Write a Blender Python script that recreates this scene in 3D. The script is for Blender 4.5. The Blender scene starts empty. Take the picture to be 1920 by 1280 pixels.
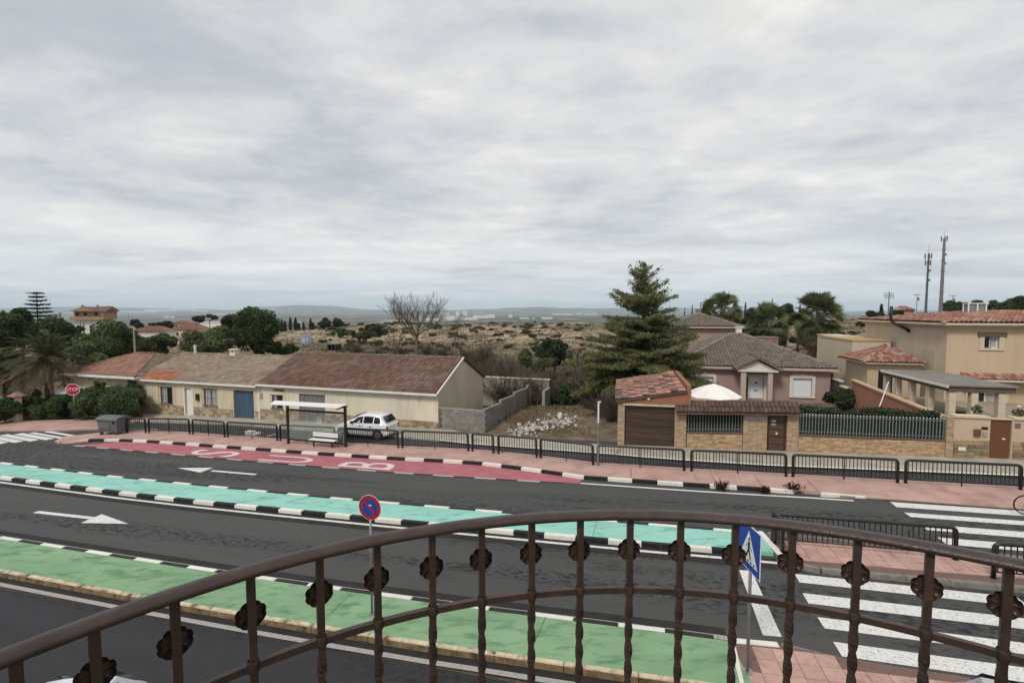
import bpy, math, random
import numpy as np
from mathutils import Vector, Matrix
R = math.radians
scene = bpy.context.scene

# ------------------------------------------------------------------ camera
F = 915.0            # focal length in pixels of a 1920 px wide picture
H0 = 7.5             # eye height above the street below (a first floor balcony)
S = 0.025            # the street climbs 2.5 % towards +X
PITCH = math.atan(58 / F)
cam = bpy.data.cameras.new('camera'); camo = bpy.data.objects.new('camera', cam)
scene.collection.objects.link(camo); scene.camera = camo
camo.location = (0, 0, H0); camo.rotation_euler = (R(90) - PITCH, 0, 0)
cam.sensor_width = 36; cam.lens = 36 * F / 1920; cam.clip_start = 0.05; cam.clip_end = 60000

# ------------------------------------------------------------------ world, sun, exposure
SUN_EL, SUN_AZ = R(48), R(215)       # azimuth clockwise from +Y
world = bpy.data.worlds.new('World'); scene.world = world; world.use_nodes = True
wn, wl = world.node_tree.nodes, world.node_tree.links
wn.clear()
def WN(t, **k):
    n = wn.new(t)
    for a, b in k.items(): setattr(n, a, b)
    return n
def wmath(op, a, b=None, clamp=False):
    n = WN('ShaderNodeMath', operation=op, use_clamp=clamp)
    for i, q in enumerate((a, b)):
        if q is None: continue
        if isinstance(q, (int, float)): n.inputs[i].default_value = q
        else: wl.new(q, n.inputs[i])
    return n.outputs[0]
wout = WN('ShaderNodeOutputWorld'); bg = WN('ShaderNodeBackground'); bg.inputs[1].default_value = 0.1
wl.new(bg.outputs[0], wout.inputs[0])
sky = WN('ShaderNodeTexSky', sky_type='NISHITA', sun_disc=False, sun_elevation=SUN_EL, sun_rotation=SUN_AZ)
tc = WN('ShaderNodeTexCoord'); sep = WN('ShaderNodeSeparateXYZ'); wl.new(tc.outputs['Generated'], sep.inputs[0])
zc = wmath('MAXIMUM', sep.outputs[2], 0.0)
zd = wmath('ADD', zc, 0.075)
px_ = wmath('DIVIDE', sep.outputs[0], zd); py_ = wmath('DIVIDE', sep.outputs[1], zd)
cmb = WN('ShaderNodeCombineXYZ'); wl.new(px_, cmb.inputs[0]); wl.new(py_, cmb.inputs[1])
def wnoise(scale, detail, rough, off, dist=0.0, sx=1, sy=1):
    mp = WN('ShaderNodeMapping'); mp.inputs[1].default_value = off; mp.inputs[3].default_value = (sx, sy, 1)
    wl.new(cmb.outputs[0], mp.inputs[0])
    n = WN('ShaderNodeTexNoise'); n.inputs['Scale'].default_value = scale; n.inputs['Detail'].default_value = detail
    n.inputs['Roughness'].default_value = rough; n.inputs['Distortion'].default_value = dist
    wl.new(mp.outputs[0], n.inputs[0]); return n.outputs[0]
n1 = wnoise(0.70, 10, 0.55, (3.1, 7.7, 0), 0.35, 0.85, 1.0)    # cloud sheet with broad rolls
n2 = wnoise(2.3, 10, 0.60, (11.3, 2.2, 0), 0.7, 0.8, 1.0)      # broken ripples
n3 = wnoise(0.17, 4, 0.5, (1.7, 4.9, 0))                       # wide light and dark areas
n5 = wnoise(7.0, 6, 0.62, (2.3, 9.1, 0), 0.5, 0.75, 1.0)       # fine flecks
cl = wmath('ADD', wmath('ADD', wmath('MULTIPLY', n1, 0.46), wmath('MULTIPLY', n5, 0.08)), wmath('ADD', wmath('MULTIPLY', n2, 0.20), wmath('MULTIPLY', n3, 0.38)))
ramp = WN('ShaderNodeValToRGB'); wl.new(cl, ramp.inputs[0])
el = ramp.color_ramp.elements
el[0].position = 0.43; el[0].color = (0.385, 0.415, 0.458, 1)
el[1].position = 0.66; el[1].color = (0.785, 0.770, 0.738, 1)
e = el.new(0.51); e.color = (0.468, 0.490, 0.516, 1)
e = el.new(0.555); e.color = (0.565, 0.577, 0.588, 1)
e = el.new(0.60); e.color = (0.652, 0.648, 0.636, 1)
# low band: a brighter gap some degrees up and blue-grey distance below it, all around the horizon
hr = WN('ShaderNodeValToRGB'); wl.new(zc, hr.inputs[0])
h = hr.color_ramp.elements
h[0].position = 0.0; h[0].color = (0.66, 0.73, 0.79, 1)
h[1].position = 0.17; h[1].color = (0.66, 0.67, 0.675, 1)
for p_, c_ in ((0.028, (0.60, 0.655, 0.71)), (0.055, (0.66, 0.695, 0.72)), (0.085, (0.84, 0.84, 0.82)), (0.12, (0.74, 0.745, 0.74))):
    q = h.new(p_); q.color = (*c_, 1)
hf = WN('ShaderNodeMapRange'); hf.clamp = True
hf.inputs[1].default_value = 0.20; hf.inputs[2].default_value = 0.05; hf.inputs[3].default_value = 0.0; hf.inputs[4].default_value = 0.85
wl.new(zc, hf.inputs[0])
n4 = wnoise(0.9, 8, 0.6, (5.0, 1.0, 0), 0.3, 0.45, 1.0)
n4r = WN('ShaderNodeMapRange'); n4r.inputs[1].default_value = 0.38; n4r.inputs[2].default_value = 0.62; n4r.inputs[3].default_value = 0.25; n4r.inputs[4].default_value = 1.0; wl.new(n4, n4r.inputs[0])
hfn = wmath('MULTIPLY', hf.outputs[0], n4r.outputs[0], True)
mixh = WN('ShaderNodeMix', data_type='RGBA'); wl.new(hfn, mixh.inputs[0])
wl.new(ramp.outputs[0], mixh.inputs[6]); wl.new(hr.outputs[0], mixh.inputs[7])
gain = WN('ShaderNodeVectorMath', operation='SCALE'); gain.inputs[3].default_value = 9.5
wl.new(mixh.outputs[2], gain.inputs[0])
mixs = WN('ShaderNodeMix', data_type='RGBA'); mixs.inputs[0].default_value = 0.95
wl.new(sky.outputs[0], mixs.inputs[6]); wl.new(gain.outputs[0], mixs.inputs[7]); wl.new(mixs.outputs[2], bg.inputs[0])

sun = bpy.data.lights.new('sun', 'SUN'); suno = bpy.data.objects.new('sun', sun); scene.collection.objects.link(suno)
sun.energy = 1.7; sun.angle = R(14); sun.color = (1, 0.965, 0.91)
suno.location = (-20, -20, 40); suno.rotation_euler = (R(90) - SUN_EL, 0, -SUN_AZ + math.pi)
vs = scene.view_settings
vs.view_transform = 'Standard'; vs.look = 'None'; vs.exposure = 0.37; vs.gamma = 1.0; vs.use_curve_mapping = False
scene.cycles.volume_bounces = 1; scene.cycles.max_bounces = 8
scene.render.resolution_x = 1024; scene.render.resolution_y = 682

# ------------------------------------------------------------------ measuring helpers
CP, SP = math.cos(PITCH), math.sin(PITCH)
def ray(u, v):
    z = -(v - 640.0)
    return Vector((u - 960.0, F * CP + z * SP, -F * SP + z * CP))
def G(u, v, h=0.0):                 # where a sight line meets the street plane (or a kerb height above it)
    d = ray(u, v); t = (h - H0) / (d.z - S * d.x)
    return Vector((d.x * t, d.y * t, H0 + d.z * t))
def PY(u, v, Y):                    # the point at depth Y on a sight line
    d = ray(u, v); t = Y / d.y
    return Vector((d.x * t, Y, H0 + d.z * t))
def street(x, y, h=0.0): return Vector((x, y, S * x + h))
RA = R(15.2)
RE = Vector((math.cos(RA), -math.sin(RA), 0)); RN = Vector((math.sin(RA), math.cos(RA), 0))
def ST(s, t, h=0.0):                # road coordinates: s along, t across
    p = RE * s + RN * t; return Vector((p.x, p.y, S * p.x + h))
def st(p): return (p.x * RE.x + p.y * RE.y, p.x * RN.x + p.y * RN.y)
class Facade:                       # an upright plane seen in the picture: px() gives metres along it and height
    def __init__(self, p0, yaw, z0=None):
        self.p0 = Vector(p0); self.yaw = yaw; self.z0 = self.p0.z if z0 is None else z0
        self.d = Vector((math.cos(yaw), math.sin(yaw), 0)); self.n = Vector((-math.sin(yaw), math.cos(yaw), 0))
    def px(self, u, v, off=0.0):
        d = ray(u, v); o = Vector((0, 0, H0)); q = self.p0 + self.n * off
        t = (q - o).dot(self.n) / d.dot(self.n); p = o + d * t
        return ((p - self.p0).dot(self.d), p.z - self.z0)
    def rect(self, u0, v0, u1, v1, off=0.0):
        um, vm = (u0 + u1) / 2, (v0 + v1) / 2
        x0 = self.px(u0, vm, off)[0]; x1 = self.px(u1, vm, off)[0]
        return x0, x1, self.px(um, v1, off)[1], self.px(um, v0, off)[1]

# ------------------------------------------------------------------ object helpers
COL = scene.collection
def tag(o, label=None, cat=None, group=None, kind=None):
    for k, v in (('label', label), ('category', cat), ('group', group), ('kind', kind)):
        if v: o[k] = v
    return o
def empty(name, loc, rz=0.0, label=None, cat=None, group=None):
    o = bpy.data.objects.new(name, None); COL.objects.link(o)
    o.location = loc; o.rotation_euler = (0, 0, rz); o.empty_display_size = 0.2
    return tag(o, label, cat, group)
def mobj(name, me, parent=None, loc=None, rot=None):
    o = bpy.data.objects.new(name, me); COL.objects.link(o)
    if parent is not None: o.parent = parent
    if loc is not None: o.location = loc
    if rot is not None: o.rotation_euler = rot
    return o
def copy_tree(o, parent=None):
    c = o.copy(); COL.objects.link(c)
    if parent is not None: c.parent = parent
    for ch in list(o.children): copy_tree(ch, c)
    return c
class MB:
    def __init__(self): self.v = []; self.f = []; self.mi = []; self.m = 0
    def add(self, vs, fs):
        b = len(self.v); self.v += [tuple(p) for p in vs]
        for f in fs: self.f.append(tuple(b + i for i in f)); self.mi.append(self.m)
        return self
    def box(self, x0, x1, y0, y1, z0, z1):
        vs = [(x0,y0,z0),(x1,y0,z0),(x1,y1,z0),(x0,y1,z0),(x0,y0,z1),(x1,y0,z1),(x1,y1,z1),(x0,y1,z1)]
        return self.add(vs, [(3,2,1,0),(4,5,6,7),(0,1,5,4),(1,2,6,5),(2,3,7,6),(3,0,4,7)])
    def prism(self, poly, h):      # polygon of 3D points (anticlockwise from above), extruded down by h
        n = len(poly); t = [Vector(p) for p in poly]; b = [p - Vector((0, 0, h)) for p in t]
        fs = [tuple(range(n)), tuple(range(2*n-1, n-1, -1))] + [(i, n+i, n+(i+1)%n, (i+1)%n) for i in range(n)]
        return self.add(t + b, fs)
    def extr(self, poly2, y0, y1):  # polygon in x,z extruded along y
        n = len(poly2); a = [(x, y0, z) for x, z in poly2]; b = [(x, y1, z) for x, z in poly2]
        return self.add(a + b, [tuple(range(n)), tuple(range(2*n-1, n-1, -1))] + [(i, n+i, n+(i+1)%n, (i+1)%n) for i in range(n)])
    def cyl(self, p, q, r0, r1=None, n=8, cap=True):
        p, q = Vector(p), Vector(q); r1 = r0 if r1 is None else r1
        d = (q - p); d = d.normalized() if d.length > 1e-9 else Vector((0, 0, 1))
        a = d.orthogonal().normalized(); b = d.cross(a)
        vs = [c + (a * math.cos(2*math.pi*i/n) + b * math.sin(2*math.pi*i/n)) * r for c, r in ((p, r0), (q, r1)) for i in range(n)]
        fs = [(i, (i+1)%n, n+(i+1)%n, n+i) for i in range(n)]
        if cap: fs += [tuple(range(n-1, -1, -1)), tuple(range(n, 2*n))]
        return self.add(vs, fs)
    def tube(self, path, r, n=8, closed=False):
        P = [Vector(p) for p in path]; k = len(P); base = len(self.v); prev = None
        rr = r if isinstance(r, (list, tuple)) else [r] * k
        for i, p in enumerate(P):
            d = (P[(i+1) % k] - P[i-1]) if closed else (P[min(i+1, k-1)] - P[max(i-1, 0)])
            d.normalize()
            a = d.orthogonal().normalized() if prev is None else (prev - d * prev.dot(d)).normalized()
            prev = a; b = d.cross(a)
            for j in range(n):
                t = 2*math.pi*(j+.5)/n; self.v.append(tuple(p + (a*math.cos(t) + b*math.sin(t)) * rr[i]))
        for i in range(k if closed else k - 1):
            for j in range(n):
                i2 = (i+1) % k
                self.f.append((base+i*n+j, base+i*n+(j+1)%n, base+i2*n+(j+1)%n, base+i2*n+j)); self.mi.append(self.m)
        if not closed:
            self.f.append(tuple(base+j for j in range(n-1, -1, -1))); self.mi.append(self.m)
            self.f.append(tuple(base+(k-1)*n+j for j in range(n))); self.mi.append(self.m)
        return self
    def sweep(self, path, sect, up=Vector((0, 0, 1))):   # cross-section (across, up) along a path
        P = [Vector(p) for p in path]; k = len(P); n = len(sect); base = len(self.v)
        for i, p in enumerate(P):
            d = (P[min(i+1, k-1)] - P[max(i-1, 0)]).normalized(); a = d.cross(up).normalized(); b = a.cross(d)
            for x, z in sect: self.v.append(tuple(p + a * x + b * z))
        for i in range(k - 1):
            for j in range(n):
                self.f.append((base+i*n+j, base+(i+1)*n+j, base+(i+1)*n+(j+1)%n, base+i*n+(j+1)%n)); self.mi.append(self.m)
        self.f.append(tuple(base+j for j in range(n))); self.mi.append(self.m)
        self.f.append(tuple(base+(k-1)*n+j for j in range(n-1, -1, -1))); self.mi.append(self.m)
        return self
    def lathe(self, prof, n=16, c=(0, 0, 0)):
        base = len(self.v)
        for r, z in prof:
            for j in range(n): t = 2*math.pi*j/n; self.v.append((c[0]+r*math.cos(t), c[1]+r*math.sin(t), c[2]+z))
        for i in range(len(prof) - 1):
            for j in range(n):
                self.f.append((base+i*n+j, base+i*n+(j+1)%n, base+(i+1)*n+(j+1)%n, base+(i+1)*n+j)); self.mi.append(self.m)
        return self
    def mesh(self, name, mats, smooth=False):
        me = bpy.data.meshes.new(name); me.from_pydata(self.v, [], self.f)
        for m in (mats if isinstance(mats, (list, tuple)) else [mats]): me.materials.append(m)
        if any(self.mi): me.polygons.foreach_set('material_index', self.mi)
        if smooth: me.polygons.foreach_set('use_smooth', [True] * len(me.polygons))
        me.update(); return me
    def build(self, name, mats, parent=None, smooth=False, bevel=0.0, seg=2, loc=None, rot=None):
        o = mobj(name, self.mesh(name, mats, smooth), parent, loc, rot)
        if bevel:
            b = o.modifiers.new('bevel', 'BEVEL'); b.width = bevel; b.segments = seg; b.limit_method = 'ANGLE'
        return o
def quads(name, V, mat):            # V: (n, k, 3) array of separate k-gons
    n, k = V.shape[:2]
    me = bpy.data.meshes.new(name)
    me.vertices.add(n * k); me.vertices.foreach_set('co', V.astype(np.float32).ravel())
    me.loops.add(n * k); me.loops.foreach_set('vertex_index', np.arange(n * k, dtype=np.int32))
    me.polygons.add(n); me.polygons.foreach_set('loop_start', np.arange(0, n * k, k, dtype=np.int32))
    me.polygons.foreach_set('loop_total', np.full(n, k, dtype=np.int32))
    me.materials.append(mat); me.update(calc_edges=True); return me

# ------------------------------------------------------------------ materials
MATS = {}
def M(name, col, rough=0.8, var=0.18, scale=2.0, bump=0.0, bscale=30.0, island=0.0, metal=0.0, dirt=None, dscale=0.6,
      dpos=(0.52, 0.75), stretch=(1, 1, 1), rz=0.0, spec=0.3, detail=6.0, coat=0.0, huevar=0.0, bdist=0.02, objvar=0.0, alpha=None, trans=0.0, speck=None):
    if name in MATS: return MATS[name]
    m = bpy.data.materials.new(name); m.use_nodes = True; MATS[name] = m
    N, L = m.node_tree.nodes, m.node_tree.links
    b = N['Principled BSDF']; b.inputs['Roughness'].default_value = rough; b.inputs['Metallic'].default_value = metal
    b.inputs['Specular IOR Level'].default_value = spec
    if coat: b.inputs['Coat Weight'].default_value = coat
    if trans: b.inputs['Transmission Weight'].default_value = trans
    g = N.new('ShaderNodeNewGeometry'); mp = N.new('ShaderNodeMapping')
    mp.inputs[2].default_value = (0, 0, rz); mp.inputs[3].default_value = stretch
    L.new(g.outputs['Position'], mp.inputs[0])
    def noise(s, d=detail, r=0.6):
        n = N.new('ShaderNodeTexNoise'); n.inputs['Scale'].default_value = s; n.inputs['Detail'].default_value = d
        n.inputs['Roughness'].default_value = r; L.new(mp.outputs[0], n.inputs[0]); return n.outputs[0]
    def mix(f, a, c, mode='MIX'):
        x = N.new('ShaderNodeMix'); x.data_type = 'RGBA'; x.blend_type = mode
        for i, q in ((0, f), (6, a), (7, c)):
            if isinstance(q, (int, float)): x.inputs[i].default_value = q
            elif isinstance(q, tuple): x.inputs[i].default_value = (*q, 1)
            else: L.new(q, x.inputs[i])
        return x.outputs[2]
    lo = tuple(max(c * (1 - var), 0) for c in col); hi = tuple(min(c * (1 + var), 1) for c in col)
    mr = N.new('ShaderNodeMapRange'); mr.inputs[1].default_value = 0.3; mr.inputs[2].default_value = 0.7
    L.new(noise(scale), mr.inputs[0])
    c = mix(mr.outputs[0], lo, hi)
    if dirt:
        dr = N.new('ShaderNodeMapRange'); dr.inputs[1].default_value = dpos[0]; dr.inputs[2].default_value = dpos[1]
        L.new(noise(dscale, 8, 0.65), dr.inputs[0]); c = mix(dr.outputs[0], c, dirt)
    if island or huevar or objvar:
        hs = N.new('ShaderNodeHueSaturation'); L.new(c, hs.inputs['Color'])
        src = None
        if objvar:
            oi = N.new('ShaderNodeObjectInfo'); src = oi.outputs['Random']; a = objvar
        else: src = g.outputs['Random Per Island']; a = island
        r1 = N.new('ShaderNodeMapRange'); r1.inputs[3].default_value = 1 - a; r1.inputs[4].default_value = 1 + a
        L.new(src, r1.inputs[0]); L.new(r1.outputs[0], hs.inputs['Value'])
        if huevar:
            w = N.new('ShaderNodeTexWhiteNoise'); w.noise_dimensions = '1D'; L.new(src, w.inputs['W'])
            r2 = N.new('ShaderNodeMapRange'); r2.inputs[3].default_value = 0.5 - huevar; r2.inputs[4].default_value = 0.5 + huevar
            L.new(w.outputs['Value'], r2.inputs[0]); L.new(r2.outputs[0], hs.inputs['Hue'])
        c = hs.outputs[0]
    if speck:
        w = N.new('ShaderNodeTexWhiteNoise'); w.noise_dimensions = '1D'; L.new(g.outputs['Random Per Island'], w.inputs['W'])
        gt_ = N.new('ShaderNodeMath'); gt_.operation = 'LESS_THAN'; L.new(w.outputs['Value'], gt_.inputs[0]); gt_.inputs[1].default_value = speck[0]
        c = mix(gt_.outputs[0], c, speck[1])
    L.new(c, b.inputs['Base Color'])
    if bump:
        bp = N.new('ShaderNodeBump'); bp.inputs['Strength'].default_value = bump; bp.inputs['Distance'].default_value = bdist
        L.new(noise(bscale, 4), bp.inputs['Height']); L.new(bp.outputs[0], b.inputs['Normal'])
    return m
def glass(name, col, alpha, rough=0.05):
    m = bpy.data.materials.new(name); m.use_nodes = True; N, L = m.node_tree.nodes, m.node_tree.links
    b = N['Principled BSDF']; b.inputs['Base Color'].default_value = (*col, 1); b.inputs['Roughness'].default_value = rough
    b.inputs['Alpha'].default_value = alpha; b.inputs['Specular IOR Level'].default_value = 0.5
    return m
def text_mesh(s, size, mat, sx=1.0, sy=1.0):
    c = bpy.data.curves.new('lettering', 'FONT'); c.body = s; c.size = size; c.align_x = 'CENTER'; c.align_y = 'CENTER'
    c.resolution_u = 3
    o = bpy.data.objects.new('tmp', c); COL.objects.link(o)
    dg = bpy.context.evaluated_depsgraph_get(); me = bpy.data.meshes.new_from_object(o.evaluated_get(dg))
    bpy.data.objects.remove(o)
    for v in me.vertices: v.co.x *= sx; v.co.y *= sy
    me.materials.clear(); me.materials.append(mat); return me
random.seed(7); rng = np.random.default_rng(7)
# ================================================================== TERRAIN
def smooth(a, b, x): t = np.clip((x - a) / (b - a), 0, 1); return t * t * (3 - 2 * t)
YK = [0, 36, 44, 60, 120, 170, 215, 260, 340, 600, 1200, 2500, 8000, 11000, 14000, 40000]
ZK = [0, 0, -0.9, -1.9, -1.6, -0.6, 0.5, 0.3, -8, -25, -45, -58, -62, -50, -20, -20]
def terrain(x, y):
    x = np.asarray(x, float); y = np.asarray(y, float)
    base = S * np.clip(x, -80, 60)
    t = x * RN.x + y * RN.y
    z = np.interp(y, YK, ZK)
    az = np.arctan2(x, np.maximum(y, 1.0))
    wob = (np.sin(x * .11 + 1.3) * np.cos(y * .083 + .4) + .6 * np.sin(x * .23 + y * .17) + .35 * np.sin(x * .51 - y * .37 + 2))
    amp = smooth(45, 110, y) * (1 - smooth(400, 900, y))
    z = z + wob * .45 * amp
    # the bare hill is highest left of the cedar, the ground rises again behind the right-hand houses
    z = z + 2.6 * np.exp(-((x - 8) / 60) ** 2 - ((y - 205) / 50) ** 2) * .35
    z = z + smooth(.42, .8, az) * smooth(50, 140, y) * (1 - smooth(260, 900, y)) * 6.5
    z = z - smooth(.25, .8, -az) * smooth(60, 200, y) * (1 - smooth(400, 1500, y)) * 3.0
    # far hills
    far = smooth(9000, 15500, y)
    prof = 70 + 45 * np.sin(az * 7 + .6) + 25 * np.sin(az * 17 + 1) + 12 * np.sin(az * 41) + 8 * np.sin(az * 90 + 2)
    mesa = 130 * (smooth(-.52, -.47, az) - smooth(-.345, -.29, az)) * (1 + .12 * np.sin(az * 60))
    z = z + far * (prof + mesa)
    z = z + (1 - smooth(24, 36, t)) * base * (y < 60) + smooth(24, 36, t) * base * (1 - smooth(36, 60, y))
    z = np.where(t < 27.6, S * np.clip(x, -200, 200) - .06, z)
    return z
def nonuni(lo, hi, k, n0, n1):
    a = -k * np.sinh(np.linspace(np.arcsinh(-lo / k), 0, n0, endpoint=False)) if lo < 0 else np.array([])
    return np.concatenate([a, k * np.sinh(np.linspace(0, np.arcsinh(hi / k), n1))])
gx = nonuni(-22000, 22000, 45, 150, 150); gy = nonuni(-60, 23500, 25, 16, 330)
X, Y = np.meshgrid(gx, gy); Z = terrain(X, Y)
nx, ny = len(gx), len(gy)
idx = np.arange(nx * ny).reshape(ny, nx)
fc = np.stack([idx[:-1, :-1], idx[:-1, 1:], idx[1:, 1:], idx[1:, :-1]], -1).reshape(-1, 4)
me = bpy.data.meshes.new('ground')
me.vertices.add(nx * ny); me.vertices.foreach_set('co', np.stack([X, Y, Z], -1).astype(np.float32).ravel())
me.loops.add(fc.size); me.loops.foreach_set('vertex_index', fc.astype(np.int32).ravel())
me.polygons.add(len(fc)); me.polygons.foreach_set('loop_start', np.arange(0, fc.size, 4, dtype=np.int32))
me.polygons.foreach_set('loop_total', np.full(len(fc), 4, dtype=np.int32)); me.polygons.foreach_set('use_smooth', np.ones(len(fc), bool))
me.update(calc_edges=True)

def ground_material():
    m = bpy.data.materials.new('ground_earth_and_fields'); m.use_nodes = True; N, L = m.node_tree.nodes, m.node_tree.links
    b = N['Principled BSDF']; b.inputs['Roughness'].default_value = .95; b.inputs['Specular IOR Level'].default_value = .1
    g = N.new('ShaderNodeNewGeometry'); sep = N.new('ShaderNodeSeparateXYZ'); L.new(g.outputs['Position'], sep.inputs[0])
    def noise(s, d=8, r=.6, stretch=None):
        n = N.new('ShaderNodeTexNoise'); n.inputs['Scale'].default_value = s; n.inputs['Detail'].default_value = d; n.inputs['Roughness'].default_value = r
        if stretch:
            mp = N.new('ShaderNodeMapping'); mp.inputs[3].default_value = stretch; L.new(g.outputs['Position'], mp.inputs[0]); L.new(mp.outputs[0], n.inputs[0])
        else: L.new(g.outputs['Position'], n.inputs[0])
        return n.outputs[0]
    def ramp(f, *st):
        r = N.new('ShaderNodeValToRGB'); L.new(f, r.inputs[0]); e = r.color_ramp.elements
        e[0].position, e[0].color = st[0][0], (*st[0][1], 1); e[1].position, e[1].color = st[-1][0], (*st[-1][1], 1)
        for p, c in st[1:-1]: q = e.new(p); q.color = (*c, 1)
        return r.outputs[0]
    def mix(f, a, c):
        x = N.new('ShaderNodeMix'); x.data_type = 'RGBA'; L.new(f, x.inputs[0]); L.new(a, x.inputs[6]); L.new(c, x.inputs[7]); return x.outputs[2]
    def rng_(f, a, c):
        r = N.new('ShaderNodeMapRange'); r.inputs[1].default_value = a; r.inputs[2].default_value = c; L.new(f, r.inputs[0]); return r.outputs[0]
    near = ramp(noise(.9, 10, .7), (.3, (.085, .062, .042)), (.5, (.15, .115, .08)), (.7, (.22, .18, .13)))
    scrub_l = ramp(noise(.14, 10, .72), (.30, (.10, .08, .055)), (.42, (.22, .17, .115)), (.55, (.36, .28, .19)), (.7, (.46, .375, .27)))
    scrub_d = ramp(noise(.2, 10, .72), (.35, (.045, .038, .027)), (.5, (.10, .078, .055)), (.62, (.17, .13, .09)), (.75, (.26, .205, .145)))
    scrub = mix(rng_(sep.outputs[1], 85, 150), scrub_d, scrub_l)
    grass = ramp(noise(.5, 8, .7), (.35, (.07, .065, .035)), (.6, (.16, .135, .075)))
    scrub2 = mix(rng_(noise(.03, 5, .6), .48, .6), scrub, grass)
    # farmland: blocks of orchard green, pale soil and plastic-covered plots
    v = N.new('ShaderNodeTexVoronoi'); v.inputs['Scale'].default_value = .0045
    mp = N.new('ShaderNodeMapping'); mp.inputs[3].default_value = (1, .45, 1); L.new(g.outputs['Position'], mp.inputs[0]); L.new(mp.outputs[0], v.inputs[0])
    sc = N.new('ShaderNodeSeparateColor'); L.new(v.outputs['Color'], sc.inputs[0])
    field = ramp(sc.outputs[0], (.0, (.035, .055, .038)), (.3, (.055, .075, .05)), (.45, (.08, .09, .065)), (.6, (.21, .18, .14)), (.78, (.13, .13, .10)), (.92, (.30, .275, .24)), (1, (.42, .41, .39)))
    trees = ramp(noise(.02, 6, .7), (.42, (.03, .045, .028)), (.6, (.12, .11, .075)))
    fm = N.new('ShaderNodeMix'); fm.data_type = 'RGBA'; fm.inputs[0].default_value = .4; L.new(field, fm.inputs[6]); L.new(trees, fm.inputs[7])
    c = mix(rng_(sep.outputs[1], 38, 52), near, scrub2)
    c = mix(rng_(sep.outputs[1], 300, 420), c, fm.outputs[2])
    L.new(c, b.inputs['Base Color'])
    bp = N.new('ShaderNodeBump'); bp.inputs['Strength'].default_value = .6; bp.inputs['Distance'].default_value = .15
    L.new(noise(2.2, 8, .7), bp.inputs['Height']); L.new(bp.outputs[0], b.inputs['Normal'])
    return m
me.materials.append(ground_material())
ground = tag(mobj('ground', me), kind='structure')

# ================================================================== ROAD SURFACES
def asphalt(name, lo, hi, streak, rough):
    m = bpy.data.materials.new(name); m.use_nodes = True; N, L = m.node_tree.nodes, m.node_tree.links
    b = N['Principled BSDF']; b.inputs['Specular IOR Level'].default_value = .35
    g = N.new('ShaderNodeNewGeometry')
    def noise(s, d, r, rz=None, st_=(1, 1, 1)):
        n = N.new('ShaderNodeTexNoise'); n.inputs['Scale'].default_value = s; n.inputs['Detail'].default_value = d; n.inputs['Roughness'].default_value = r
        mp = N.new('ShaderNodeMapping'); mp.vector_type = 'POINT'; mp.inputs[2].default_value = (0, 0, rz or 0)
        L.new(g.outputs['Position'], mp.inputs[0])
        m2 = N.new('ShaderNodeMapping'); m2.inputs[3].default_value = st_; L.new(mp.outputs[0], m2.inputs[0])
        L.new(m2.outputs[0], n.inputs[0]); return n.outputs[0]
    def mr(f, a, c, d=0., e=1.):
        x = N.new('ShaderNodeMapRange'); x.inputs[1].default_value = a; x.inputs[2].default_value = c; x.inputs[3].default_value = d; x.inputs[4].default_value = e
        L.new(f, x.inputs[0]); return x.outputs[0]
    def mix(f, a, c):
        x = N.new('ShaderNodeMix'); x.data_type = 'RGBA'
        for i, q in ((0, f), (6, a), (7, c)):
            if isinstance(q, tuple): x.inputs[i].default_value = (*q, 1)
            else: L.new(q, x.inputs[i])
        return x.outputs[2]
    def mul(a, c):
        x = N.new('ShaderNodeMath'); x.operation = 'MULTIPLY'; x.use_clamp = True; L.new(a, x.inputs[0]); L.new(c, x.inputs[1]); return x.outputs[0]
    base = mix(mr(noise(.7, 6, .6, RA, (.18, 1, 1)), .3, .7), lo, hi)
    grain = mix(mr(noise(24, 5, .8), .32, .72), tuple(c * .6 for c in lo), tuple(c * 1.3 for c in hi))
    x = N.new('ShaderNodeMix'); x.data_type = 'RGBA'; x.inputs[0].default_value = .55; L.new(base, x.inputs[6]); L.new(grain, x.inputs[7])
    # worn binder: ragged dark lanes along the wheel tracks
    band = mr(noise(.6, 4, .55, RA, (.06, 1.2, 1)), .47, .57)
    fleck = mr(noise(8, 8, .8, RA, (.5, 1, 1)), .49, .54)
    c = mix(mul(band, fleck), x.outputs[2], streak)
    L.new(c, b.inputs['Base Color'])
    L.new(mr(noise(.5, 4, .6, RA, (.2, 1, 1)), .3, .7, rough - .1, rough + .1), b.inputs['Roughness'])
    bp = N.new('ShaderNodeBump'); bp.inputs['Strength'].default_value = .35; bp.inputs['Distance'].default_value = .006
    L.new(noise(55, 3, .7), bp.inputs['Height']); L.new(bp.outputs[0], b.inputs['Normal'])
    return m
m_asph = asphalt('worn_grey_asphalt', (.050, .050, .051), (.076, .075, .074), (.015, .015, .016), .8)
m_asph2 = asphalt('dark_parking_asphalt', (.022, .022, .024), (.031, .031, .033), (.014, .014, .015), .72)
m_asph3 = asphalt('service_lane_asphalt', (.040, .040, .042), (.058, .058, .060), (.018, .018, .018), .7)
def sheet(name, pts, mat, parent=None):
    o = MB().add(pts, [tuple(range(len(pts)))]).build(name, mat, parent); return o
def poly_up(pts):      # make sure a ground polygon faces up
    a = sum(p.x * q.y - q.x * p.y for p, q in zip(pts, pts[1:] + pts[:1])); return pts if a > 0 else pts[::-1]

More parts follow.
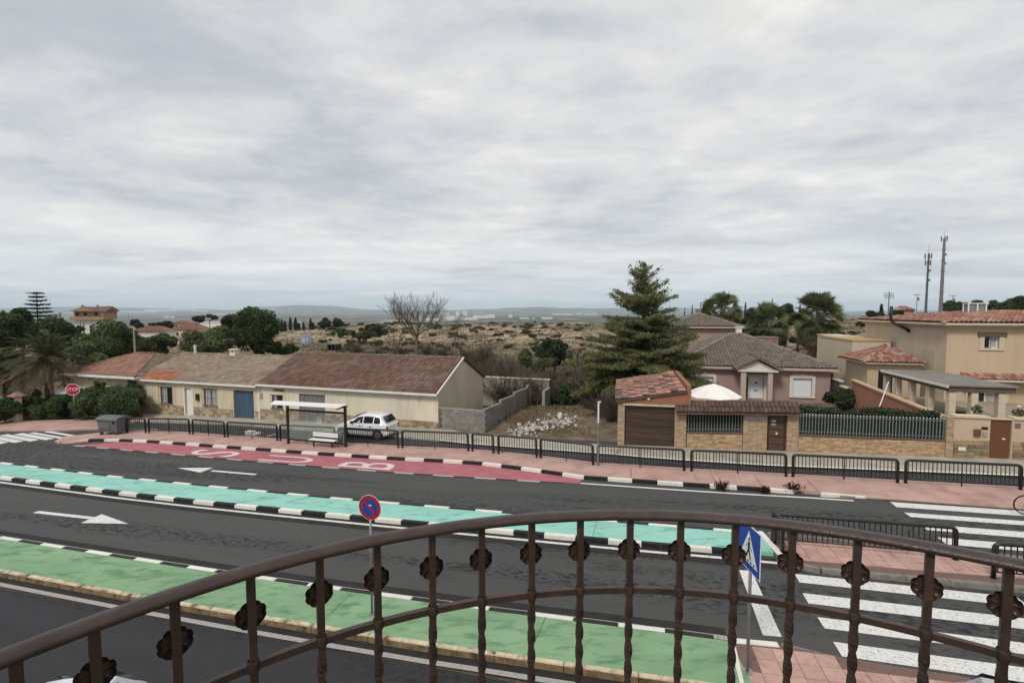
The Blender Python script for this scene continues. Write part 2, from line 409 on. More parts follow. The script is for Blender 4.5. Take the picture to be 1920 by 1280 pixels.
# edges read along the street (all are lines on the street plane)
def GL(px, h=0.0): return [G(u, v, h) for u, v in px]
KH = .13
teal_near = GL([(0,894),(104,907.5),(229,923.5),(372,939.5),(536,956),(724,974),(880,988.5),(1055,1005),(1202,1018),(1355,1030.5),(1459,1040)], KH)
teal_far = GL([(5,866),(210,891),(400,910),(475,917),(631,932),(810,947),(906,955),(1234,981.5),(1420,996)], KH)
green_far = GL([(5,1005),(85,1017.5),(170,1030.5),(262,1045),(362,1060),(482,1078),(655,1102),(790,1120),(936,1139),(1082,1157),(1267,1180),(1366,1193)], KH)
green_near = GL([(0,1072),(260,1120),(440,1151),(652,1186),(802,1210),(880,1221),(1270,1279),(1420,1300)], .16)
bay_kerb = GL([(108,829),(167,823.5),(226,824),(279,826),(329,829.5),(377,833),(429,837),(510,842.5),(569,847),(630,851),(694,855),(761,859),(831,862.5),(901,867),(974,876),(1050,886.5),(1090,893),(1135,896),(1230,902.5),(1326,909),(1377,912),(1447,917),(1539,924)], KH)
def extend(line, d0, d1):
    a = line[0] + (line[0] - line[1]).normalized() * d0; b = line[-1] + (line[-1] - line[-2]).normalized() * d1
    return ([a] if d0 else []) + line + ([b] if d1 else [])
teal_near = extend(teal_near, 30, 0); teal_far = extend(teal_far, 30, 0); green_far = extend(green_far, 30, 0); green_near = extend(green_near, 30, 0)

road = tag(sheet('road', [ST(-95, 9.2), ST(62, 9.2), ST(62, 27.6), ST(-95, 27.6)], m_asph), kind='structure')
# parking strip below the balcony, darker asphalt
park = tag(sheet('parking_road', [ST(-95, -9), ST(62, -9), ST(62, 9.1), ST(-95, 9.1)], m_asph2), kind='structure')
# the edge of the two asphalts lies under the green island
def off(line, d):      # parallel line shifted d metres across the street (towards the houses positive)
    out = []
    for i, p in enumerate(line):
        q = (line[min(i+1, len(line)-1)] - line[max(i-1, 0)]).normalized(); out.append(p + Vector((-q.y, q.x, 0)) * d)
    return out
def drop(line, h): return [Vector((p.x, p.y, S * p.x + h)) for p in line]
def ribbon(name, line, d0, d1, h, mat, parent=None):
    a, b = drop(off(line, d0), h), drop(off(line, d1), h); n = len(a)
    return MB().add(a + b, [(i, i+1, n+i+1, n+i) for i in range(n-1)]).build(name, mat, parent)

# ---- islands
m_teal = M('teal_coating', (.265, .525, .445), .75, .10, .8, .25, 25, dirt=(.15, .36, .31), dscale=2.6, dpos=(.52, .66), stretch=(.45, 1.2, 1), rz=R(-20), bdist=.006)
m_green = M('green_coating', (.200, .330, .190), .8, .14, .9, .25, 25, dirt=(.10, .20, .10), dscale=2.8, dpos=(.5, .66), stretch=(.45, 1.2, 1), rz=R(-20), bdist=.006)
m_red = M('red_bus_bay_coating', (.37, .125, .145), .8, .16, 2.2, .2, 30, dirt=(.26, .10, .11), dscale=3.2, dpos=(.52, .72), stretch=(.5, 1.3, 1), bdist=.006)
m_white = M('white_road_paint', (.66, .65, .62), .7, .12, 9, .2, 60, dirt=(.26, .255, .25), dscale=18, dpos=(.52, .66), bdist=.004)
m_kw = M('white_kerb_paint', (.70, .68, .61), .7, .10, 5, .25, 40, dirt=(.33, .30, .25), dscale=5, dpos=(.58, .8), bdist=.005, objvar=.06)
m_kb = M('black_kerb_paint', (.018, .018, .018), .6, .3, 6, .25, 40, dirt=(.06, .055, .05), dscale=6, dpos=(.56, .8), bdist=.005)
m_cream = M('cream_kerb_concrete', (.56, .47, .33), .85, .2, 4, .4, 30, dirt=(.11, .075, .045), dscale=2.6, dpos=(.5, .66), bdist=.008)
m_greyk = M('grey_kerb_concrete', (.20, .19, .17), .85, .2, 5, .4, 30, dirt=(.09, .08, .07), dscale=4, bdist=.008)

def kerb_mesh(name, mat, w=.17, h=.16, face=None):
    b = MB(); g = .006; b.box(g, 1 - g, 0, w, -h, 0)
    if face: b.mi = [1, 0, 1, 1, 1, 1]; mat = [mat, face]
    me = b.mesh(name, mat); return me
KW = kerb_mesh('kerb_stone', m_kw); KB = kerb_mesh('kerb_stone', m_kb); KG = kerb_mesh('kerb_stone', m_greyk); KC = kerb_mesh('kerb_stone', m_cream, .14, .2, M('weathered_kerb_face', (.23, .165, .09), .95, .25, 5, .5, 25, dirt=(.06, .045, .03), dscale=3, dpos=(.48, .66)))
for k_ in (KW, KB, KG, KC):       # small chamfer on the long top edges
    import bmesh
    bm = bmesh.new(); bm.from_mesh(k_)
    bmesh.ops.bevel(bm, geom=[e for e in bm.edges if all(v.co.z > -.01 for v in e.verts)], offset=.016, segments=2, affect='EDGES')
    bm.to_mesh(k_); bm.free()
def walk(line, step, start=0.0):
    pts = []; L_ = [0]
    for a, b in zip(line, line[1:]): L_.append(L_[-1] + (b - a).length)
    d = start
    def at(d):
        for i in range(len(line) - 1):
            if d <= L_[i+1] or i == len(line) - 2:
                t = (d - L_[i]) / (L_[i+1] - L_[i]); return line[i].lerp(line[i+1], t)
    while d <= L_[-1] + 1e-6: pts.append(at(d)); d += step
    return pts, L_[-1]
def stones(line, meshes, parent, side=1, step=1.03, start=0.0, raise_=.012, xmin=-1e9, first=0):
    # stones run left to right; the line is the outer top edge, side=+1: stone lies towards the houses from it
    pts, _ = walk(line, step, start)
    for i, (a, b) in enumerate(zip(pts, pts[1:])):
        if a.x < xmin: continue
        x = (b - a).normalized(); y = Vector((0, 0, 1)).cross(x).normalized(); z = x.cross(y)
        m3 = Matrix((x, y, z)).transposed()
        o = mobj('kerb_stone', meshes[(i + first) % len(meshes)], parent)
        p = a + Vector((0, 0, raise_))
        if side < 0: p = p - y * .17
        o.matrix_local = Matrix.Translation(p) @ m3.to_4x4() @ Matrix.Diagonal(((b - a).length, 1, 1, 1))
def island(name, near, far, right, mat, h, wn=.165, wf=.165):
    a = off(near, wn); b = off(far, -wf)
    pts = [Vector((p.x, p.y, S * p.x + h)) for p in a + right + b[::-1]]
    o = MB().prism(poly_up(pts), .14).build(name, mat); return tag(o, kind='structure')
end_teal = [G(1446, 1034, KH), G(1417, 997, KH)]
teal = island('teal_traffic_island', teal_near, teal_far, [], m_teal, KH)
def arc_to(line, u):    # distance along a line to the point above picture column u
    d = 0
    for a, b in zip(line, line[1:]):
        def uu(p): return 960 + F * p.x / (p.y * CP - (p.z - H0) * SP)
        ua, ub = uu(a), uu(b)
        if ua <= u <= ub: return d + (b - a).length * (u - ua) / (ub - ua)
        d += (b - a).length
    return d
sN = arc_to(teal_near, 22); k = int(sN // 1.035)
stones(teal_near, [KB, KW], teal, 1, 1.035, sN - k * 1.035, xmin=-34, first=k % 2)
sF = arc_to(teal_far, 5); k = int(sF // 1.035)
stones(teal_far, [KW, KB], teal, -1, 1.035, sF - k * 1.035, xmin=-36, first=k % 2)
# slanted white end of the island
ea, eb = teal_near[-1], teal_far[-1]
dirv = (eb - ea)
me_ = MB().prism(poly_up([ea + Vector((-.02, .02, .016)), ea + Vector((.17, -.03, .016)), eb + Vector((.16, .0, .016)), eb + Vector((-.02, 0, .016))]), .2)
me_.build('end_kerb', m_kw, teal)
green = island('green_traffic_island', green_near, green_far, [], m_green, .14, .135, .165)
sF = arc_to(green_far, 5); k = int(sF // 1.045)
stones(green_far, [KW, KB], green, -1, 1.045, sF - k * 1.045, xmin=-27, first=k % 2)
stones(green_near, [KC], green, 1, 1.5, .3, xmin=-25, raise_=.008)
MB().prism(poly_up([green_far[-1] + Vector((-.03, -.1, .01)), green_far[-1] + Vector((.08, -.1, .01)), G(1396, 1283, .15), G(1388, 1283, .15)]), .2).build('end_kerb', m_kw, green)
m_joint = M('dark_joint', (.05, .10, .06), .9)
for u0, v0, u1, v1 in ((663,1106,613,1156),(1023,1155,1002,1202)):      # expansion joints across the islands
    a, b = G(u0, v0, .1435), G(u1, v1, .1435); MB().add([a, a + Vector((.018, 0, 0)), b + Vector((.018, 0, 0)), b], [(3, 2, 1, 0)]).build('joint', m_joint, green)
m_joint2 = M('dark_joint_teal', (.07, .2, .17), .9)
for u0, v0, u1, v1 in ((1119,975,1110,1006),):
    a, b = G(u0, v0, .1335), G(u1, v1, .1335); MB().add([a, a + Vector((.018, 0, 0)), b + Vector((.018, 0, 0)), b], [(3, 2, 1, 0)]).build('joint', m_joint2, teal)
# ---- pavements
m_pav = M('pink_concrete_paving', (.44, .283, .245), .85, .10, 1.2, .3, 35, dirt=(.31, .185, .155), dscale=.9, dpos=(.48, .7), bdist=.006)
m_pavl = M('pale_concrete_paving', (.36, .33, .27), .9, .14, 1.5, .3, 35, dirt=(.2, .18, .15), dscale=1.1, bdist=.006)
back = GL([(120,818),(175,812.5),(237,809),(285,809),(356,811),(422,816.5),(521,823.5),(630,830),(750,837),(880,843),(927,847),(1007,855),(1114,868.5),(1285,879.5),(1476,890),(1685,902),(1917,915)], KH)
back = back[:1] + [p + RN * .22 for p in back[1:]]
back = extend(back, 0, 25)
front = off(bay_kerb, .165)
tail = [G(1580, 928.5, .10), G(1624, 931.5, .05), G(1672, 935, .03), G(1920, 953.5, .03), G(2300, 985, .03)]
pav = tag(MB().prism(poly_up([Vector(p) for p in [G(102, 826.5, .06)] + front + tail + back[::-1]]), .12).build('pink_pavement', m_pav), kind='structure')
sF = arc_to(bay_kerb, 167); k = int(sF // 1.035)
stones(bay_kerb, [KB, KW], pav, 1, 1.035, sF - k * 1.035, xmin=-26.5, first=k % 2, raise_=.012)
MB().prism(poly_up([G(1539, 924.5, KH+.01), G(1624, 931.5, .06), G(1622, 929.2, .06), G(1541, 922, KH+.01)]), .13).build('dropped_kerb', m_kw, pav)
MB().prism(poly_up([G(108, 829.5, .07), G(165, 825, KH+.01), G(166, 821.8, KH+.01), G(108, 827.6, .07)]), .1).build('dropped_kerb', M('pink_kerb', (.58, .43, .38), .8, .1, 3), pav)
m_pj = M('pavement_joint', (.24, .12, .10), .9)
for u0, v0, u1, v1 in ((664,834,640,850),(936,850,905,865),(988,856,968,873),(1183,877,1182,898),(1412,888,1432,914),(1509,896,1537,921),(1720,907,1760,938),(1300,884,1310,905),(820,842,800,858),(430,822,410,834),(540,829,515,841),(1182,876,1182,897),(1330,884,1345,908),(1610,900,1640,929)):
    a, b = G(u0, v0, KH + .003), G(u1, v1, KH + .003); w = Vector((.02, 0, 0))
    if u1 > 1600: a, b = G(u0, v0, .09), G(u1, v1, .05)
    MB().add([a, a + w, b + w, b], [(3, 2, 1, 0)]).build('paving_joint', m_pj, pav)
# left pavement and pale strips at the foot of the houses
lp = tag(MB().prism(poly_up(GL([(-420,786),(60,787),(190,786),(262,781),(262,788),(188,803),(100,806),(0,806),(-420,806)], .1)), .14).build('corner_pavement', m_pav), kind='structure')
hl = [G(262, 776, .1), G(347, 778, .1), G(437, 784, .1), G(822, 805, .1), G(1160, 833, .1)]
hf_ = GL([(262,789),(437,794.5),(480,798),(600,807),(740,817),(825,824.5),(885,831),(1154,850.5)], .1)
p_ = [q for q in hl[:4]] + [G(838, 806, .1), G(890, 818, .08), G(1010, 826, .08), G(1162, 838, .08)]
hp = tag(MB().prism(poly_up(hf_ + [q + RN * .3 for q in p_[::-1]]), .16).build('house_pavement', m_pavl), kind='structure')
ribbon('kerb_line', hf_[5:], -.13, -.002, .112, m_kw, hp)
rf = GL([(1156,850.5),(1204,855),(1285,861),(1440,870.5),(1700,881),(1920,890),(2300,908)], .1)
rb = [G(1160, 832, .1) + RN * .3, G(1287, 841, .1) + RN * .5, G(1496, 850, .1) + RN * .5, G(1772, 859.5, .1) + RN * .5, G(1920, 864, .1) + RN * .5, G(2300, 880, .1) + RN * .5]
rp = tag(MB().prism(poly_up(rf + rb[::-1]), .16).build('garage_pavement', m_pavl), kind='structure')
ribbon('kerb_line', rf, -.16, -.002, .112, m_kw, rp)
# service lane surface behind the barriers
lane = [Vector((p.x, p.y, S * p.x + .004)) for p in back] ; lane_b = [ST(62, 27.55, .004), ST(-60, 27.55, .004)]
tag(sheet('service_lane', poly_up(lane + lane_b), m_asph3), kind='structure')
# ---- bus bay
bay_n = GL([(140,834.5),(462,862.5),(635,877),(750,885.5),(872,893.5),(1005,901.5),(1086,906)], .0)
bk = [q for q in bay_kerb if -26 < q.x < 3.4]
bay = tag(sheet('red_bus_bay', poly_up([Vector((p.x, p.y, S * p.x + .004)) for p in bay_n + bk[::-1]]), m_red), kind='structure')
pts, _ = walk(bay_n, 1.0, 0)
for i in range(0, len(pts) - 1, 2):
    a, b = pts[i], pts[i+1]; x = (b - a).normalized(); y = Vector((-x.y, x.x, 0)) * .13; z = Vector((0, 0, .009))
    MB().add([a - y + z, b - y + z, b + z, a + z], [(0, 1, 2, 3)]).build('dash_marking', M('pale_dash_paint', (.45, .42, .39), .8, .2, 8, dirt=(.2, .18, .17), dscale=9), road)
    if i + 2 < len(pts):
        a, b = pts[i+1], pts[i+2]; x = (b - a).normalized(); y = Vector((-x.y, x.x, 0)) * .13
        MB().add([a - y + z, b - y + z, b + z, a + z], [(0, 1, 2, 3)]).build('dash_marking', m_kb, road)
# BUS lettering, tops pointing up the road to the left
for ch, (ua, va), (ub, vb) in (('S', (361, 845.8), (447, 852.8)), ('U', (493, 857), (588, 864)), ('B', (640, 868), (741, 875.5))):
    a, b = G(ua, va, .0), G(ub, vb, .0); c = (a + b) / 2; x = (b - a); ln = x.length * .96
    me = text_mesh(ch, 1.0, M('faded_lettering', (.60, .53, .52), .8, .12, 6, dirt=(.40, .22, .22), dscale=7, dpos=(.55, .72)))
    xs = [v.co.x for v in me.vertices]; ys = [v.co.y for v in me.vertices]
    cx, cy = (max(xs) + min(xs)) / 2, (max(ys) + min(ys)) / 2; w, hh = max(xs) - min(xs), max(ys) - min(ys)
    for v in me.vertices: v.co.x = (v.co.x - cx) / w * .95; v.co.y = (v.co.y - cy) / hh * ln
    o = mobj('bus_lettering', me, road)
    yv = -x.normalized(); xv = yv.cross(Vector((0, 0, 1))).normalized(); zv = xv.cross(yv)
    o.matrix_local = Matrix.Translation(c + Vector((0, 0, .0095))) @ Matrix((xv, yv, zv)).transposed().to_4x4()
# ---- painted lines
ribbon('edge_line', teal_near, -.30, -.17, .004, m_white, road)
m_shade_grime = M('gutter_shade_grime', (.024, .023, .022), .9, .3, 3, .3, 40)  # dark ribbons along kerb bases: contact shade painted in, with gutter dirt
ribbon('gutter_shade_grime', teal_near, -.62, -.30, .0035, m_shade_grime, road); ribbon('gutter_shade_grime', green_far, .22, .50, .0035, m_shade_grime, road); ribbon('gutter_shade_grime', green_near, -.20, .0, .0075, m_shade_grime, park); ribbon('gutter_shade_grime', teal_near, -.17, .0, .0035, m_shade_grime, road)
m_dull = M('dull_line_paint', (.36, .335, .32), .85, .2, 7, .2, 50, dirt=(.17, .16, .155), dscale=7, dpos=(.5, .72))
ribbon('edge_line', green_far, .06, .22, .004, m_dull, road)
ribbon('edge_line', green_near, -.34, -.20, .008, m_dull, park)
kl = [p for p in bay_kerb if p.x > 2.8] + [G(1600, 939, .0)]
kl = GL([(1088,906.5),(1160,911.5),(1240,917),(1330,923),(1420,928.5),(1520,934),(1602,939.5)])
ribbon('edge_line', kl, -.0, .13, .0045, m_white, road)
def arrow(tail, neck, tip, wa, wb, sh):
    T, K, P, A, B = (G(*q, .0045) for q in (tail, neck, tip, wa, wb)); d = (K - T).normalized(); y = Vector((-d.y, d.x, 0)) * sh
    K = K + d * .05
    MB().add([T - y, K - y, K + y, T + y], [(0, 1, 2, 3)]).build('arrow_marking', m_white, road)
    pts = poly_up([A, P, B]); pts = [p + Vector((0, 0, .004)) for p in pts]
    MB().add(pts, [(0, 1, 2)]).build('arrow_marking', m_white, road)
arrow((67, 959), (172, 970.5), (241, 981.5), (191, 963.5), (151, 980), .10)
arrow((480, 889), (398, 882), (333, 877), (400, 876.5), (375, 885.5), .09)
# zebra crossings
def stripe(p, q, r_, s_):
    MB().add(poly_up([G(*a, .0045) for a in (p, q, r_, s_)]), [(0, 1, 2, 3)]).build('zebra_stripe', m_white, road)
zx = RE
def zeb(uv0, uv1, ln):
    a, b = G(*uv0, .0045), G(*uv1, .0045); c = RE * ln; c.z = S * c.x
    MB().add(poly_up([a, b, b + c, a + c]), [(0, 1, 2, 3)]).build('zebra_stripe', m_white, road)
zeb((1490,1075), (1499,1091), 5); zeb((1504.7,1111), (1516,1130.5), 5); zeb((1532.6,1156), (1546,1177), 5); zeb((1562,1202), (1579,1229.5), 5)
zeb((1668.7,940.4), (1681,950), 5); zeb((1695,960), (1707.5,968.5), 5); zeb((1724,981.4), (1738.5,993), 5); zeb((1758,1006.7), (1775,1020), 5)
stripe((1386,1068), (1409,1069), (1466,1193), (1430.5,1190))
for i in range(7):      # the far crossing on the left, slanting over the mouth of the service lane
    a = G(90 - 28 * i, 808 + 2.3 * i, .0047); d_ = Vector((math.cos(R(-25)), math.sin(R(-25)), 0)); y_ = Vector((-d_.y, d_.x, 0)) * .23; e_ = a + d_ * 4.3; e_.z = S * e_.x + .0047
    MB().add(poly_up([a - y_, e_ - y_, e_ + y_, a + y_]), [(0, 1, 2, 3)]).build('zebra_stripe', m_white, road)
# parking bay lines and wheel stops in the service lane
for (a, b) in (((231, 806.5), (297, 804.5)), ((500, 817), (520, 813)), ((1386, 868), (1393, 864))):
    p, q = G(*a, .009), G(*b, .009); d = (q - p).normalized(); y = Vector((-d.y, d.x, 0)) * .06
    MB().add([p - y, q - y, q + y, p + y], [(0, 1, 2, 3)]).build('bay_line', m_white, road)
# ---- tiled pavements: crossing refuge and near pavement
m_tile = M('pink_paving_tile', (.45, .283, .24), .8, .12, 6, .35, 50, dirt=(.27, .155, .13), dscale=2.0, dpos=(.52, .72), objvar=.10, bdist=.006)
m_grout = M('tile_bed', (.16, .10, .085), .9, .15, 5)
TS = .40
tm = MB().box(.004, TS - .006, .004, TS - .006, -.03, 0).mesh('paving_tile', m_tile)
bm = bmesh.new(); bm.from_mesh(tm)
bmesh.ops.bevel(bm, geom=[e for e in bm.edges if all(v.co.z > -.01 for v in e.verts)], offset=.006, segments=1, affect='EDGES'); bm.to_mesh(tm); bm.free()
def inpoly(x, y, P):
    c = False
    for (a, b), (d, e_) in zip(P, P[1:] + P[:1]):
        if (b > y) != (e_ > y) and x < (d - a) * (y - b) / (e_ - b) + a: c = not c
    return c
def tiles(parent, poly, h, yaw=0.0, seed=1):
    rr = random.Random(seed); P = [(p.x, p.y) for p in poly]; c = poly[0]
    ex = Vector((math.cos(yaw), math.sin(yaw), 0)); ey = Vector((-ex.y, ex.x, 0))
    for i in range(-40, 41):
        for j in range(-40, 41):
            o = c + ex * (i * TS) + ey * (j * TS)
            m_ = [o + ex * (a * TS) + ey * (b * TS) for a, b in ((.5, .5), (.02, .02), (.98, .02), (.98, .98), (.02, .98))]
            if sum(inpoly(q.x, q.y, P) for q in m_) < 4: continue
            t = mobj('paving_tile', tm, parent)
            zx_ = Vector((ex.x, ex.y, S * ex.x)).normalized(); yy = Vector((0, 0, 1)).cross(zx_).normalized()
            t.matrix_local = Matrix.Translation((o.x, o.y, S * o.x + h + rr.uniform(-.002, .002))) @ Matrix((zx_, yy, zx_.cross(yy))).transposed().to_4x4()
ref = poly_up([G(1464,1046,KH), G(1500,1058,KH), G(1920,1096,KH), G(2150,1118,KH), G(2150,1075,KH), G(1920,1047,KH), G(1660,1022,KH), G(1440,1001,KH)])
refuge = tag(MB().prism([p - Vector((0, 0, .012)) for p in ref], .13).build('crossing_refuge', m_grout), kind='structure')
tiles(refuge, ref, KH, -RA + R(2), 3)
rl = [G(1464,1047,KH), G(1500,1058.5,KH), G(1920,1096.5,KH), G(2150,1118.5,KH)]
stones(rl, [KG], refuge, -1, 1.0, 0.0, raise_=.006)
stones([G(1440,1000.5,KH), G(1660,1021.5,KH), G(1920,1046.5,KH), G(2150,1074,KH)], [KG], refuge, 1, 1.0, 0, raise_=.006)
MB().prism(poly_up([G(1428,998,KH+.01), G(1440,999,KH+.01), G(1466,1046,KH+.01), G(1457,1044,KH+.01)]), .15).build('gravel_strip', M('gravel', (.12, .11, .10), .95, .5, 30, .8, 60), refuge)
npv = poly_up([G(1372,1196,KH), G(1465,1206,KH), G(1580,1232,KH), G(1780,1262,KH), G(2050,1305,KH), G(2050,1400,KH), G(1412,1400,KH), G(1398,1283,KH)])
npave = tag(MB().prism([p - Vector((0, 0, .012)) for p in npv], .13).build('near_pavement', m_grout), kind='structure')
tiles(npave, npv, KH, -RA + R(3), 5)
stones([G(1368,1194,KH), G(1466,1203,KH)], [KW], npave, -1, .98, 0, raise_=.006)
MB().prism(poly_up([G(1466,1204.5,KH+.006), G(1580,1232.5,.03), G(2050,1305,.03), G(2050,1311,.05), G(1580,1238,.05), G(1466,1210,KH+.006)]), .12).build('dropped_kerb', m_greyk, npave)
# ================================================================== BUILDINGS
m_cream_w = M('cream_render', (.64, .575, .45), .9, .10, 1.2, .3, 20, dirt=(.50, .435, .325), dscale=1.6, dpos=(.5, .72), stretch=(1, 1, .22), bdist=.01)
m_cream_w2 = M('old_yellow_render', (.56, .48, .345), .9, .12, 1.6, .3, 20, dirt=(.40, .335, .235), dscale=1.8, dpos=(.48, .7), stretch=(1, 1, .22), bdist=.01)
m_tan = M('gable_render', (.52, .45, .335), .9, .09, .8, .25, 18, dirt=(.38, .32, .23), dscale=.5, bdist=.01)
m_trimw = M('white_trim', (.66, .64, .58), .7, .08, 3, dirt=(.4, .37, .31), dscale=2, dpos=(.6, .8))
m_stone = M('plinth_stone', (.33, .26, .175), .9, .2, 3, .5, 30, island=.38, huevar=.012, bdist=.01)
m_mortar = M('mortar', (.30, .26, .20), .95, .15, 4)
m_tileA = M('roof_tile_faded', (.225, .165, .122), .9, .15, 1.3, island=.20, huevar=.008, dirt=(.265, .22, .17), dscale=.8, dpos=(.42, .66), stretch=(.25, 1, 1))
m_tileB = M('roof_tile_dark_brown', (.135, .08, .06), .9, .15, 1.2, island=.26, huevar=.008, dirt=(.185, .135, .105), dscale=.9, dpos=(.5, .72), stretch=(.25, 1, 1))
m_tileO = M('roof_tile_orange', (.31, .115, .065), .85, .2, 2, island=.2)
m_tileH = M('roof_tile_red', (.245, .128, .092), .9, .2, 1.3, island=.24, huevar=.01, dirt=(.22, .15, .11), dscale=.7, dpos=(.5, .72))
m_tileG = M('roof_tile_grey_brown', (.165, .135, .112), .85, .15, 1.5, island=.2, huevar=.008)
m_tileM = M('roof_tile_mottled', (.30, .15, .115), .85, .2, 4, island=.45, huevar=.02, speck=(.32, (.07, .055, .055)))
m_tileR = M('roof_tile_terracotta', (.27, .125, .092), .85, .2, 2, island=.35, huevar=.012, speck=(.22, (.36, .24, .19)))
m_under = M('roof_underlay', (.12, .08, .06), .95, .2)
m_dark = M('dark_opening', (.012, .012, .014), .5, .2)
m_iron = M('black_iron', (.012, .012, .013), .45, .2, 6, spec=.4)
m_blue = M('blue_painted_door', (.055, .095, .145), .7, .25, 4, .3, 30, dirt=(.10, .10, .09), dscale=2.5, stretch=(1, 1, .2))
m_curtain = M('pale_curtain', (.38, .37, .36), .9, .15, 6)
m_greyd = M('grey_shutter', (.17, .16, .15), .8, .2, 3, stretch=(1, 1, .2))
m_shut = M('white_shutter', (.72, .73, .74), .6, .03, 2)
m_glassd = M('dark_window_glass', (.02, .022, .025), .08, .2, spec=.6)

def wall_open(b, x0, x1, z0, z1, y0, y1, opens):
    xs = sorted({x0, x1} | {min(max(q, x0), x1) for o in opens for q in o[:2]}); zs = sorted({z0, z1} | {min(max(q, z0), z1) for o in opens for q in o[2:4]})
    for a, c in zip(xs, xs[1:]):
        run = None
        for d, e_ in zip(zs, zs[1:]):
            solid = not any(o[0] - 1e-4 <= a and c <= o[1] + 1e-4 and o[2] - 1e-4 <= d and e_ <= o[3] + 1e-4 for o in opens)
            if solid: run = (run[0], e_) if run else (d, e_)
            if not solid and run: b.box(a, c, y0, y1, *run); run = None
        if run: b.box(a, c, y0, y1, *run)
    return b
def rooftiles(name, parent, poly, mat, cw=.24, cl=.36, style='barrel', seed=0, lift=.02):
    # poly: points in one plane, first two along the eave; one tile per cell, courses overlapping upwards
    rr = np.random.default_rng(seed); P = [Vector(p) for p in poly]
    ex = (P[1] - P[0]).normalized(); n = ex.cross(P[2] - P[0]).normalized()
    if n.z < 0: n = -n
    ey = n.cross(ex).normalized()
    if ey.z < 0: ey = -ey
    Q = [((p - P[0]).dot(ex), (p - P[0]).dot(ey)) for p in P]
    mx0, mx1 = min(q[0] for q in Q), max(q[0] for q in Q); my1 = max(q[1] for q in Q)
    cells = [(i, j) for j in range(int(my1 / cl) + 1) for i in range(int((mx1 - mx0) / cw) + 1)
             if inpoly(mx0 + (i + .5) * cw, (j + .5) * cl, Q)]
    if style == 'barrel':
        prof = [(-.5, 0), (-.36, .26), (0, .40), (.36, .26), (.5, 0)]
        pr = [(a * cw, c * cw) for a, c in prof]
    else:
        pr = [(-.5 * cw, 0), (-.42 * cw, .018), (0, .010), (.42 * cw, .018), (.5 * cw, 0)]
    k = len(pr); T = []
    th = .035 if style == 'flat' else .03
    for a, c in pr: T.append((a, -.02, c + th))
    for a, c in pr: T.append((a * .86, cl, c * .8 + .004))
    for a, c in pr: T.append((a, -.02, c + th - .035))
    T = np.array(T); nf = [(i, i+1, k+i+1, k+i) for i in range(k-1)] + [(2*k+i, 2*k+i+1, i+1, i) for i in range(k-1)]
    C = np.array(cells, float)
    off_ = np.stack([mx0 + (C[:, 0] + .5) * cw, C[:, 1] * cl], 1) + rr.normal(0, .006, (len(C), 2))
    hz = lift + np.abs(rr.normal(0, .006, len(C)))
    a = T[None, :, 0] + off_[:, None, 0]; bb = T[None, :, 1] + off_[:, None, 1]; c = T[None, :, 2] + hz[:, None]
    V = np.array(P[0])[None, None] + a[..., None] * np.array(ex) + bb[..., None] * np.array(ey) + c[..., None] * np.array(n)
    nv = len(T); Fs = (np.array(nf)[None] + (np.arange(len(C)) * nv)[:, None, None]).reshape(-1, 4)
    me = bpy.data.meshes.new(name)
    me.vertices.add(V.shape[0] * nv); me.vertices.foreach_set('co', V.astype(np.float32).ravel())
    me.loops.add(Fs.size); me.loops.foreach_set('vertex_index', Fs.astype(np.int32).ravel())
    me.polygons.add(len(Fs)); me.polygons.foreach_set('loop_start', np.arange(0, Fs.size, 4, dtype=np.int32)); me.polygons.foreach_set('loop_total', np.full(len(Fs), 4, dtype=np.int32))
    me.materials.append(mat); me.update(calc_edges=True)
    return tag(mobj(name, me, parent), kind='stuff')
def ridge_caps(name, parent, a, b, mat, r=.11, step=.38):
    a, b = Vector(a), Vector(b); n = max(int((b - a).length / step), 1); m = MB()
    for i in range(n):
        p, q = a.lerp(b, i / n), a.lerp(b, (i + 1.08) / n); m.cyl(p, q, r * 1.08, r * .9, 8)
    return tag(m.build(name, mat, parent, True), kind='stuff')
def stoneband(name, parent, x0, x1, z0, z1, y, mat, hmin=.12, hmax=.22, lmin=.16, lmax=.42, seed=0, slope=0.0, dep=.03, gap=.012):
    rr = random.Random(seed); b = MB(); z = z0
    while z < z1 - .03:
        h = min(rr.uniform(hmin, hmax), z1 - z); x = x0
        if z1 - z - h < .06: h = z1 - z
        while x < x1 - .02:
            l = min(rr.uniform(lmin, lmax), x1 - x)
            if x1 - x - l < .06: l = x1 - x
            d = dep * rr.uniform(.5, 1.1); s0, s1 = slope * x, slope * (x + l)
            j = lambda: rr.uniform(-.006, .006)
            xa, xb, za, zb = x + gap / 2, x + l - gap / 2, z + gap / 2, z + h - gap / 2
            b.add([(xa + j(), y - d, za + s0 + j()), (xb + j(), y - d, za + s1 + j()), (xb + j(), y - d, zb + s1 + j()), (xa + j(), y - d, zb + s0 + j()),
                   (xa - .004, y, za + s0), (xb + .004, y, za + s1), (xb + .004, y, zb + s1), (xa - .004, y, zb + s0)],
                  [(0, 1, 2, 3), (4, 5, 1, 0), (5, 6, 2, 1), (6, 7, 3, 2), (7, 4, 0, 3)])
            x += l
        z += h
    return tag(b.build(name, mat, parent), kind='stuff')
def grille(parent, x0, x1, z0, z1, y, n=5, mat=m_iron):
    b = MB()
    for i in range(n):
        x = x0 + (x1 - x0) * i / (n - 1); b.cyl((x, y, z0), (x, y, z1), .011, n=5)
    for z in (z0 + .04, (z0 + z1) / 2, z1 - .04): b.box(x0 - .02, x1 + .02, y - .008, y + .008, z - .012, z + .012)
    for x in (x0, x1):
        for z in (z0 + .04, z1 - .04): b.box(x - .01, x + .01, y, y + .18, z - .01, z + .01)
    return b.build('grille', mat, parent)

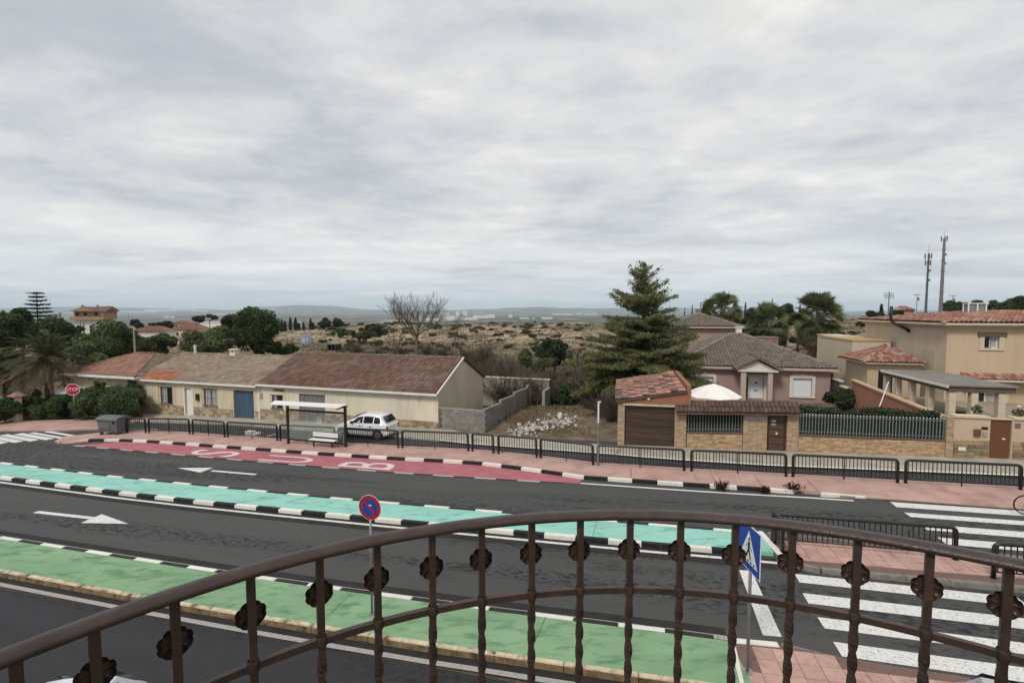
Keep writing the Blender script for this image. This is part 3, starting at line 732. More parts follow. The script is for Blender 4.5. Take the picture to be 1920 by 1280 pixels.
# ---------------------------------------------------------------- left terrace of two low houses
YL = -R(17.3); pL = G(822, 806.5); FL = Facade(pL, YL)
DEP = 8.0
def lowhouse(name, label, xl, xr, zb, eave, ridge, mw, mt, seed, gable_r, opens, trim):
    h = empty(name, pL, YL, label, 'house')
    o_r = [q['r'] for q in opens]
    w = MB(); wall_open(w, xl, xr, zb, eave, 0, .3, o_r); w.build('wall', mw, h)
    b = MB(); b.box(xl, xr, DEP - .3, DEP, zb, eave); b.build('rear_wall', mw, h)
    if gable_r:
        MB().add([(xr + .003, 0.001, zb), (xr + .003, DEP, zb), (xr + .003, DEP, eave), (xr + .003, DEP/2, ridge - .05), (xr + .003, .001, eave),
                  (xr - .25, .001, zb), (xr - .25, DEP, zb), (xr - .25, DEP, eave), (xr - .25, DEP/2, ridge - .05), (xr - .25, .001, eave)],
                 [(0,1,2,3,4), (9,8,7,6,5), (0,4,9,5), (1,0,5,6), (2,1,6,7), (3,2,7,8), (4,3,8,9)]).build('gable_wall', m_tan, h)
    oh = .28; sl = (ridge - eave) / (DEP / 2); e0 = eave - oh * sl
    rf = MB(); rx = xr + (.06 if gable_r else 0)
    pts = [(-oh, e0), (DEP/2, ridge), (DEP + oh, e0), (DEP + oh, e0 - .1), (DEP/2, ridge - .1), (-oh, e0 - .1)]
    n = len(pts)
    rf.add([(xl, y, z) for y, z in pts] + [(rx, y, z) for y, z in pts], [tuple(range(n)), tuple(range(2*n-1, n-1, -1))] + [(i, n+i, n+(i+1)%n, (i+1)%n) for i in range(n)])
    roof = rf.build('roof', m_under, h)
    rooftiles('roof_tiles', roof, [(xl, -oh, e0), (rx, -oh, e0), (rx, DEP/2, ridge), (xl, DEP/2, ridge)], mt, .30, .345, 'flat', seed)
    rooftiles('roof_tiles', roof, [(rx, DEP + oh, e0), (xl, DEP + oh, e0), (xl, DEP/2, ridge), (rx, DEP/2, ridge)], mt, .30, .345, 'flat', seed + 1)
    ridge_caps('ridge_tiles', roof, (xl, DEP/2, ridge + .02), (rx, DEP/2, ridge + .02), m_tileA, .10)
    MB().box(xl, rx, -oh - .07, -oh + .02, e0 - .12, e0 + .03).build('gutter', m_trimw, h)
    if gable_r:
        for ya, yb in ((-oh, DEP/2), (DEP/2, DEP + oh)):
            za, zb_ = (e0, ridge) if ya < 0 else (ridge, e0)
            MB().add([(rx - .02, ya, za - .02), (rx + .07, ya, za - .02), (rx + .07, yb, zb_ - .02), (rx - .02, yb, zb_ - .02),
                      (rx - .02, ya, za + .09), (rx + .07, ya, za + .09), (rx + .07, yb, zb_ + .09), (rx - .02, yb, zb_ + .09)],
                     [(3,2,1,0),(4,5,6,7),(0,1,5,4),(1,2,6,5),(2,3,7,6),(3,0,4,7)]).build('verge', m_trimw if ya < 0 else m_under, h)
    for q in opens:
        x0, x1, z0, z1 = q['r']; k = q['k']
        if k == 'window':
            p = MB().box(x0, x1, .13, .16, z0, z1).build('window', m_dark, h)
            fr = MB()
            for a in (x0, x1 - .05): fr.box(a, a + .05, .09, .128, z0, z1)
            fr.box(x0 + .05, x1 - .05, .09, .128, z0, z0 + .05); fr.box(x0 + .05, x1 - .05, .09, .128, z1 - .05, z1); fr.box((x0+x1)/2 - .03, (x0+x1)/2 + .03, .088, .127, z0 + .05, z1 - .05)
            fr.build('frame', M('window_frame_brown', (.09, .055, .04), .6), p)
            MB().box(x0 + .05, x0 + (x1-x0)*q.get('c', .5), .115, .126, z0 + .05, z1 - .05).build('curtain', m_curtain, p)
            MB().box(x0 - .08, x1 + .08, -.05, .1, z0 - .07, z0 - .002).build('sill', m_mortar, p)
            g_ = grille(p, x0 - .02, x1 + .02, z0 - .02, z1 + .02, -.13, 6)
        elif k == 'door':
            p = MB().box(x0, x1, .12, .17, z0, z1).build('door', q['m'], h)
            for zz in (z0 + (z1-z0)*.12, z0 + (z1-z0)*.55): MB().box(x0 + .12, x1 - .12, .105, .119, zz, zz + (z1-z0)*.35).build('panel', q['m'], p)
            MB().box(x1 - .1, x1 - .06, .06, .118, z0 + .95, z0 + 1.1).build('handle', m_iron, p)
            MB().box(x0 - .13, x0 - .003, -.02, .12, z0, z1 + .13).build('jamb', m_trimw, p); MB().box(x1 + .003, x1 + .13, -.02, .12, z0, z1 + .13).build('jamb', m_trimw, p)
        elif k == 'gate':
            p = MB().box(x0, x1, .14, .18, z0, z1).build('garage_door' if q['m'] is m_blue else 'shuttered_door', q['m'], h)
            n_ = q.get('n', 10)
            for i in range(n_):
                a = x0 + (x1 - x0) * i / n_; MB().box(a + .012, a + (x1-x0)/n_ - .012, .115, .139, z0 + .03, z1 - .03).build('board', q['m'], p)
    return h, roof
xm = FL.px(487, 760)[0]; xl1 = FL.px(258, 745)[0]
eave2 = FL.px(655, 725)[1]; ridge2 = FL.px(866, 671, DEP/2)[1]
ridge1 = FL.px(420, 664.5, DEP/2)[1]; eave1 = FL.px(370, 713)[1]
def rc(u0, v0, u1, v1): return FL.rect(u0, v0, u1, v1)
h2, roof2 = lowhouse('low_house', 'low cream house with dark brown tiled roof and stone plinth behind the bus shelter', xm, 0, -.8, eave2, ridge2, m_cream_w, m_tileB, 11, True,
    [dict(r=rc(510,740,530,766), k='window', c=.35), dict(r=rc(561,739,610,798), k='gate', m=m_greyd, n=6)], True)
h1, roof1 = lowhouse('low_house', 'low yellowed house with faded tiles, blue garage door and grilled windows', xl1, xm - .004, -1.2, eave1, ridge1, m_cream_w2, m_tileA, 21, False,
    [dict(r=rc(301,725,323,757), k='window', c=.45), dict(r=rc(382,729,407,761), k='window', c=.9), dict(r=rc(347,728,360,777), k='door', m=m_trimw), dict(r=rc(438,732,476,786), k='gate', m=m_blue, n=9)], True)
# new orange tiles at one eave corner, verge between the two roofs
sl1 = (ridge1 - eave1) / (DEP/2); e01 = eave1 - .28 * sl1
rooftiles('patch_tiles', roof1, [(xl1 + .25, -.28, e01 + .02), (xl1 + 4.0, -.28, e01 + .02), (xl1 + 4.0, 1.05, eave1 + 1.05 * sl1 + .02), (xl1 + .9, 1.05, eave1 + 1.05 * sl1 + .02)], m_tileO, .30, .345, 'flat', 5, .035)
ridge_caps('verge_tiles', roof1, (xm, -.25, e01 + .06), (xm, DEP/2, ridge1 + .06), m_tileA, .10)
def plinth(h, segs, zt, seed):
    for i, (a, b, z0) in enumerate(segs):
        stoneband('stone_plinth', h, a, b, z0, zt, -.001, m_stone, seed=seed + i, dep=.045)
zt2 = FL.px(780, 787.5)[1]; zt1 = FL.px(420, 766.5)[1]
d0, d1 = rc(561,739,610,798)[:2]; plinth(h2, [(xm + .06, d0 - .02, -.6), (d1 + .02, -.01, -.45)], zt2, 31)
w0, w1 = rc(347,728,360,777)[:2]; g0, g1 = rc(438,732,476,786)[:2]
plinth(h1, [(xl1, w0 - .15, -1.0), (w1 + .15, g0 - .06, -.9), (g1 + .05, xm - .1, -.6)], zt1, 41)
MB().box(xm - .16, xm + .02, -.03, .02, -.8, eave1 - .12).build('pilaster', m_trimw, h1)
a_ = FL.rect(369,738,374,750); MB().box(a_[0], a_[1], -.14, -.002, a_[2], a_[3]).build('letter_box', m_iron, h1, bevel=.02)
a_ = FL.rect(512,729,533,733.5); MB().box(a_[0], a_[1], -.025, -.002, a_[2], a_[3]).build('street_plate', M('brown_plate', (.16, .12, .09), .6), h2)
a_ = FL.rect(485,736,490,746); MB().box(a_[0] + .1, a_[1] + .1, -.06, -.002, a_[2], a_[3]).build('meter_box', M('grey_box', (.3, .29, .27), .7), h2)
cb = MB(); zc_ = eave1 - .28
for i in range(24):
    x0_ = xl1 + (xm - xl1) * i / 24; x1_ = xl1 + (xm - xl1) * (i + 1) / 24
    f = lambda t: zc_ - .10 * math.sin(t * 9) ** 2
    cb.cyl((x0_, -.03, f(i / 24)), (x1_, -.03, f((i + 1) / 24)), .012, n=4)
cb.build('wall_cable', M('pale_cable', (.5, .48, .44), .7), h1)
# chimneys, vent and aerial
def on_roof(u, v, off_): x, z = FL.px(u, v, off_); return x, z
x, z = on_roof(440, 660, DEP/2); c = MB(); c.box(x - .28, x + .28, DEP/2 - .25, DEP/2 + .25, ridge1 - .3, ridge1 + .22)
for a in (-.26, .14): c.box(x + a, x + a + .12, DEP/2 - .24, DEP/2 + .24, ridge1 + .22, ridge1 + .42)
c.box(x - .34, x + .34, DEP/2 - .3, DEP/2 + .3, ridge1 + .42, ridge1 + .5); c.build('chimney', m_cream_w, roof1)
ae = MB(); ae.cyl((x, DEP/2, ridge1 + .4), (x, DEP/2, ridge1 + 1.25), .02, n=5)
ae.cyl((x - .1, DEP/2, ridge1 + 1.2), (x + .55, DEP/2 - .1, ridge1 + 1.12), .014, n=5)
for i in range(6): ae.cyl((x + i * .1, DEP/2 - .25, ridge1 + 1.19 - i * .012), (x + i * .1, DEP/2 + .25, ridge1 + 1.19 - i * .012), .009, n=4)
ae.build('aerial', m_iron, roof1)
x, z = on_roof(366, 655, DEP/2); MB().lathe([(.0, 0), (.1, 0), (.1, .62), (.13, .62), (.13, .78), (0, .78)], 8, (x, DEP/2, ridge1 - .05)).build('vent_pipe', m_trimw, roof1)
x, z = on_roof(627, 655, DEP/2 + .5); c = MB(); c.box(x - .34, x + .34, DEP/2 + .2, DEP/2 + .8, ridge2 - .4, ridge2 + .28); ch = c.build('chimney', M('chimney_brick', (.27, .17, .12), .9, .2, 8), roof2)
c = MB(); c.box(x - .4, x + .4, DEP/2 + .14, DEP/2 + .86, ridge2 + .28, ridge2 + .34)
for a in (-.38, -.05, .28): c.box(x + a, x + a + .1, DEP/2 + .16, DEP/2 + .84, ridge2 + .34, ridge2 + .66)
c.box(x - .4, x + .4, DEP/2 + .14, DEP/2 + .86, ridge2 + .66, ridge2 + .74); c.build('cowl', m_iron, ch)
MB().cyl((x - 1.3, DEP/2, ridge2), (x - 1.3, DEP/2, ridge2 + .75), .03, n=6).build('vent_pipe', M('dull_pipe', (.25, .22, .17), .8), roof2)

# ---------------------------------------------------------------- hipped house on the left corner
xa, xb = FL.px(118, 745, -.4)[0], FL.px(247, 705, -.6)[0]
he = FL.px(200, 703, -.6)[1]; hr_ = FL.px(268, 661.5, 3.6)[1]
hh = empty('hipped_house', pL, YL, 'red tiled hipped house half hidden by shrubs behind the stop sign', 'house')
w = MB(); ww = FL.px(245, 740)[0] - .3
wall_open(w, xa + .5, ww, -1.3, he, 0, .3, [(xa + 1.6, xa + 3.6, .2, 1.3)]); w.build('wall', m_cream_w2, hh)
MB().box(ww - .28, ww - .003, .3, 7.5, -1.3, he).build('wall', m_cream_w2, hh); MB().box(xa + .5, xa + .8, .3, 7.5, -1.3, he).build('wall', m_cream_w2, hh)
p = MB().box(xa + 1.6, xa + 3.6, .14, .18, .2, 1.3).build('window', m_dark, hh); MB().box(xa + 1.5, xa + 3.7, -.04, .1, .12, .198).build('sill', m_trimw, p)
rx0, rx1, yf, yb = xa, xb + .35, -.65, 7.9
rl_, rr_ = xa + 3.2, xb + .35 - 3.4; ym = 3.6
E0, E1, E2, E3 = (rx0, yf, he), (rx1, yf, he), (rx1, yb, he), (rx0, yb, he); A, B = (rl_, ym, hr_), (rr_, ym, hr_)
rf = MB().add([E0, E1, E2, E3, A, B], [(0,1,5,4), (1,2,5), (2,3,4,5), (3,0,4), (3,2,1,0)]).build('roof', m_under, hh)
rooftiles('roof_tiles', rf, [E0, E1, B, A], m_tileH, .26, .36, 'flat', 51); rooftiles('roof_tiles', rf, [E1, E2, B], m_tileA, .26, .36, 'flat', 52)
rooftiles('roof_tiles', rf, [E3, E0, A], m_tileH, .26, .36, 'flat', 53); rooftiles('roof_tiles', rf, [E2, E3, A, B], m_tileH, .26, .36, 'flat', 54)
for a, b in ((E0, A), (E1, B), (E2, B), (E3, A), (A, B)): ridge_caps('ridge_tiles', rf, a, b, m_tileH, .11)
f = MB(); f.box(rx0, rx1, yf - .05, yf + .02, he - .22, he - .01); f.box(rx1 - .06, rx1 + .03, yf + .03, yb, he - .22, he - .01); f.build('fascia', m_trimw, hh)
# awning slab in its garden
aw = [PY(140, 716.5, 41.2), PY(176, 719.5, 40.6), PY(148, 737, 38.6), PY(102, 737, 39.4)]
zlow = [Vector((p.x, p.y, p.z)) for p in aw]
awo = empty('awning', (aw[3].x, aw[3].y, S * aw[3].x), 0, 'white sloping awning sheet on posts behind the stop sign', 'awning')
o_ = awo.location
MB().prism(poly_up([p - o_ for p in zlow]), .07).build('sheet', m_shut, awo)
for p in aw: MB().cyl((p.x - o_.x, p.y - o_.y, -.1), (p.x - o_.x, p.y - o_.y, p.z - o_.z - .03), .035, n=6).build('post', m_greyd, awo)

# ---------------------------------------------------------------- grey block wall and yard behind it
m_blk = M('concrete_block', (.215, .205, .18), .95, .18, 5, .4, 40, dirt=(.13, .125, .105), dscale=1.6, objvar=.14, bdist=.006)
m_blkm = M('block_mortar', (.26, .25, .225), .95, .15, 5)
blk = MB().box(.005, .395, -.1, .1, .005, .195).mesh('block', m_blk)
def blockwall(label, a, b, nrow, stepf=None, name='block_wall'):
    d = (b - a); L_ = Vector((d.x, d.y, 0)).length; yaw = math.atan2(d.y, d.x)
    w = empty(name, a, yaw, label, 'wall'); sl = d.z / L_
    core = MB()
    n = int(L_ / .4 + .5)
    for i in range(n):
        rows = nrow + (stepf(i / n) if stepf else 0); zb = sl * i * .4
        core.box(i * .4, i * .4 + .4, -.088, .088, zb - .5, zb + rows * .2 - .012)
        for j in range(rows):
            o = mobj('block', blk, w, (i * .4 + (.2 if (j % 2) else 0) - .1, 0, zb + j * .2))
    core.build('mortar_core', m_blkm, w)
    return w
bA = FL.p0 + FL.d * .35 + Vector((0, 0, .02)); bB = FL.p0 + FL.d * 2.95 + Vector((0, 0, .07))
bw = blockwall('rough grey concrete block wall joined to the cream gable house', bA, bB, 7)
MB().box(-.3, 2.62, -.11, .11, 1.4, 1.46).build('coping', m_blkm, bw)
bC = bB + FL.n * 10.2 + Vector((.2, 0, -.5))
blockwall('grey block wall running back from the lane beside the rubble', bB + FL.n * .12, bC, 7, lambda t: int(t * 3.2))
yd = empty('yard_wall', bB + FL.n * 11.5, YL, 'cream capped grey yard wall behind the block wall', 'wall')
MB().box(-4.3, 1.6, 0, .2, -1.2, 1.75).build('wall', M('yard_render', (.27, .255, .21), .95, .15, 2, dirt=(.18, .165, .13), dscale=1), yd)
MB().box(-4.4, 1.68, -.06, .26, 1.75, 1.86).build('coping', m_cream_w2, yd)
MB().box(1.55, 1.78, -2.2, -.07, -1.2, 1.2).build('pier', m_blkm, yd); MB().box(.4, .6, -2.0, -1.8, -1.2, 1.35).build('gate_post', M('rusty_post', (.09, .05, .035), .8), yd)

# ---------------------------------------------------------------- street wall, garage and gate of the pink house
m_brick = M('buff_brick', (.42, .29, .175), .9, .16, 6, .4, 40, island=.30, huevar=.012, bdist=.008)
m_brickp = M('buff_brick_pillar', (.40, .29, .19), .9, .14, 6, .4, 40, island=.2, huevar=.01, bdist=.008)
m_joint_b = M('buff_mortar', (.34, .27, .19), .95, .12, 5)
m_orange = M('orange_render', (.30, .13, .08), .85, .15, 2.5, .2, 25, dirt=(.26, .10, .06), dscale=1.8)
m_brown = M('brown_garage_door', (.062, .040, .028), .45, .35, 1.5, stretch=(.25, 1, 3), spec=.4)
m_brownl = M('brown_gate_panel', (.085, .055, .042), .5, .25, 3)
m_redbr = M('red_brown_frame', (.075, .022, .016), .5, .2, 3)
m_capt = M('brown_cap_tile', (.105, .068, .055), .85, .2, 4, island=.25)
YR = -R(12.6); pR = G(1287, 842.5); FR = Facade(pR, YR)
def gl(x): return S * math.cos(YR) * x           # street level along that wall
def rr4(u0, v0, u1, v1, off_=0.0): return FR.rect(u0, v0, u1, v1, off_)
# garage
ga = empty('garage', pR, YR, 'brick garage with brown sectional door and mottled tile roof', 'garage')
gx0, gx1 = FR.px(1158, 800)[0], FR.px(1287, 800)[0] - .01
do = rr4(1171, 761, 1265, 839); zt = FR.px(1215, 756)[1]
w = MB(); wall_open(w, gx0, gx1, -.3, zt, 0, .25, [(do[0], do[1], -.3, do[3])]); w.build('wall', m_joint_b, ga)
MB().box(gx0, gx0 + .22, .25, 6.0, -.8, 2.5).build('wall', m_joint_b, ga); MB().box(gx1 - .22, gx1, .25, 6.0, -.8, 3.0).build('wall', m_orange, ga)
for i, (a, b) in enumerate(((gx0, do[0]), (do[1], gx1))): stoneband('brickwork', ga, a + .01, b - .01, gl(a) - .2, zt - .25, -.002, m_brickp, .065, .066, .2, .24, seed=60 + i, dep=.02, gap=.008)
MB().box(do[0] - .1, do[1] + .1, -.05, .02, do[3], do[3] + .16).build('lintel', M('cream_lintel', (.52, .45, .34), .8), ga)
gd = MB().box(do[0], do[1], .16, .2, -.1, do[3]).build('garage_door', m_brown, ga)
npn = 6
for i in range(npn):
    za = -.02 + (do[3] + .0) * i / npn; zb = -.02 + (do[3]) * (i + 1) / npn
    MB().box(do[0] + .01, do[1] - .01, .13, .159, za + .012, zb - .012).build('door_panel', m_brown, gd, bevel=.012)
fl, fr_ = FR.px(1158, 748)[1], FR.px(1284, 733)[1]
MB().add([(gx0 - .02, -.08, zt + .002), (gx1 + .03, -.08, zt + .002), (gx1 + .03, -.08, fr_ + .02), (gx0 - .02, -.08, fl - .1), (gx0 - .02, .1, zt + .002), (gx1 + .03, .1, zt + .002), (gx1 + .03, .1, fr_ + .02), (gx0 - .02, .1, fl - .1)],
         [(0,1,2,3), (1,5,6,2), (5,4,7,6), (4,0,3,7), (3,2,6,7), (1,0,4,5)]).build('fascia', m_orange, ga)
R0, R1, R2, R3 = (gx0 - .12, -.2, fl - .04), (gx0 - .12, 6.2, fl + .12), (gx1, 6.2, fr_ + .18), (gx1, -.2, fr_ + .06)
rf = MB().add([Vector(q) for q in (R0, R3, R2, R1)] + [Vector(q) - Vector((0, 0, .09)) for q in (R0, R3, R2, R1)], [(0,1,2,3), (7,6,5,4), (0,4,5,1), (1,5,6,2), (2,6,7,3), (3,7,4,0)]).build('roof', m_under, ga)
rooftiles('roof_tiles', rf, [R1, R0, R3, R2], m_tileM, .23, .36, 'barrel', 61)
sd = MB().box(gx1 + .005, gx1 + .2, -.1, 6.2, 2.3, fr_ + .32).build('parapet', m_orange, ga)
a_ = rr4(1213, 742, 1220, 750); MB().cyl((a_[0] + .08, -.16, a_[2] + .1), (a_[0] + .08, -.08, a_[2] + .1), .07, n=10).build('lamp', m_trimw, ga)
# canopy, fences and pillars
sw = empty('garden_wall', pR, YR, 'buff brick street wall with picket railings, tiled canopy and dark gate', 'wall')
segs = [(1287.5, 1392, 812, 812.5), (1496.5, 1772, 816, 827)]
def xr_(u, v=830): return FR.px(u, v)[0]
for i, (u0, u1, v0, v1) in enumerate(segs):
    a, b = xr_(u0), xr_(u1); zt0 = FR.px(u0, v0)[1]; zt1_ = FR.px(u1, v1)[1]
    b_ = MB(); 
    b_.add([(a, 0, gl(a) - .4), (b, 0, gl(b) - .4), (b, .22, gl(b) - .4), (a, .22, gl(a) - .4), (a, 0, zt0), (b, 0, zt1_), (b, .22, zt1_), (a, .22, zt0)], [(3,2,1,0),(4,5,6,7),(0,1,5,4),(1,2,6,5),(2,3,7,6),(3,0,4,7)])
    b_.build('wall', m_joint_b, sw)
    zl = min(zt0 - gl(a), zt1_ - gl(b))
    stoneband('brickwork', sw, a + .01, b - .01, -.2, zl - .01, -.002, m_brick, .055, .085, .12, .4, seed=70 + i, slope=gl(1), dep=.035, gap=.008)
    MB().add([(a, -.05, zt0), (b, -.05, zt1_), (b, .27, zt1_), (a, .27, zt0), (a, -.05, zt0 + .06), (b, -.05, zt1_ + .06), (b, .27, zt1_ + .06), (a, .27, zt0 + .06)], [(3,2,1,0),(4,5,6,7),(0,1,5,4),(1,2,6,5),(2,3,7,6),(3,0,4,7)]).build('coping', M('brown_coping', (.13, .085, .06), .8), sw)
    ph = .98 if i else 1.0
    pk = MB().box(-.019, .019, -.012, .012, 0, ph).mesh('picket', M('grey_green_picket', (.15, .17, .16), .5, .15, 5, objvar=.12))
    cap = MB().box(-.021, .021, -.014, .014, ph, ph + .05).mesh('picket_cap', M('pale_picket_cap', (.6, .6, .58), .5))
    n_ = int((b - a) / .137)
    m_net = M('dark_green_screen', (.012, .02, .017), .9, .3, 8)
    MB().add([(a, .10, zt0 + .06), (b, .10, zt1_ + .06), (b, .10, zt1_ + ph + .02), (a, .10, zt0 + ph + .02), (a, .112, zt0 + .06), (b, .112, zt1_ + .06), (b, .112, zt1_ + ph + .02), (a, .112, zt0 + ph + .02)], [(0,1,2,3),(7,6,5,4),(3,2,6,7),(0,4,5,1)]).build('screen', m_net, sw)
    for j in range(n_):
        x = a + (j + .5) * (b - a) / n_; z = zt0 + (zt1_ - zt0) * (x - a) / (b - a) + .06
        p = mobj('picket', pk, sw, (x, .05, z)); mobj('picket_cap', cap, p)
    for dz in (.12, ph - .1):
        MB().add([(a, .063, zt0 + dz + .06), (b, .063, zt1_ + dz + .06), (b, .095, zt1_ + dz + .06), (a, .095, zt0 + dz + .06), (a, .063, zt0 + dz + .10), (b, .063, zt1_ + dz + .10), (b, .095, zt1_ + dz + .10), (a, .095, zt0 + dz + .10)], [(3,2,1,0),(4,5,6,7),(0,1,5,4),(1,2,6,5),(2,3,7,6),(3,0,4,7)]).build('rail', M('picket_rail', (.12, .14, .13), .5), sw)
zc0 = FR.px(1287, 771)[1]; zc1 = FR.px(1495, 773)[1]; zcm = (zc0 + zc1) / 2
for i, (u0, u1, vt) in enumerate(((1392.5, 1437, 773), (1474.5, 1496, 774), (1772.5, 1786, 781))):
    a, b = xr_(u0), xr_(u1); z1 = FR.px(u0, vt)[1]
    MB().box(a, b, -.04, .34, gl(a) - .4, z1).build('pillar', m_joint_b, sw)
    stoneband('brickwork', sw, a, b, gl(a) - .2, z1, -.042, m_brickp, .065, .066, .2, .24, seed=80 + i, dep=.02, gap=.008)
a, b = xr_(1395), xr_(1435); zz = FR.px(1415, 785)[1]
for j in range(9):
    x = a + (b - a) * j / 9; t = MB().box(x + .01, x + (b-a)/9 - .012, -.075, -.064, zz, zz + .13).build('name_tile', M('white_tile', (.55, .55, .56), .3, .05), sw)
    MB().box(x + .035, x + .075, -.0775, -.0752, zz + .03, zz + .1).build('letter', M('blue_letter', (.08, .10, .25), .4), t)
gt = rr4(1438, 776, 1474, 848)
MB().box(gt[0], gt[1], .06, .12, gl(gt[0]) - .1, gt[3]).build('gate', m_redbr, sw)
gate = sw.children[-1]
for j in range(5):
    za = gl(gt[0]) + .05 + (gt[3] - .1 - gl(gt[0])) * j / 5
    MB().box(gt[0] + .1, gt[1] - .1, .035, .059, za + .03, za + (gt[3] - .1 - gl(gt[0])) / 5 - .02).build('gate_panel', m_brownl, gate, bevel=.01)
MB().cyl((gt[0] + .45, -.0, 1.0 + gl(gt[0])), (gt[0] + .45, .05, 1.0 + gl(gt[0])), .05, n=10).build('handle', m_shut, gate)
MB().box(gt[0] + .2, gt[0] + .4, .022, .034, gt[3] - .42, gt[3] - .3).build('notice', m_curtain, gate); MB().box(gt[0] + .2, gt[0] + .4, .022, .034, gt[3] - .58, gt[3] - .5).build('notice', m_curtain, gate)
# tiled canopy over railing, pillar and gate
ca, cb_ = xr_(1266, 765), xr_(1496, 765)
cz0 = FR.px(1290, 770)[1]; cz1 = cz0 + .12; czr = cz0 + .52
slc = (FR.px(1490, 772)[1] - FR.px(1290, 770)[1]) / (xr_(1490) - xr_(1290))
def cs(x): return slc * (x - xr_(1290))
pts = [(-.4, 0), (.2, .42), (.62, .12), (.62, .02), (.2, .3), (-.4, -.10)]
n = 6
cm = MB().add([(ca, y, cz0 + z + cs(ca)) for y, z in pts] + [(cb_, y, cz0 + z + cs(cb_)) for y, z in pts], [tuple(range(n)), tuple(range(2*n-1, n-1, -1))] + [(i, n+i, n+(i+1)%n, (i+1)%n) for i in range(n)])
can = cm.build('canopy', m_under, sw)
rooftiles('roof_tiles', can, [(ca, -.4, cz0 + cs(ca)), (cb_, -.4, cz0 + cs(cb_)), (cb_, .2, cz0 + .42 + cs(cb_)), (ca, .2, cz0 + .42 + cs(ca))], m_capt, .2, .36, 'barrel', 90)
ridge_caps('ridge_tiles', can, (ca, .2, cz0 + .44 + cs(ca)), (cb_, .2, cz0 + .44 + cs(cb_)), m_capt, .09)

# ---------------------------------------------------------------- pink house
m_pink = M('pink_render', (.345, .24, .21), .9, .07, 1.0, .25, 25, dirt=(.295, .20, .175), dscale=1.2, stretch=(1, 1, .2), bdist=.008)
m_pinkl = M('pale_pink_trim', (.46, .35, .30), .85, .06, 2)
m_surr = M('cream_surround', (.62, .585, .53), .8, .05, 3)
pP = PY(1267, 757, 38.6); FP = Facade(pP, -R(12.8))
ph_ = empty('pink_house', pP, -R(12.8), 'dusty pink bungalow with grey hipped roof, white shutters and small porch', 'house')
px1 = FP.px(1557, 720)[0]; ez = FP.px(1415, 692)[1]
w1 = FP.rect(1306, 706, 1337, 742); w2 = FP.rect(1486, 709, 1522, 743); dr = FP.rect(1403, 706, 1432, 755)
w = MB(); wall_open(w, 0, px1, -1.2, ez, 0, .3, [w1, w2, (dr[0] - .15, dr[1], -1.2, dr[3])]); w.build('wall', m_pink, ph_)
MB().box(px1 - .3, px1, .3, 10.7, -1.2, ez).build('wall', m_pink, ph_); MB().box(0, .3, .3, 10.7, -1.2, ez).build('wall', m_pink, ph_); MB().box(.3, px1 - .3, 10.4, 10.7, -1.2, ez).build('wall', m_pink, ph_)
MB().box(-.02, px1 + .02, -.02, .3 - .302, -1.2, w2[2] - .25).build('base_course', M('pink_base', (.32, .22, .195), .9, .06), ph_)
for r_ in (w1, w2):
    p = MB().box(r_[0], r_[1], .12, .17, r_[2], r_[3]).build('window', m_shut, ph_)
    ns = 14
    for j in range(ns):
        za = r_[2] + (r_[3] - r_[2]) * j / ns; MB().box(r_[0] + .02, r_[1] - .02, .10, .119, za + .006, za + (r_[3]-r_[2])/ns - .006).build('shutter_slat', m_shut, p)
    s_ = MB(); sw_ = .22
    s_.box(r_[0] - sw_, r_[0], -.06, .1, r_[2] - .02, r_[3] + .18); s_.box(r_[1], r_[1] + sw_, -.06, .1, r_[2] - .02, r_[3] + .18)
    xc = (r_[0] + r_[1]) / 2; s_.box(r_[0], r_[1], -.06, .1, r_[3] + .002, r_[3] + .18); s_.box(r_[0] - .05, r_[1] + .05, -.062, .098, r_[3] + .18, r_[3] + .25)
    s_.box(xc - .12, xc + .12, -.09, .05, r_[3] + .1, r_[3] + .31); s_.box(r_[0] - sw_, r_[1] + sw_, -.1, .1, r_[2] - .10, r_[2] - .02); s_.build('surround', m_surr, p)
dp = MB().box(dr[0], dr[1], .12, .17, dr[2] - .1, dr[3]).build('front_door', m_shut, ph_)
dw, dh = dr[1] - dr[0], dr[3] - dr[2]
for a, b, c, d in ((.18, .82, .08, .42), (.18, .82, .5, .92)): MB().box(dr[0] + a * dw, dr[0] + b * dw, .10, .119, dr[2] + c * dh, dr[2] + d * dh).build('panel', m_shut, dp, bevel=.015)
MB().box(dr[0] + .44*dw, dr[0] + .56*dw, .085, .099, dr[2] + .72*dh, dr[2] + .8*dh).build('door_light', m_dark, dp); MB().box(dr[0] + .4*dw, dr[0] + .6*dw, .085, .099, dr[2] + .45*dh, dr[2] + .475*dh).build('letter_slot', m_dark, dp)
for j in range(5): MB().box(dr[0] - .14, dr[0] - .02, .14, .17, dr[2] + .08 + dh * .19 * j, dr[2] + .08 + dh * .19 * j + dh * .14).build('glass_block', m_dark, dp)
sx = MB().box(dr[1] + .003, dr[1] + .2, -.03, .15, dr[2] - .1, dr[3] + .15).box(dr[0] - .15, dr[1], -.03, .15, dr[3] + .003, dr[3] + .15); sx.build('surround', m_surr, dp)
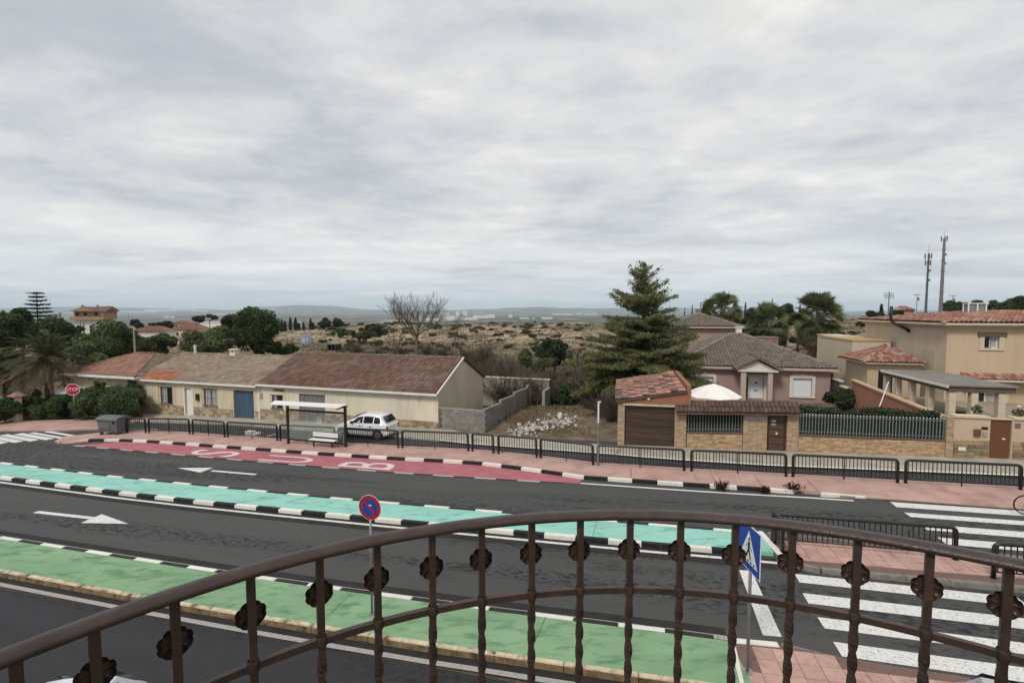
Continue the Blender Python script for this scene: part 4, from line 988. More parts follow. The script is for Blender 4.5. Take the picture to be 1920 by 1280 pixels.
# porch with pediment
q0, q1 = FP.px(1389, 720, -1.1), FP.px(1399, 720, -1.1); q2, q3 = FP.px(1440, 720, -1.1), FP.px(1449, 720, -1.1)
pz = FP.px(1420, 697, -1.1)[1]; pa = FP.px(1420, 675, -1.1)[1]
for a, b in ((q0[0], q1[0]), (q2[0], q3[0])): MB().box(a, b, -1.1, -.8, -1.0, pz).build('porch_pillar', m_pinkl, ph_)
l_, r__ = q0[0] - .25, q3[0] + .35; xc = (l_ + r__) / 2
MB().box(l_, r__, -1.2, -.003, pz + .002, pz + .16).build('porch_beam', m_surr, ph_)
MB().extr([(l_ + .1, pz + .162), (r__ - .1, pz + .162), (xc, pa - .05)], -1.05, -.9).build('pediment', m_surr, ph_)
pr = MB().add([(l_ - .2, -1.35, pz + .12), (xc, -1.35, pa + .1), (r__ + .2, -1.35, pz + .12), (l_ - .2, 1.6, pz + .12), (xc, 1.6, pa + .1), (r__ + .2, 1.6, pz + .12),
     (l_ - .2, -1.35, pz + .2), (xc, -1.35, pa + .18), (r__ + .2, -1.35, pz + .2), (l_ - .2, 1.6, pz + .2), (xc, 1.6, pa + .18), (r__ + .2, 1.6, pz + .2)],
     [(6,7,10,9), (7,8,11,10), (0,3,4,1), (1,4,5,2), (0,1,7,6), (1,2,8,7), (0,6,9,3), (2,5,11,8)]).build('porch_roof', M('porch_edge', (.27, .20, .16), .85), ph_)
rooftiles('roof_tiles', pr, [(l_ - .2, 1.6, pz + .2), (l_ - .2, -1.35, pz + .2), (xc, -1.35, pa + .18), (xc, 1.6, pa + .18)], m_tileG, .25, .33, 'barrel', 95)
rooftiles('roof_tiles', pr, [(r__ + .2, -1.35, pz + .2), (r__ + .2, 1.6, pz + .2), (xc, 1.6, pa + .18), (xc, -1.35, pa + .18)], m_tileG, .25, .33, 'barrel', 96)
ridge_caps('ridge_tiles', pr, (xc, -1.35, pa + .24), (xc, 1.6, pa + .24), m_tileG, .09)
# hipped roof
oh = .45; E0, E1, E2, E3 = (-oh, -oh, ez + .22), (px1 + oh, -oh, ez + .22), (px1 + oh, 11.1, ez + .22), (-oh, 11.1, ez + .22)
zr = FP.px(1380, 626, 5.4)[1]; A, B = (px1/2 - .5, 5.3, zr), (px1/2 + .5, 5.3, zr)
MB().box(-oh, px1 + oh, -oh, 11.1, ez + .003, ez + .2).build('cornice', m_pinkl, ph_)
rf = MB().add([E0, E1, E2, E3, A, B], [(0,1,5,4), (1,2,5), (2,3,4,5), (3,0,4), (3,2,1,0)]).build('roof', m_under, ph_)
for i, q in enumerate(([E0, E1, B, A], [E1, E2, B], [E2, E3, A, B], [E3, E0, A])): rooftiles('roof_tiles', rf, q, m_tileG, .25, .33, 'barrel', 100 + i)
m_ridge = M('pale_ridge_tile', (.30, .265, .23), .85, .2, 5)
for a, b in ((E0, A), (E1, B), (E2, B), (E3, A), (A, B)): ridge_caps('ridge_tiles', rf, a, b, m_ridge, .10)
x, _ = FP.px(1385, 620, 5.6); MB().box(x - .22, x + .22, 5.4, 5.85, zr - .2, zr + .55).box(x - .28, x + .28, 5.33, 5.92, zr + .55, zr + .66).build('chimney', m_trimw, rf)
x, _ = FP.px(1438, 640, 4.4); zq = FP.px(1438, 633, 4.4)[1]; MB().box(x - .8, x + .8, 4.1, 5.2, zr - 1.2, zq).box(x - .85, x + .85, 4.05, 5.25, zq, zq + .07).build('roof_box', M('roof_box', (.25, .17, .135), .9), rf)
for u, v in ((1360, 656), (1435, 657)):
    x, z = FP.px(u, v, 2.6); MB().box(x - .12, x + .12, 2.3, 2.55, z - .05, z + .16).build('vent_tile', m_capt, rf)

# ---------------------------------------------------------------- grey-roofed house behind the cedar
hb = PY(1313, 610, 62); bh = empty('rear_house', (hb.x, hb.y, -.5), -R(13), 'pink house with grey pyramid roof standing behind the cedar', 'house')
zb = hb.z + .5
MB().box(-4.2, 3.8, -3.6, 4.2, -2, zb - .1).build('wall', m_pink, bh)
E = [(-4.7, -4.1, zb), (4.3, -4.1, zb), (4.3, 4.7, zb), (-4.7, 4.7, zb)]; A = (-.2, .3, zb + 1.55)
rf = MB().add(E + [A], [(0,1,4), (1,2,4), (2,3,4), (3,0,4), (3,2,1,0)]).build('roof', m_under, bh)
for i in range(4): rooftiles('roof_tiles', rf, [E[i], E[(i+1)%4], A], m_tileG, .3, .4, 'barrel', 110 + i); ridge_caps('ridge_tiles', rf, E[i], A, m_ridge, .11)
MB().box(-4.72, 4.32, -4.12, 4.72, zb - .2, zb - .02).build('cornice', m_pinkl, bh)
MB().box(-.55, -.05, .2, .7, zb + 1.2, zb + 2.1).build('chimney', m_greyd, rf); MB().cyl((.05, .4, zb + 1.4), (.05, .4, zb + 2.9), .09, n=8).build('flue', M('grey_flue', (.25, .25, .26), .4), rf)

# ---------------------------------------------------------------- tan house on the right
m_sand = M('sand_render', (.50, .39, .26), .9, .06, .9, .2, 25, dirt=(.44, .34, .225), dscale=1.1, stretch=(1, 1, .2), bdist=.006)
m_sandg = M('greyed_sand_render', (.52, .435, .33), .9, .07, .9, .2, 25, dirt=(.44, .37, .28), dscale=1.1, stretch=(1, 1, .2), bdist=.006)
m_blockl = M('cream_stone_block', (.55, .475, .355), .85, .08, 4)
m_lint = M('brown_lintel', (.12, .085, .065), .8, .15, 4)
pT = PY(1777, 609, 31.0); YT = -R(13.2); zT = .8; FT = Facade((pT.x, pT.y, zT), YT); HT = pT.z - zT
th_ = empty('sand_house', (pT.x, pT.y, zT), YT, 'two storey sand coloured house with red tiled roof and pergola terrace', 'house')
uw = FT.rect(1845, 631, 1873, 653); gw = FT.rect(1818, 735, 1848, 766); gw2 = FT.rect(1857, 735, 1881, 766)
w = MB(); wall_open(w, 0, 12, -1.5, HT, 0, .3, [uw, (gw[0], gw2[1], gw[2], gw[3])]); w.build('wall', m_sand, th_)
MB().box(0, .3, .301, 11.0, -1.5, HT - .002).build('side_wall', m_sandg, th_); MB().box(11.7, 12, .3, 11, -1.5, HT).build('wall', m_sand, th_); MB().box(.3, 11.7, 10.7, 11, -1.5, HT).build('wall', m_sand, th_)
MB().box(-.03, -.001, 1.1, 2.6, -1.4, 4.1).build('render_patch', M('render_patch', (.45, .37, .27), .9, .08, 1), th_)
def tan_window(r_, name='window', jamb=True):
    p = MB().box(r_[0], r_[1], .2, .24, r_[2], r_[3]).build(name, m_glassd, th_)
    f = MB(); t = .05
    f.box(r_[0], r_[0] + t, .14, .199, r_[2], r_[3]); f.box(r_[1] - t, r_[1], .14, .199, r_[2], r_[3]); f.box(r_[0] + t, r_[1] - t, .14, .199, r_[2], r_[2] + t); f.box(r_[0] + t, r_[1] - t, .14, .199, r_[3] - t, r_[3])
    xm_ = (r_[0] + r_[1]) / 2; f.box(xm_ - .03, xm_ + .03, .142, .197, r_[2] + t, r_[3] - t); f.build('frame', m_shut, p)
    MB().box(xm_ + .03, r_[1] - t, .17, .19, r_[2] + t, r_[3] - t).build('curtain', m_curtain, p)
    MB().box(r_[0] - .3, r_[1] + .3, -.07, .1, r_[2] - .12, r_[2] - .003).build('sill', m_blockl, p)
    MB().box(r_[0] - .36, r_[1] + .36, -.09, .1, r_[3] + .003, r_[3] + .27).build('lintel', m_lint, p)
    if jamb:
        nb = 3
        for s0, s1 in ((r_[0] - .24, r_[0] - .003), (r_[1] + .003, r_[1] + .24)):
            for j in range(nb):
                za = r_[2] + (r_[3] - r_[2]) * j / nb; MB().box(s0, s1, -.05, .12, za + .004, za + (r_[3]-r_[2])/nb - .004).build('jamb_block', m_blockl, p)
    return p
tan_window(uw); tan_window((gw[0], gw2[1], gw[2], gw[3]))
gp = grille(th_, uw[0] + .02, (uw[0] + uw[1]) / 2, uw[2], uw[3], .06, 5)
oh = .5; E0, E1, E2, E3 = (-oh, -oh, HT + .15), (12 + oh, -oh, HT + .15), (12 + oh, 11.5, HT + .15), (-oh, 11.5, HT + .15)
zr = HT + .85; A, B = (4.6, 5.5, zr), (7.6, 5.5, zr)
MB().box(-oh, 12 + oh, -oh, 11.5, HT + .003, HT + .13).build('cornice', m_blockl, th_); MB().box(-.2, 12.2, -.2, 11.2, HT - .14, HT).build('cornice', m_sandg, th_)
rf = MB().add([E0, E1, E2, E3, A, B], [(0,1,5,4), (1,2,5), (2,3,4,5), (3,0,4), (3,2,1,0)]).build('roof', m_under, th_)
for i, q in enumerate(([E0, E1, B, A], [E1, E2, B], [E2, E3, A, B], [E3, E0, A])): rooftiles('roof_tiles', rf, q, m_tileR, .26, .38, 'barrel', 120 + i)
for a, b in ((E0, A), (E1, B), (E2, B), (E3, A), (A, B)): ridge_caps('ridge_tiles', rf, a, b, m_tileR, .11)
x = FT.px(1829, 580, 4.6)[0]; z = FT.px(1829, 585, 4.6)[1]
ac = MB()
for a in (-.55, -.02, .5): ac.box(x + a, x + a + .06, 4.4, 4.46, z - .25, z + .58); ac.box(x + a, x + a + .06, 4.95, 5.01, z - .25, z + .58)
ac.box(x - .55, x + .56, 4.4, 5.01, z + .58, z + .64); ac.build('skylight_frame', m_shut, rf); MB().box(x - .48, x + .49, 4.47, 4.94, z - .25, z + .5).build('skylight', M('grey_louvre', (.2, .2, .2), .6), rf)
# stove pipe on the side wall
FS = Facade((pT.x, pT.y, zT), YT + R(90))
def side(u, v): x_, z_ = FS.px(u, v); return (-.12, x_, z_)
a, b = side(1691, 604), side(1706, 618); MB().tube([(-.05, b[1], b[2] - .15), (-.14, b[1], b[2]), (-.62, a[1], a[2]), (-.72, a[1], a[2] + .3), (-.72, a[1], side(1691, 574)[2])], .10, 8).build('stove_pipe', m_iron, th_, True)
# tiled ledge above the ground floor
a = FT.px(1796, 705)[0]; z0 = FT.px(1850, 709)[1]
lg = MB().add([(a, -.75, z0), (12, -.75, z0), (12, -.002, z0 + .3), (a, -.002, z0 + .3), (a, -.75, z0 - .12), (12, -.75, z0 - .12), (12, -.002, z0 - .12), (a, -.002, z0 - .12)], [(0,1,2,3), (7,6,5,4), (0,4,5,1), (0,3,7,4), (1,5,6,2)]).build('ledge', m_blockl, th_)
rooftiles('roof_tiles', lg, [(a, -.75, z0), (12, -.75, z0), (12, 0, z0 + .3), (a, 0, z0 + .3)], m_tileR, .24, .36, 'barrel', 130)
# lower rear block
MB().box(-1.9, -.003, 11.0, 16, -1.5, 4.35).box(-1.95, .0, 10.95, 16.05, 4.35, 4.45).build('rear_block', m_sandg, th_)
MB().box(-2.9, -.35, 6.0, 12.4, -1.5, 4.35).build('rear_block', m_sandg, th_); MB().box(-2.95, -.3, 5.95, 12.45, 4.352, 4.44).build('parapet_cap', M('yellow_cap', (.4, .28, .12), .8), th_)
# annex with pyramid roof
an = empty('porch_annex', (th_.location.x, th_.location.y, zT), YT, 'small tiled pyramid roof annex against the sand house side wall', 'annex')
ax0, ax1, ay0, ay1 = -4.0, -.35, 1.4, 5.6; az_ = PY(1660, 687, 31.6).z - zT
MB().box(ax0 + .45, ax1 - .02, ay0 + .45, ay1 - .3, -1.5, az_ - .02).build('wall', m_sand, an)
MB().box(ax0 + 1.1, ax0 + 1.95, ay0 + .42, ay0 + .449, -1.0, az_ - .5).build('door', m_dark, an)
E = [(ax0, ay0, az_ + .12), (ax1, ay0, az_ + .12), (ax1, ay1, az_ + .12), (ax0, ay1, az_ + .12)]; A = ((ax0 + ax1) / 2 + .35, (ay0 + ay1) / 2, az_ + 1.12)
MB().box(ax0 + .05, ax1 - .01, ay0 + .05, ay1 - .05, az_, az_ + .11).build('cornice', m_blockl, an)
rf = MB().add(E + [A], [(0,1,4), (1,2,4), (2,3,4), (3,0,4), (3,2,1,0)]).build('roof', m_under, an)
for i in range(4): rooftiles('roof_tiles', rf, [E[i], E[(i+1)%4], A], m_tileR, .22, .32, 'barrel', 140 + i); ridge_caps('ridge_tiles', rf, E[i], A, m_tileR, .09)

# ---------------------------------------------------------------- terrace: street wall, side wall, pergola
zTW = FR.px(1820, 783)[1]
tw = empty('terrace_wall', pR, YR, 'cream street wall with stone plinth and brown door below the pergola', 'wall')
a, b = xr_(1786), xr_(1855, 820); dd = rr4(1855.5, 787, 1896.5, 862); e_ = dd[1]
zst = FR.px(1820, 826)[1]
wl_ = MB(); wall_open(wl_, a + .01, e_ + 6, -.4, zTW, .0, .3, [(dd[0], dd[1], -.4, dd[3])]); wl_.build('wall', M('pinkish_cream_render', (.49, .375, .265), .9, .06, 1.5), tw)
cp = MB().box(a, dd[0] - .02, -.07, .38, zTW, zTW + .1).box(dd[1] + .02, e_ + 6, -.07, .38, zTW, zTW + .1); cp.build('coping', m_blockl, tw)
stoneband('stone_plinth', tw, a + .02, dd[0] - .03, .0, zst - gl(a), -.002, M('brown_cladding_stone', (.25, .19, .115), .9, .25, 5, .5, 30, island=.4, huevar=.015), .12, .24, .2, .55, 150, gl(1), .05)
stoneband('stone_plinth', tw, dd[1] + .06, e_ + 3, .0, zst - gl(a), -.002, MATS['brown_cladding_stone'], .12, .24, .2, .55, 151, gl(1), .05)
dm = MB().box(dd[0] + .02, dd[1] - .02, .08, .13, gl(dd[0]) + .06, dd[3]).build('door', M('brown_metal_door', (.135, .058, .026), .5, .08, 2), tw)
MB().box(dd[0] + .52, dd[0] + .62, .03, .079, 1.0 + gl(dd[0]), 1.06 + gl(dd[0])).build('handle', m_shut, dm)
MB().box(dd[0] - .05, dd[1] + .05, -.25, .2, gl(dd[0]) - .2, gl(dd[0]) + .055).build('door_step', m_trimw, tw)
q = rr4(1825, 804, 1837, 817); MB().box(q[0], q[1], -.1, -.002, q[2], q[3]).build('letter_box', M('rust_box', (.16, .06, .03), .6), tw, bevel=.01)
q = rr4(1840, 800, 1852, 805); MB().box(q[0], q[1], -.02, -.002, q[2], q[3]).build('number_plate', m_dark, tw)
q = rr4(1842, 809, 1850, 818); MB().box(q[0], q[1], -.05, -.002, q[2], q[3]).build('intercom', M('grey_box', (.3, .29, .27), .6), tw)
q = rr4(1795, 837, 1809, 844); MB().box(q[0], q[1], -.075, -.06, q[2], q[3]).build('meter_door', m_trimw, tw)
q = rr4(1903, 793, 1913, 802); MB().box(q[0], q[1], -.03, -.002, q[2], q[3]).build('alarm_plate', M('purple_plate', (.2, .09, .13), .5), tw)
# terrace body and terracotta side wall
sW0 = FR.p0 + FR.d * xr_(1772) + FR.n * .4; yS = YT + R(90) - R(1.5)
tsw = empty('side_wall', (sW0.x, sW0.y, .5), yS, 'terracotta side wall with cream coping sloping up beside the hedge', 'wall')
MB().add([(0, 0, -.6), (10.2, 0, -.3), (10.2, 0, 2.25), (0, 0, 1.9), (0, -.2, -.6), (10.2, -.2, -.3), (10.2, -.2, 2.25), (0, -.2, 1.9)], [(3,2,1,0),(4,5,6,7),(0,1,5,4),(1,2,6,5),(2,3,7,6),(3,0,4,7)]).build('wall', M('terracotta_render', (.33, .155, .105), .9, .1, 1.2, dirt=(.27, .14, .105), dscale=.9), tsw)
MB().add([(-.1, .06, 1.9), (10.3, .06, 2.25), (10.3, -.27, 2.25), (-.1, -.27, 1.9), (-.1, .06, 1.99), (10.3, .06, 2.34), (10.3, -.27, 2.34), (-.1, -.27, 1.99)], [(0,1,2,3),(7,6,5,4),(4,5,1,0),(5,6,2,1),(6,7,3,2),(7,4,0,3)]).build('coping', M('buff_coping', (.47, .34, .22), .85, .15, 3), tsw)
for i in range(4):
    MB().box(10.3 + i * 1.9, 12.2 + i * 1.9 - .01, -.2, 0, -.8, 1.55 + i * .33).build('step_wall', M('dark_grey_render', (.075, .078, .075), .9, .2, 2), tsw)
    MB().box(10.28 + i * 1.9, 12.2 + i * 1.9, -.26, .06, 1.55 + i * .33, 1.64 + i * .33).build('coping', m_blockl, tsw)
q0_, q1_ = FS.px(1690, 815), 0
MB().box(4.3, 4.9, .003, .03, .95, 1.35).build('niche_grille', m_lint, tsw)
tf = poly_up([ST(*st(p_), 0) for p_ in (sW0 + FR.n * .05 + FR.d * .25, sW0 + FR.d * 9, sW0 + FR.d * 9 + FR.n * 12, sW0 + FR.n * 9.8 + FR.d * 2.4)])
tfl = tag(MB().prism([Vector((p.x, p.y, 1.75)) for p in tf], 2.0).build('terrace', M('terrace_paving', (.3, .25, .19), .9, .15, 2)), kind='structure')
pg0 = PY(1781, 777, 24.7)
pg = empty('pergola', (pg0.x, pg0.y, 1.75), YT, 'pergola of cream stone columns with flat grey roof on terrace', 'pergola')
zt_ = PY(1781, 733, 24.7).z - 1.75
def column(x, y):
    c = MB().box(x - .16, x + .16, y - .16, y + .16, 0, .05).build('column', m_blockl, pg)
    nb = 3
    for j in range(nb): MB().box(x - .15, x + .15, y - .15, y + .15, .05 + (zt_ - .05) * j / nb + .004, .05 + (zt_ - .05) * (j + 1) / nb - .004).build('column_block', m_blockl, c, bevel=.01)
for j, yy in enumerate((0, 1.75, 3.5, 5.0, 6.3)): column(.0, yy)
column(.95, .0); column(2.1, .0)
b = MB(); b.box(-.2, 2.6, -.2, .16, zt_, zt_ + .28); b.build('front_beam', m_lint, pg)
b = MB(); b.box(-.2, .16, .162, 6.6, zt_, zt_ + .28); b.build('side_beam', m_lint, pg)
MB().box(-.3, 2.7, -.3, 6.4, zt_ + .282, zt_ + .36).build('flat_roof', M('grey_roof_felt', (.19, .175, .16), .8, .2, 1.5), pg)
MB().box(-.34, -.302, -.34, 6.4, zt_ + .2, zt_ + .34).build('gutter', m_trimw, pg)
MB().box(.35, .85, .3, .5, .0, .55).build('dark_box', m_dark, pg)
# ---------------------------------------------------------------- parasol in the pink house's yard
pu = PY(1338, 719, 31.5); gz = .35
um = empty('parasol', (pu.x, pu.y, gz), .2, 'large white parasol open in front of the pink house', 'parasol')
ht = pu.z - gz; nr = 8; rad = 1.72
cm = MB(); N_ = nr * 6
prof = [(0, 0), (.33, -.17), (.66, -.40), (1, -.72)]
base = []
for ri, (f_, dz) in enumerate(prof):
    for k in range(N_):
        t = 2 * math.pi * k / N_; sag = .07 * f_ * math.sin(nr * t / 2) ** 2; rr_ = rad * f_ * (1 - .05 * math.sin(nr * t / 2) ** 2)
        cm.v.append((rr_ * math.cos(t), rr_ * math.sin(t), ht + dz - sag))
for ri in range(3):
    for k in range(N_): cm.f.append((ri*N_+k, ri*N_+(k+1)%N_, (ri+1)*N_+(k+1)%N_, (ri+1)*N_+k)); cm.mi.append(0)
m_par = M('white_canvas', (.78, .76, .72), .8, .04, 3)
o = cm.build('canopy', m_par, um, True)
vm = MB()
for k in range(N_):
    t = 2 * math.pi * k / N_; i = 3 * N_ + k; x, y, z = cm.v[i]; vm.v.append((x * 1.004, y * 1.004, z))
for k in range(N_):
    x, y, z = vm.v[k]; vm.v.append((x * .985, y * .985, z - .36 - .03 * math.sin(k * 2.1)))
for k in range(N_): vm.f.append((k, (k+1) % N_, N_ + (k+1) % N_, N_ + k)); vm.mi.append(0)
vm.build('valance', M('cream_canvas', (.62, .54, .40), .85, .06, 3), um, True)
MB().cyl((0, 0, 0), (0, 0, ht), .025, n=8).build('pole', m_iron, um); MB().lathe([(0, .06), (.3, .06), (.35, 0)], 12).build('base', m_greyd, um)
for k in range(nr):
    t = 2 * math.pi * k / nr; MB().cyl((.02 * math.cos(t), .02 * math.sin(t), ht - .04), (rad * .97 * math.cos(t), rad * .97 * math.sin(t), ht - .75), .01, n=4).build('rib', m_iron, um)

# ---------------------------------------------------------------- far houses, poles, masts
def hit(u, v, y0=40.0):            # where a sight line first meets the terrain
    y = y0
    while y < 22000:
        p = PY(u, v, y)
        if p.z <= float(terrain(p.x, p.y)): return p
        y *= 1.01
    return PY(u, v, 15000)
def simple_house(label, u0, u1, ve, vr, Y, name, wallm, tilem, h=4.0, dep=8.0, yaw=0.0, hip=True, group=None, win=0, tiles_=True):
    a, b = PY(u0, ve, Y), PY(u1, ve, Y); c = (a + b) / 2; w = (b - a).length; zr = PY((u0 + u1) / 2, vr, Y + dep / 2).z - c.z
    gz = c.z - h
    o = empty(name, (c.x, c.y, gz), yaw, label, 'house', group)
    MB().box(-w/2 + .3, w/2 - .3, 0, dep, -2, h).build('wall', wallm, o)
    E = [(-w/2, -.4, h), (w/2, -.4, h), (w/2, dep + .4, h), (-w/2, dep + .4, h)]
    k = w * .28 if hip else 0; A, B = (-w/2 + k, dep/2, h + zr), (w/2 - k, dep/2, h + zr)
    rf = MB().add(E + [A, B], [(0,1,5,4), (1,2,5), (2,3,4,5), (3,0,4), (3,2,1,0)]).build('roof', tilem, o)
    if tiles_:
        rooftiles('roof_tiles', rf, [E[0], E[1], B, A], tilem, .4, .5, 'barrel', int(u0))
    for j in range(win):
        x = -w/2 + w * (j + .7) / (win + .4)
        p = MB().box(x - .5, x + .5, -.03, .1, h - 2.2, h - .9).build('window', m_dark, o); MB().box(x - .6, x + .6, -.08, .05, h - 2.32, h - 2.21).build('sill', m_trimw, p)
    return o
m_white_w = M('white_render_far', (.62, .60, .56), .9, .08, .6)
# villa on the left skyline
va = PY(165, 600, 125); vi = empty('hill_villa', (va.x, va.y, va.z - 5.9), .22, 'ochre and white villa with brown roofs and balconies above the trees', 'house')
vi.scale = (.74,) * 3; m_och = M('ochre_render', (.33, .215, .13), .9, .1, 1); m_vr = M('villa_roof', (.15, .085, .07), .9, .2, 2)
MB().box(-3.9, 3.5, 0, 9, 0, 8.3).build('lower_wall', m_white_w, vi); MB().box(-4.4, 4.4, .6, 9, 8.3, 11.0).build('upper_wall', m_och, vi)
MB().box(-4.9, 4.9, -1.0, .6, 8.0, 8.3).box(-4.9, 4.9, -1.0, -.85, 8.3, 9.1).build('balcony', m_och, vi)
for x0, x1, xr0, zr0 in ((-5.2, 3.2, -1.0, 12.6),):
    MB().add([(x0, -.6, 11), (xr0, -.6, zr0), (x1, -.6, 11.0), (x0, 9.4, 11), (xr0, 9.4, zr0), (x1, 9.4, 11.0)], [(0,1,4,3), (1,2,5,4), (2,1,0), (3,4,5), (0,3,5,2)]).build('roof', m_vr, vi)
    MB().extr([(x0 + .5, 11.02), (x1 - .4, 11.02), (xr0, zr0 - .15)], -.64, -.61).build('gable', m_och, vi)
MB().add([(1.8, .2, 11), (5.4, .2, 11), (5.0, 5, 12.8), (1.5, 5, 12.8), (5.4, 9.4, 11), (1.8, 9.4, 11)], [(0,1,2,3), (1,4,2), (3,2,4,5), (0,3,5)]).build('roof', m_vr, vi)
for x in (-3.4, -1.0, 2.2):
    p = MB().box(x - .45, x + .45, .55, .62, 9.3, 10.6).build('window', m_dark, vi); MB().box(x - .55, x + .55, .5, .56, 9.18, 9.29).build('sill', m_trimw, p)
for x, y in ((-3.6, 4), (.2, 5.5), (3.9, 5)): MB().box(x - .3, x + .3, y - .3, y + .3, 11, 13.2 if x < 1 else 12.9).build('chimney', m_och, vi)
MB().box(-3.2, -2.2, -.05, .05, 3.4, 6.2).build('window', m_dark, vi); MB().box(.4, 1.6, -.05, .05, 3.4, 6.2).build('window', m_dark, vi)
simple_house('brown roofed long house beyond the street poles', 252, 306, 622, 611, 150, 'far_house', m_white_w, m_tileH, 4, 9, .25)
simple_house('low house with dull red roof by the downhill road', 322, 372, 618, 606, 175, 'far_house', m_cream_w2, m_tileH, 4, 9, .1, win=3)
simple_house('small ochre house with two dark windows on the skyline', 322, 350, 606, 601, 260, 'far_house', m_och, m_tileH, 3.5, 8, .0, win=2)
simple_house('flat white shed roof glimpsed beside the pines', 368, 425, 604, 603, 300, 'far_house', m_white_w, m_white_w, 3, 9, .0, False, tiles_=False)
simple_house('low white roofed shed among the left trees', 131, 150, 644.5, 642, 90, 'far_shed', m_white_w, m_white_w, 2, 4, 0, False, tiles_=False)
simple_house('tile roofed cottage left of the mobile masts', 1694, 1716, 581, 574, 110, 'far_house', m_och, m_tileR, 3.5, 6, -.2)
def pole(label, u, vt, Y, r=.11, name='utility_pole', mat=None, group=None, vb=None):
    t = PY(u, vt, Y); z0 = float(terrain(t.x, t.y)) - .2 if vb is None else PY(u, vb, Y).z
    o = empty(name, (t.x, t.y, z0), 0, label, 'pole', group)
    MB().cyl((0, 0, 0), (0, 0, t.z - z0), r * 1.2, r * .8, 7).build('shaft', mat or M('concrete_pole', (.28, .275, .25), .9, .1, 2), o)
    return o
def crossarm(o, z, w, n=3):
    b = MB().box(-w/2, w/2, -.06, .06, z - .06, z + .06)
    b.build('crossarm', m_greyd, o)
    for j in range(n): MB().cyl((-w/2 + w * (j + .5) / n, 0, z + .06), (-w/2 + w * (j + .5) / n, 0, z + .3), .05, n=5).build('insulator', m_lint, o)
pole('grey pole standing up behind the hipped house roof', 251, 617, 52); pole('thick grey pole among the left pines', 112, 586, 70, .2)
pole('left one of the two poles below the villa', 150, 601, 72, .12); pole('right one of the two poles below the villa', 156, 598, 72, .14)
pole('thin pole rising right of the low tiled ridge', 336, 628, 60, .05)
o = pole('distant lattice pole on the left plain', 241, 589, 160, .12); crossarm(o, 0, .1, 1)
for u, vt, Yd, lb in ((1720, 551, 150, 'power pole left of the shorter mast'), (1787, 553, 150, 'power pole right of the tall mast')):
    o = pole(lb + ' with crossarm and transformer', u, vt, Yd, .13); zt = o.children[0].dimensions.z; bpy.context.view_layer.update()
    zt = max(v.co.z for v in o.children[0].data.vertices); crossarm(o, zt - .3, 2.4); MB().lathe([(0, 0), (.35, 0), (.35, .9), (0, .9)], 8, (.3, 0, zt - 2.0)).build('transformer', m_greyd, o)
m_mast = M('dark_mast_steel', (.09, .09, .092), .6, .2, 2); m_mast2 = M('grey_mast_steel', (.16, .16, .16), .6, .2, 2)
def mast(label, u, vt, Y, r, mat, pan):
    t = PY(u, vt, Y); z0 = float(terrain(t.x, t.y)); o = empty('antenna_mast', (t.x, t.y, z0), .4, label, 'mast'); h = t.z - z0
    MB().cyl((0, 0, 0), (0, 0, h), r * 1.15, r * .7, 10).build('shaft', mat, o)
    for i in range(int(h / 3)): MB().lathe([(r * 1.3, 0), (r * 1.3, .12), (r * .9, .12)], 10, (0, 0, 1.5 + i * 3)).build('flange', mat, o)
    for z, n, rr_ in pan:
        for k in range(n):
            a = 2 * math.pi * k / n + .3; x, y = math.cos(a) * rr_, math.sin(a) * rr_
            p = MB().box(x - .12, x + .12, y - .12, y + .12, h + z - 1.0, h + z + .4).build('panel_antenna', m_mast2, o); MB().cyl((0, 0, h + z - .3), (x, y, h + z - .3), .04, n=4).build('bracket', m_mast, p)
    MB().cyl((0, 0, h), (0, 0, h + 2.4), .05, .02, 5).build('whip', m_mast, o)
    for z in (-4.5, -7): MB().cyl((r, 0, h + z), (r + .35, -.25, h + z), .35, .3, 10).build('dish', m_mast2, o)
mast('shorter dark telecom mast on the right skyline', 1741.5, 475, 130, .27, m_mast, ((-.5, 3, .75), (-2.2, 3, .6)))
mast('tall grey telecom mast on the right skyline', 1771, 447, 140, .42, m_mast2, ((.2, 3, .7),))
a = PY(1666, 578, 62); ag = empty('roof_aerial', (a.x, a.y, a.z - 3.0), .3, 'dish and grid aerial on a mast beyond the sand house', 'aerial')
MB().cyl((0, 0, 0), (0, 0, 5.1), .06, n=6).build('mast', m_greyd, ag); MB().lathe([(0, 0), (.3, .04), (.5, .14)], 14).build('dish', m_shut, ag, loc=(.05, -.1, 3.0), rot=(R(70), 0, R(20)))
for k in range(9): MB().cyl((-.9 + k * .2, -.1, 4.3 - .2 * abs(math.sin(k))), (-.9 + k * .2, .0, 5.0), .018, n=4).build('element', m_greyd, ag)
MB().cyl((-1, 0, 4.6), (1, 0, 4.6), .03, n=4).build('boom', m_greyd, ag)
# blue information board beyond the roofs
a = PY(573.5, 645, 105); bd = empty('information_board', (a.x, a.y, float(terrain(a.x, a.y))), -.1, 'blue and white information board standing in the scrub', 'sign')
zb = a.z - bd.location.z; MB().box(-1.15, 1.15, -.05, .05, zb, zb + 2.15).build('panel', M('blue_grey_panel', (.17, .22, .30), .6, .3, .8), bd)
for x in (-.9, .9): MB().box(x - .06, x + .06, .05, .13, -.2, zb + 2.1).build('post', m_greyd, bd)
for x0, x1, z0, z1 in ((-1.0, 1.0, 1.75, 2.0), (-.9, -.1, .3, 1.5), (.1, .6, .7, 1.5)): MB().box(x0, x1, -.065, -.052, zb + z0, zb + z1).build('print_field', M('pale_print', (.36, .39, .43), .6, .3, 4), bd)
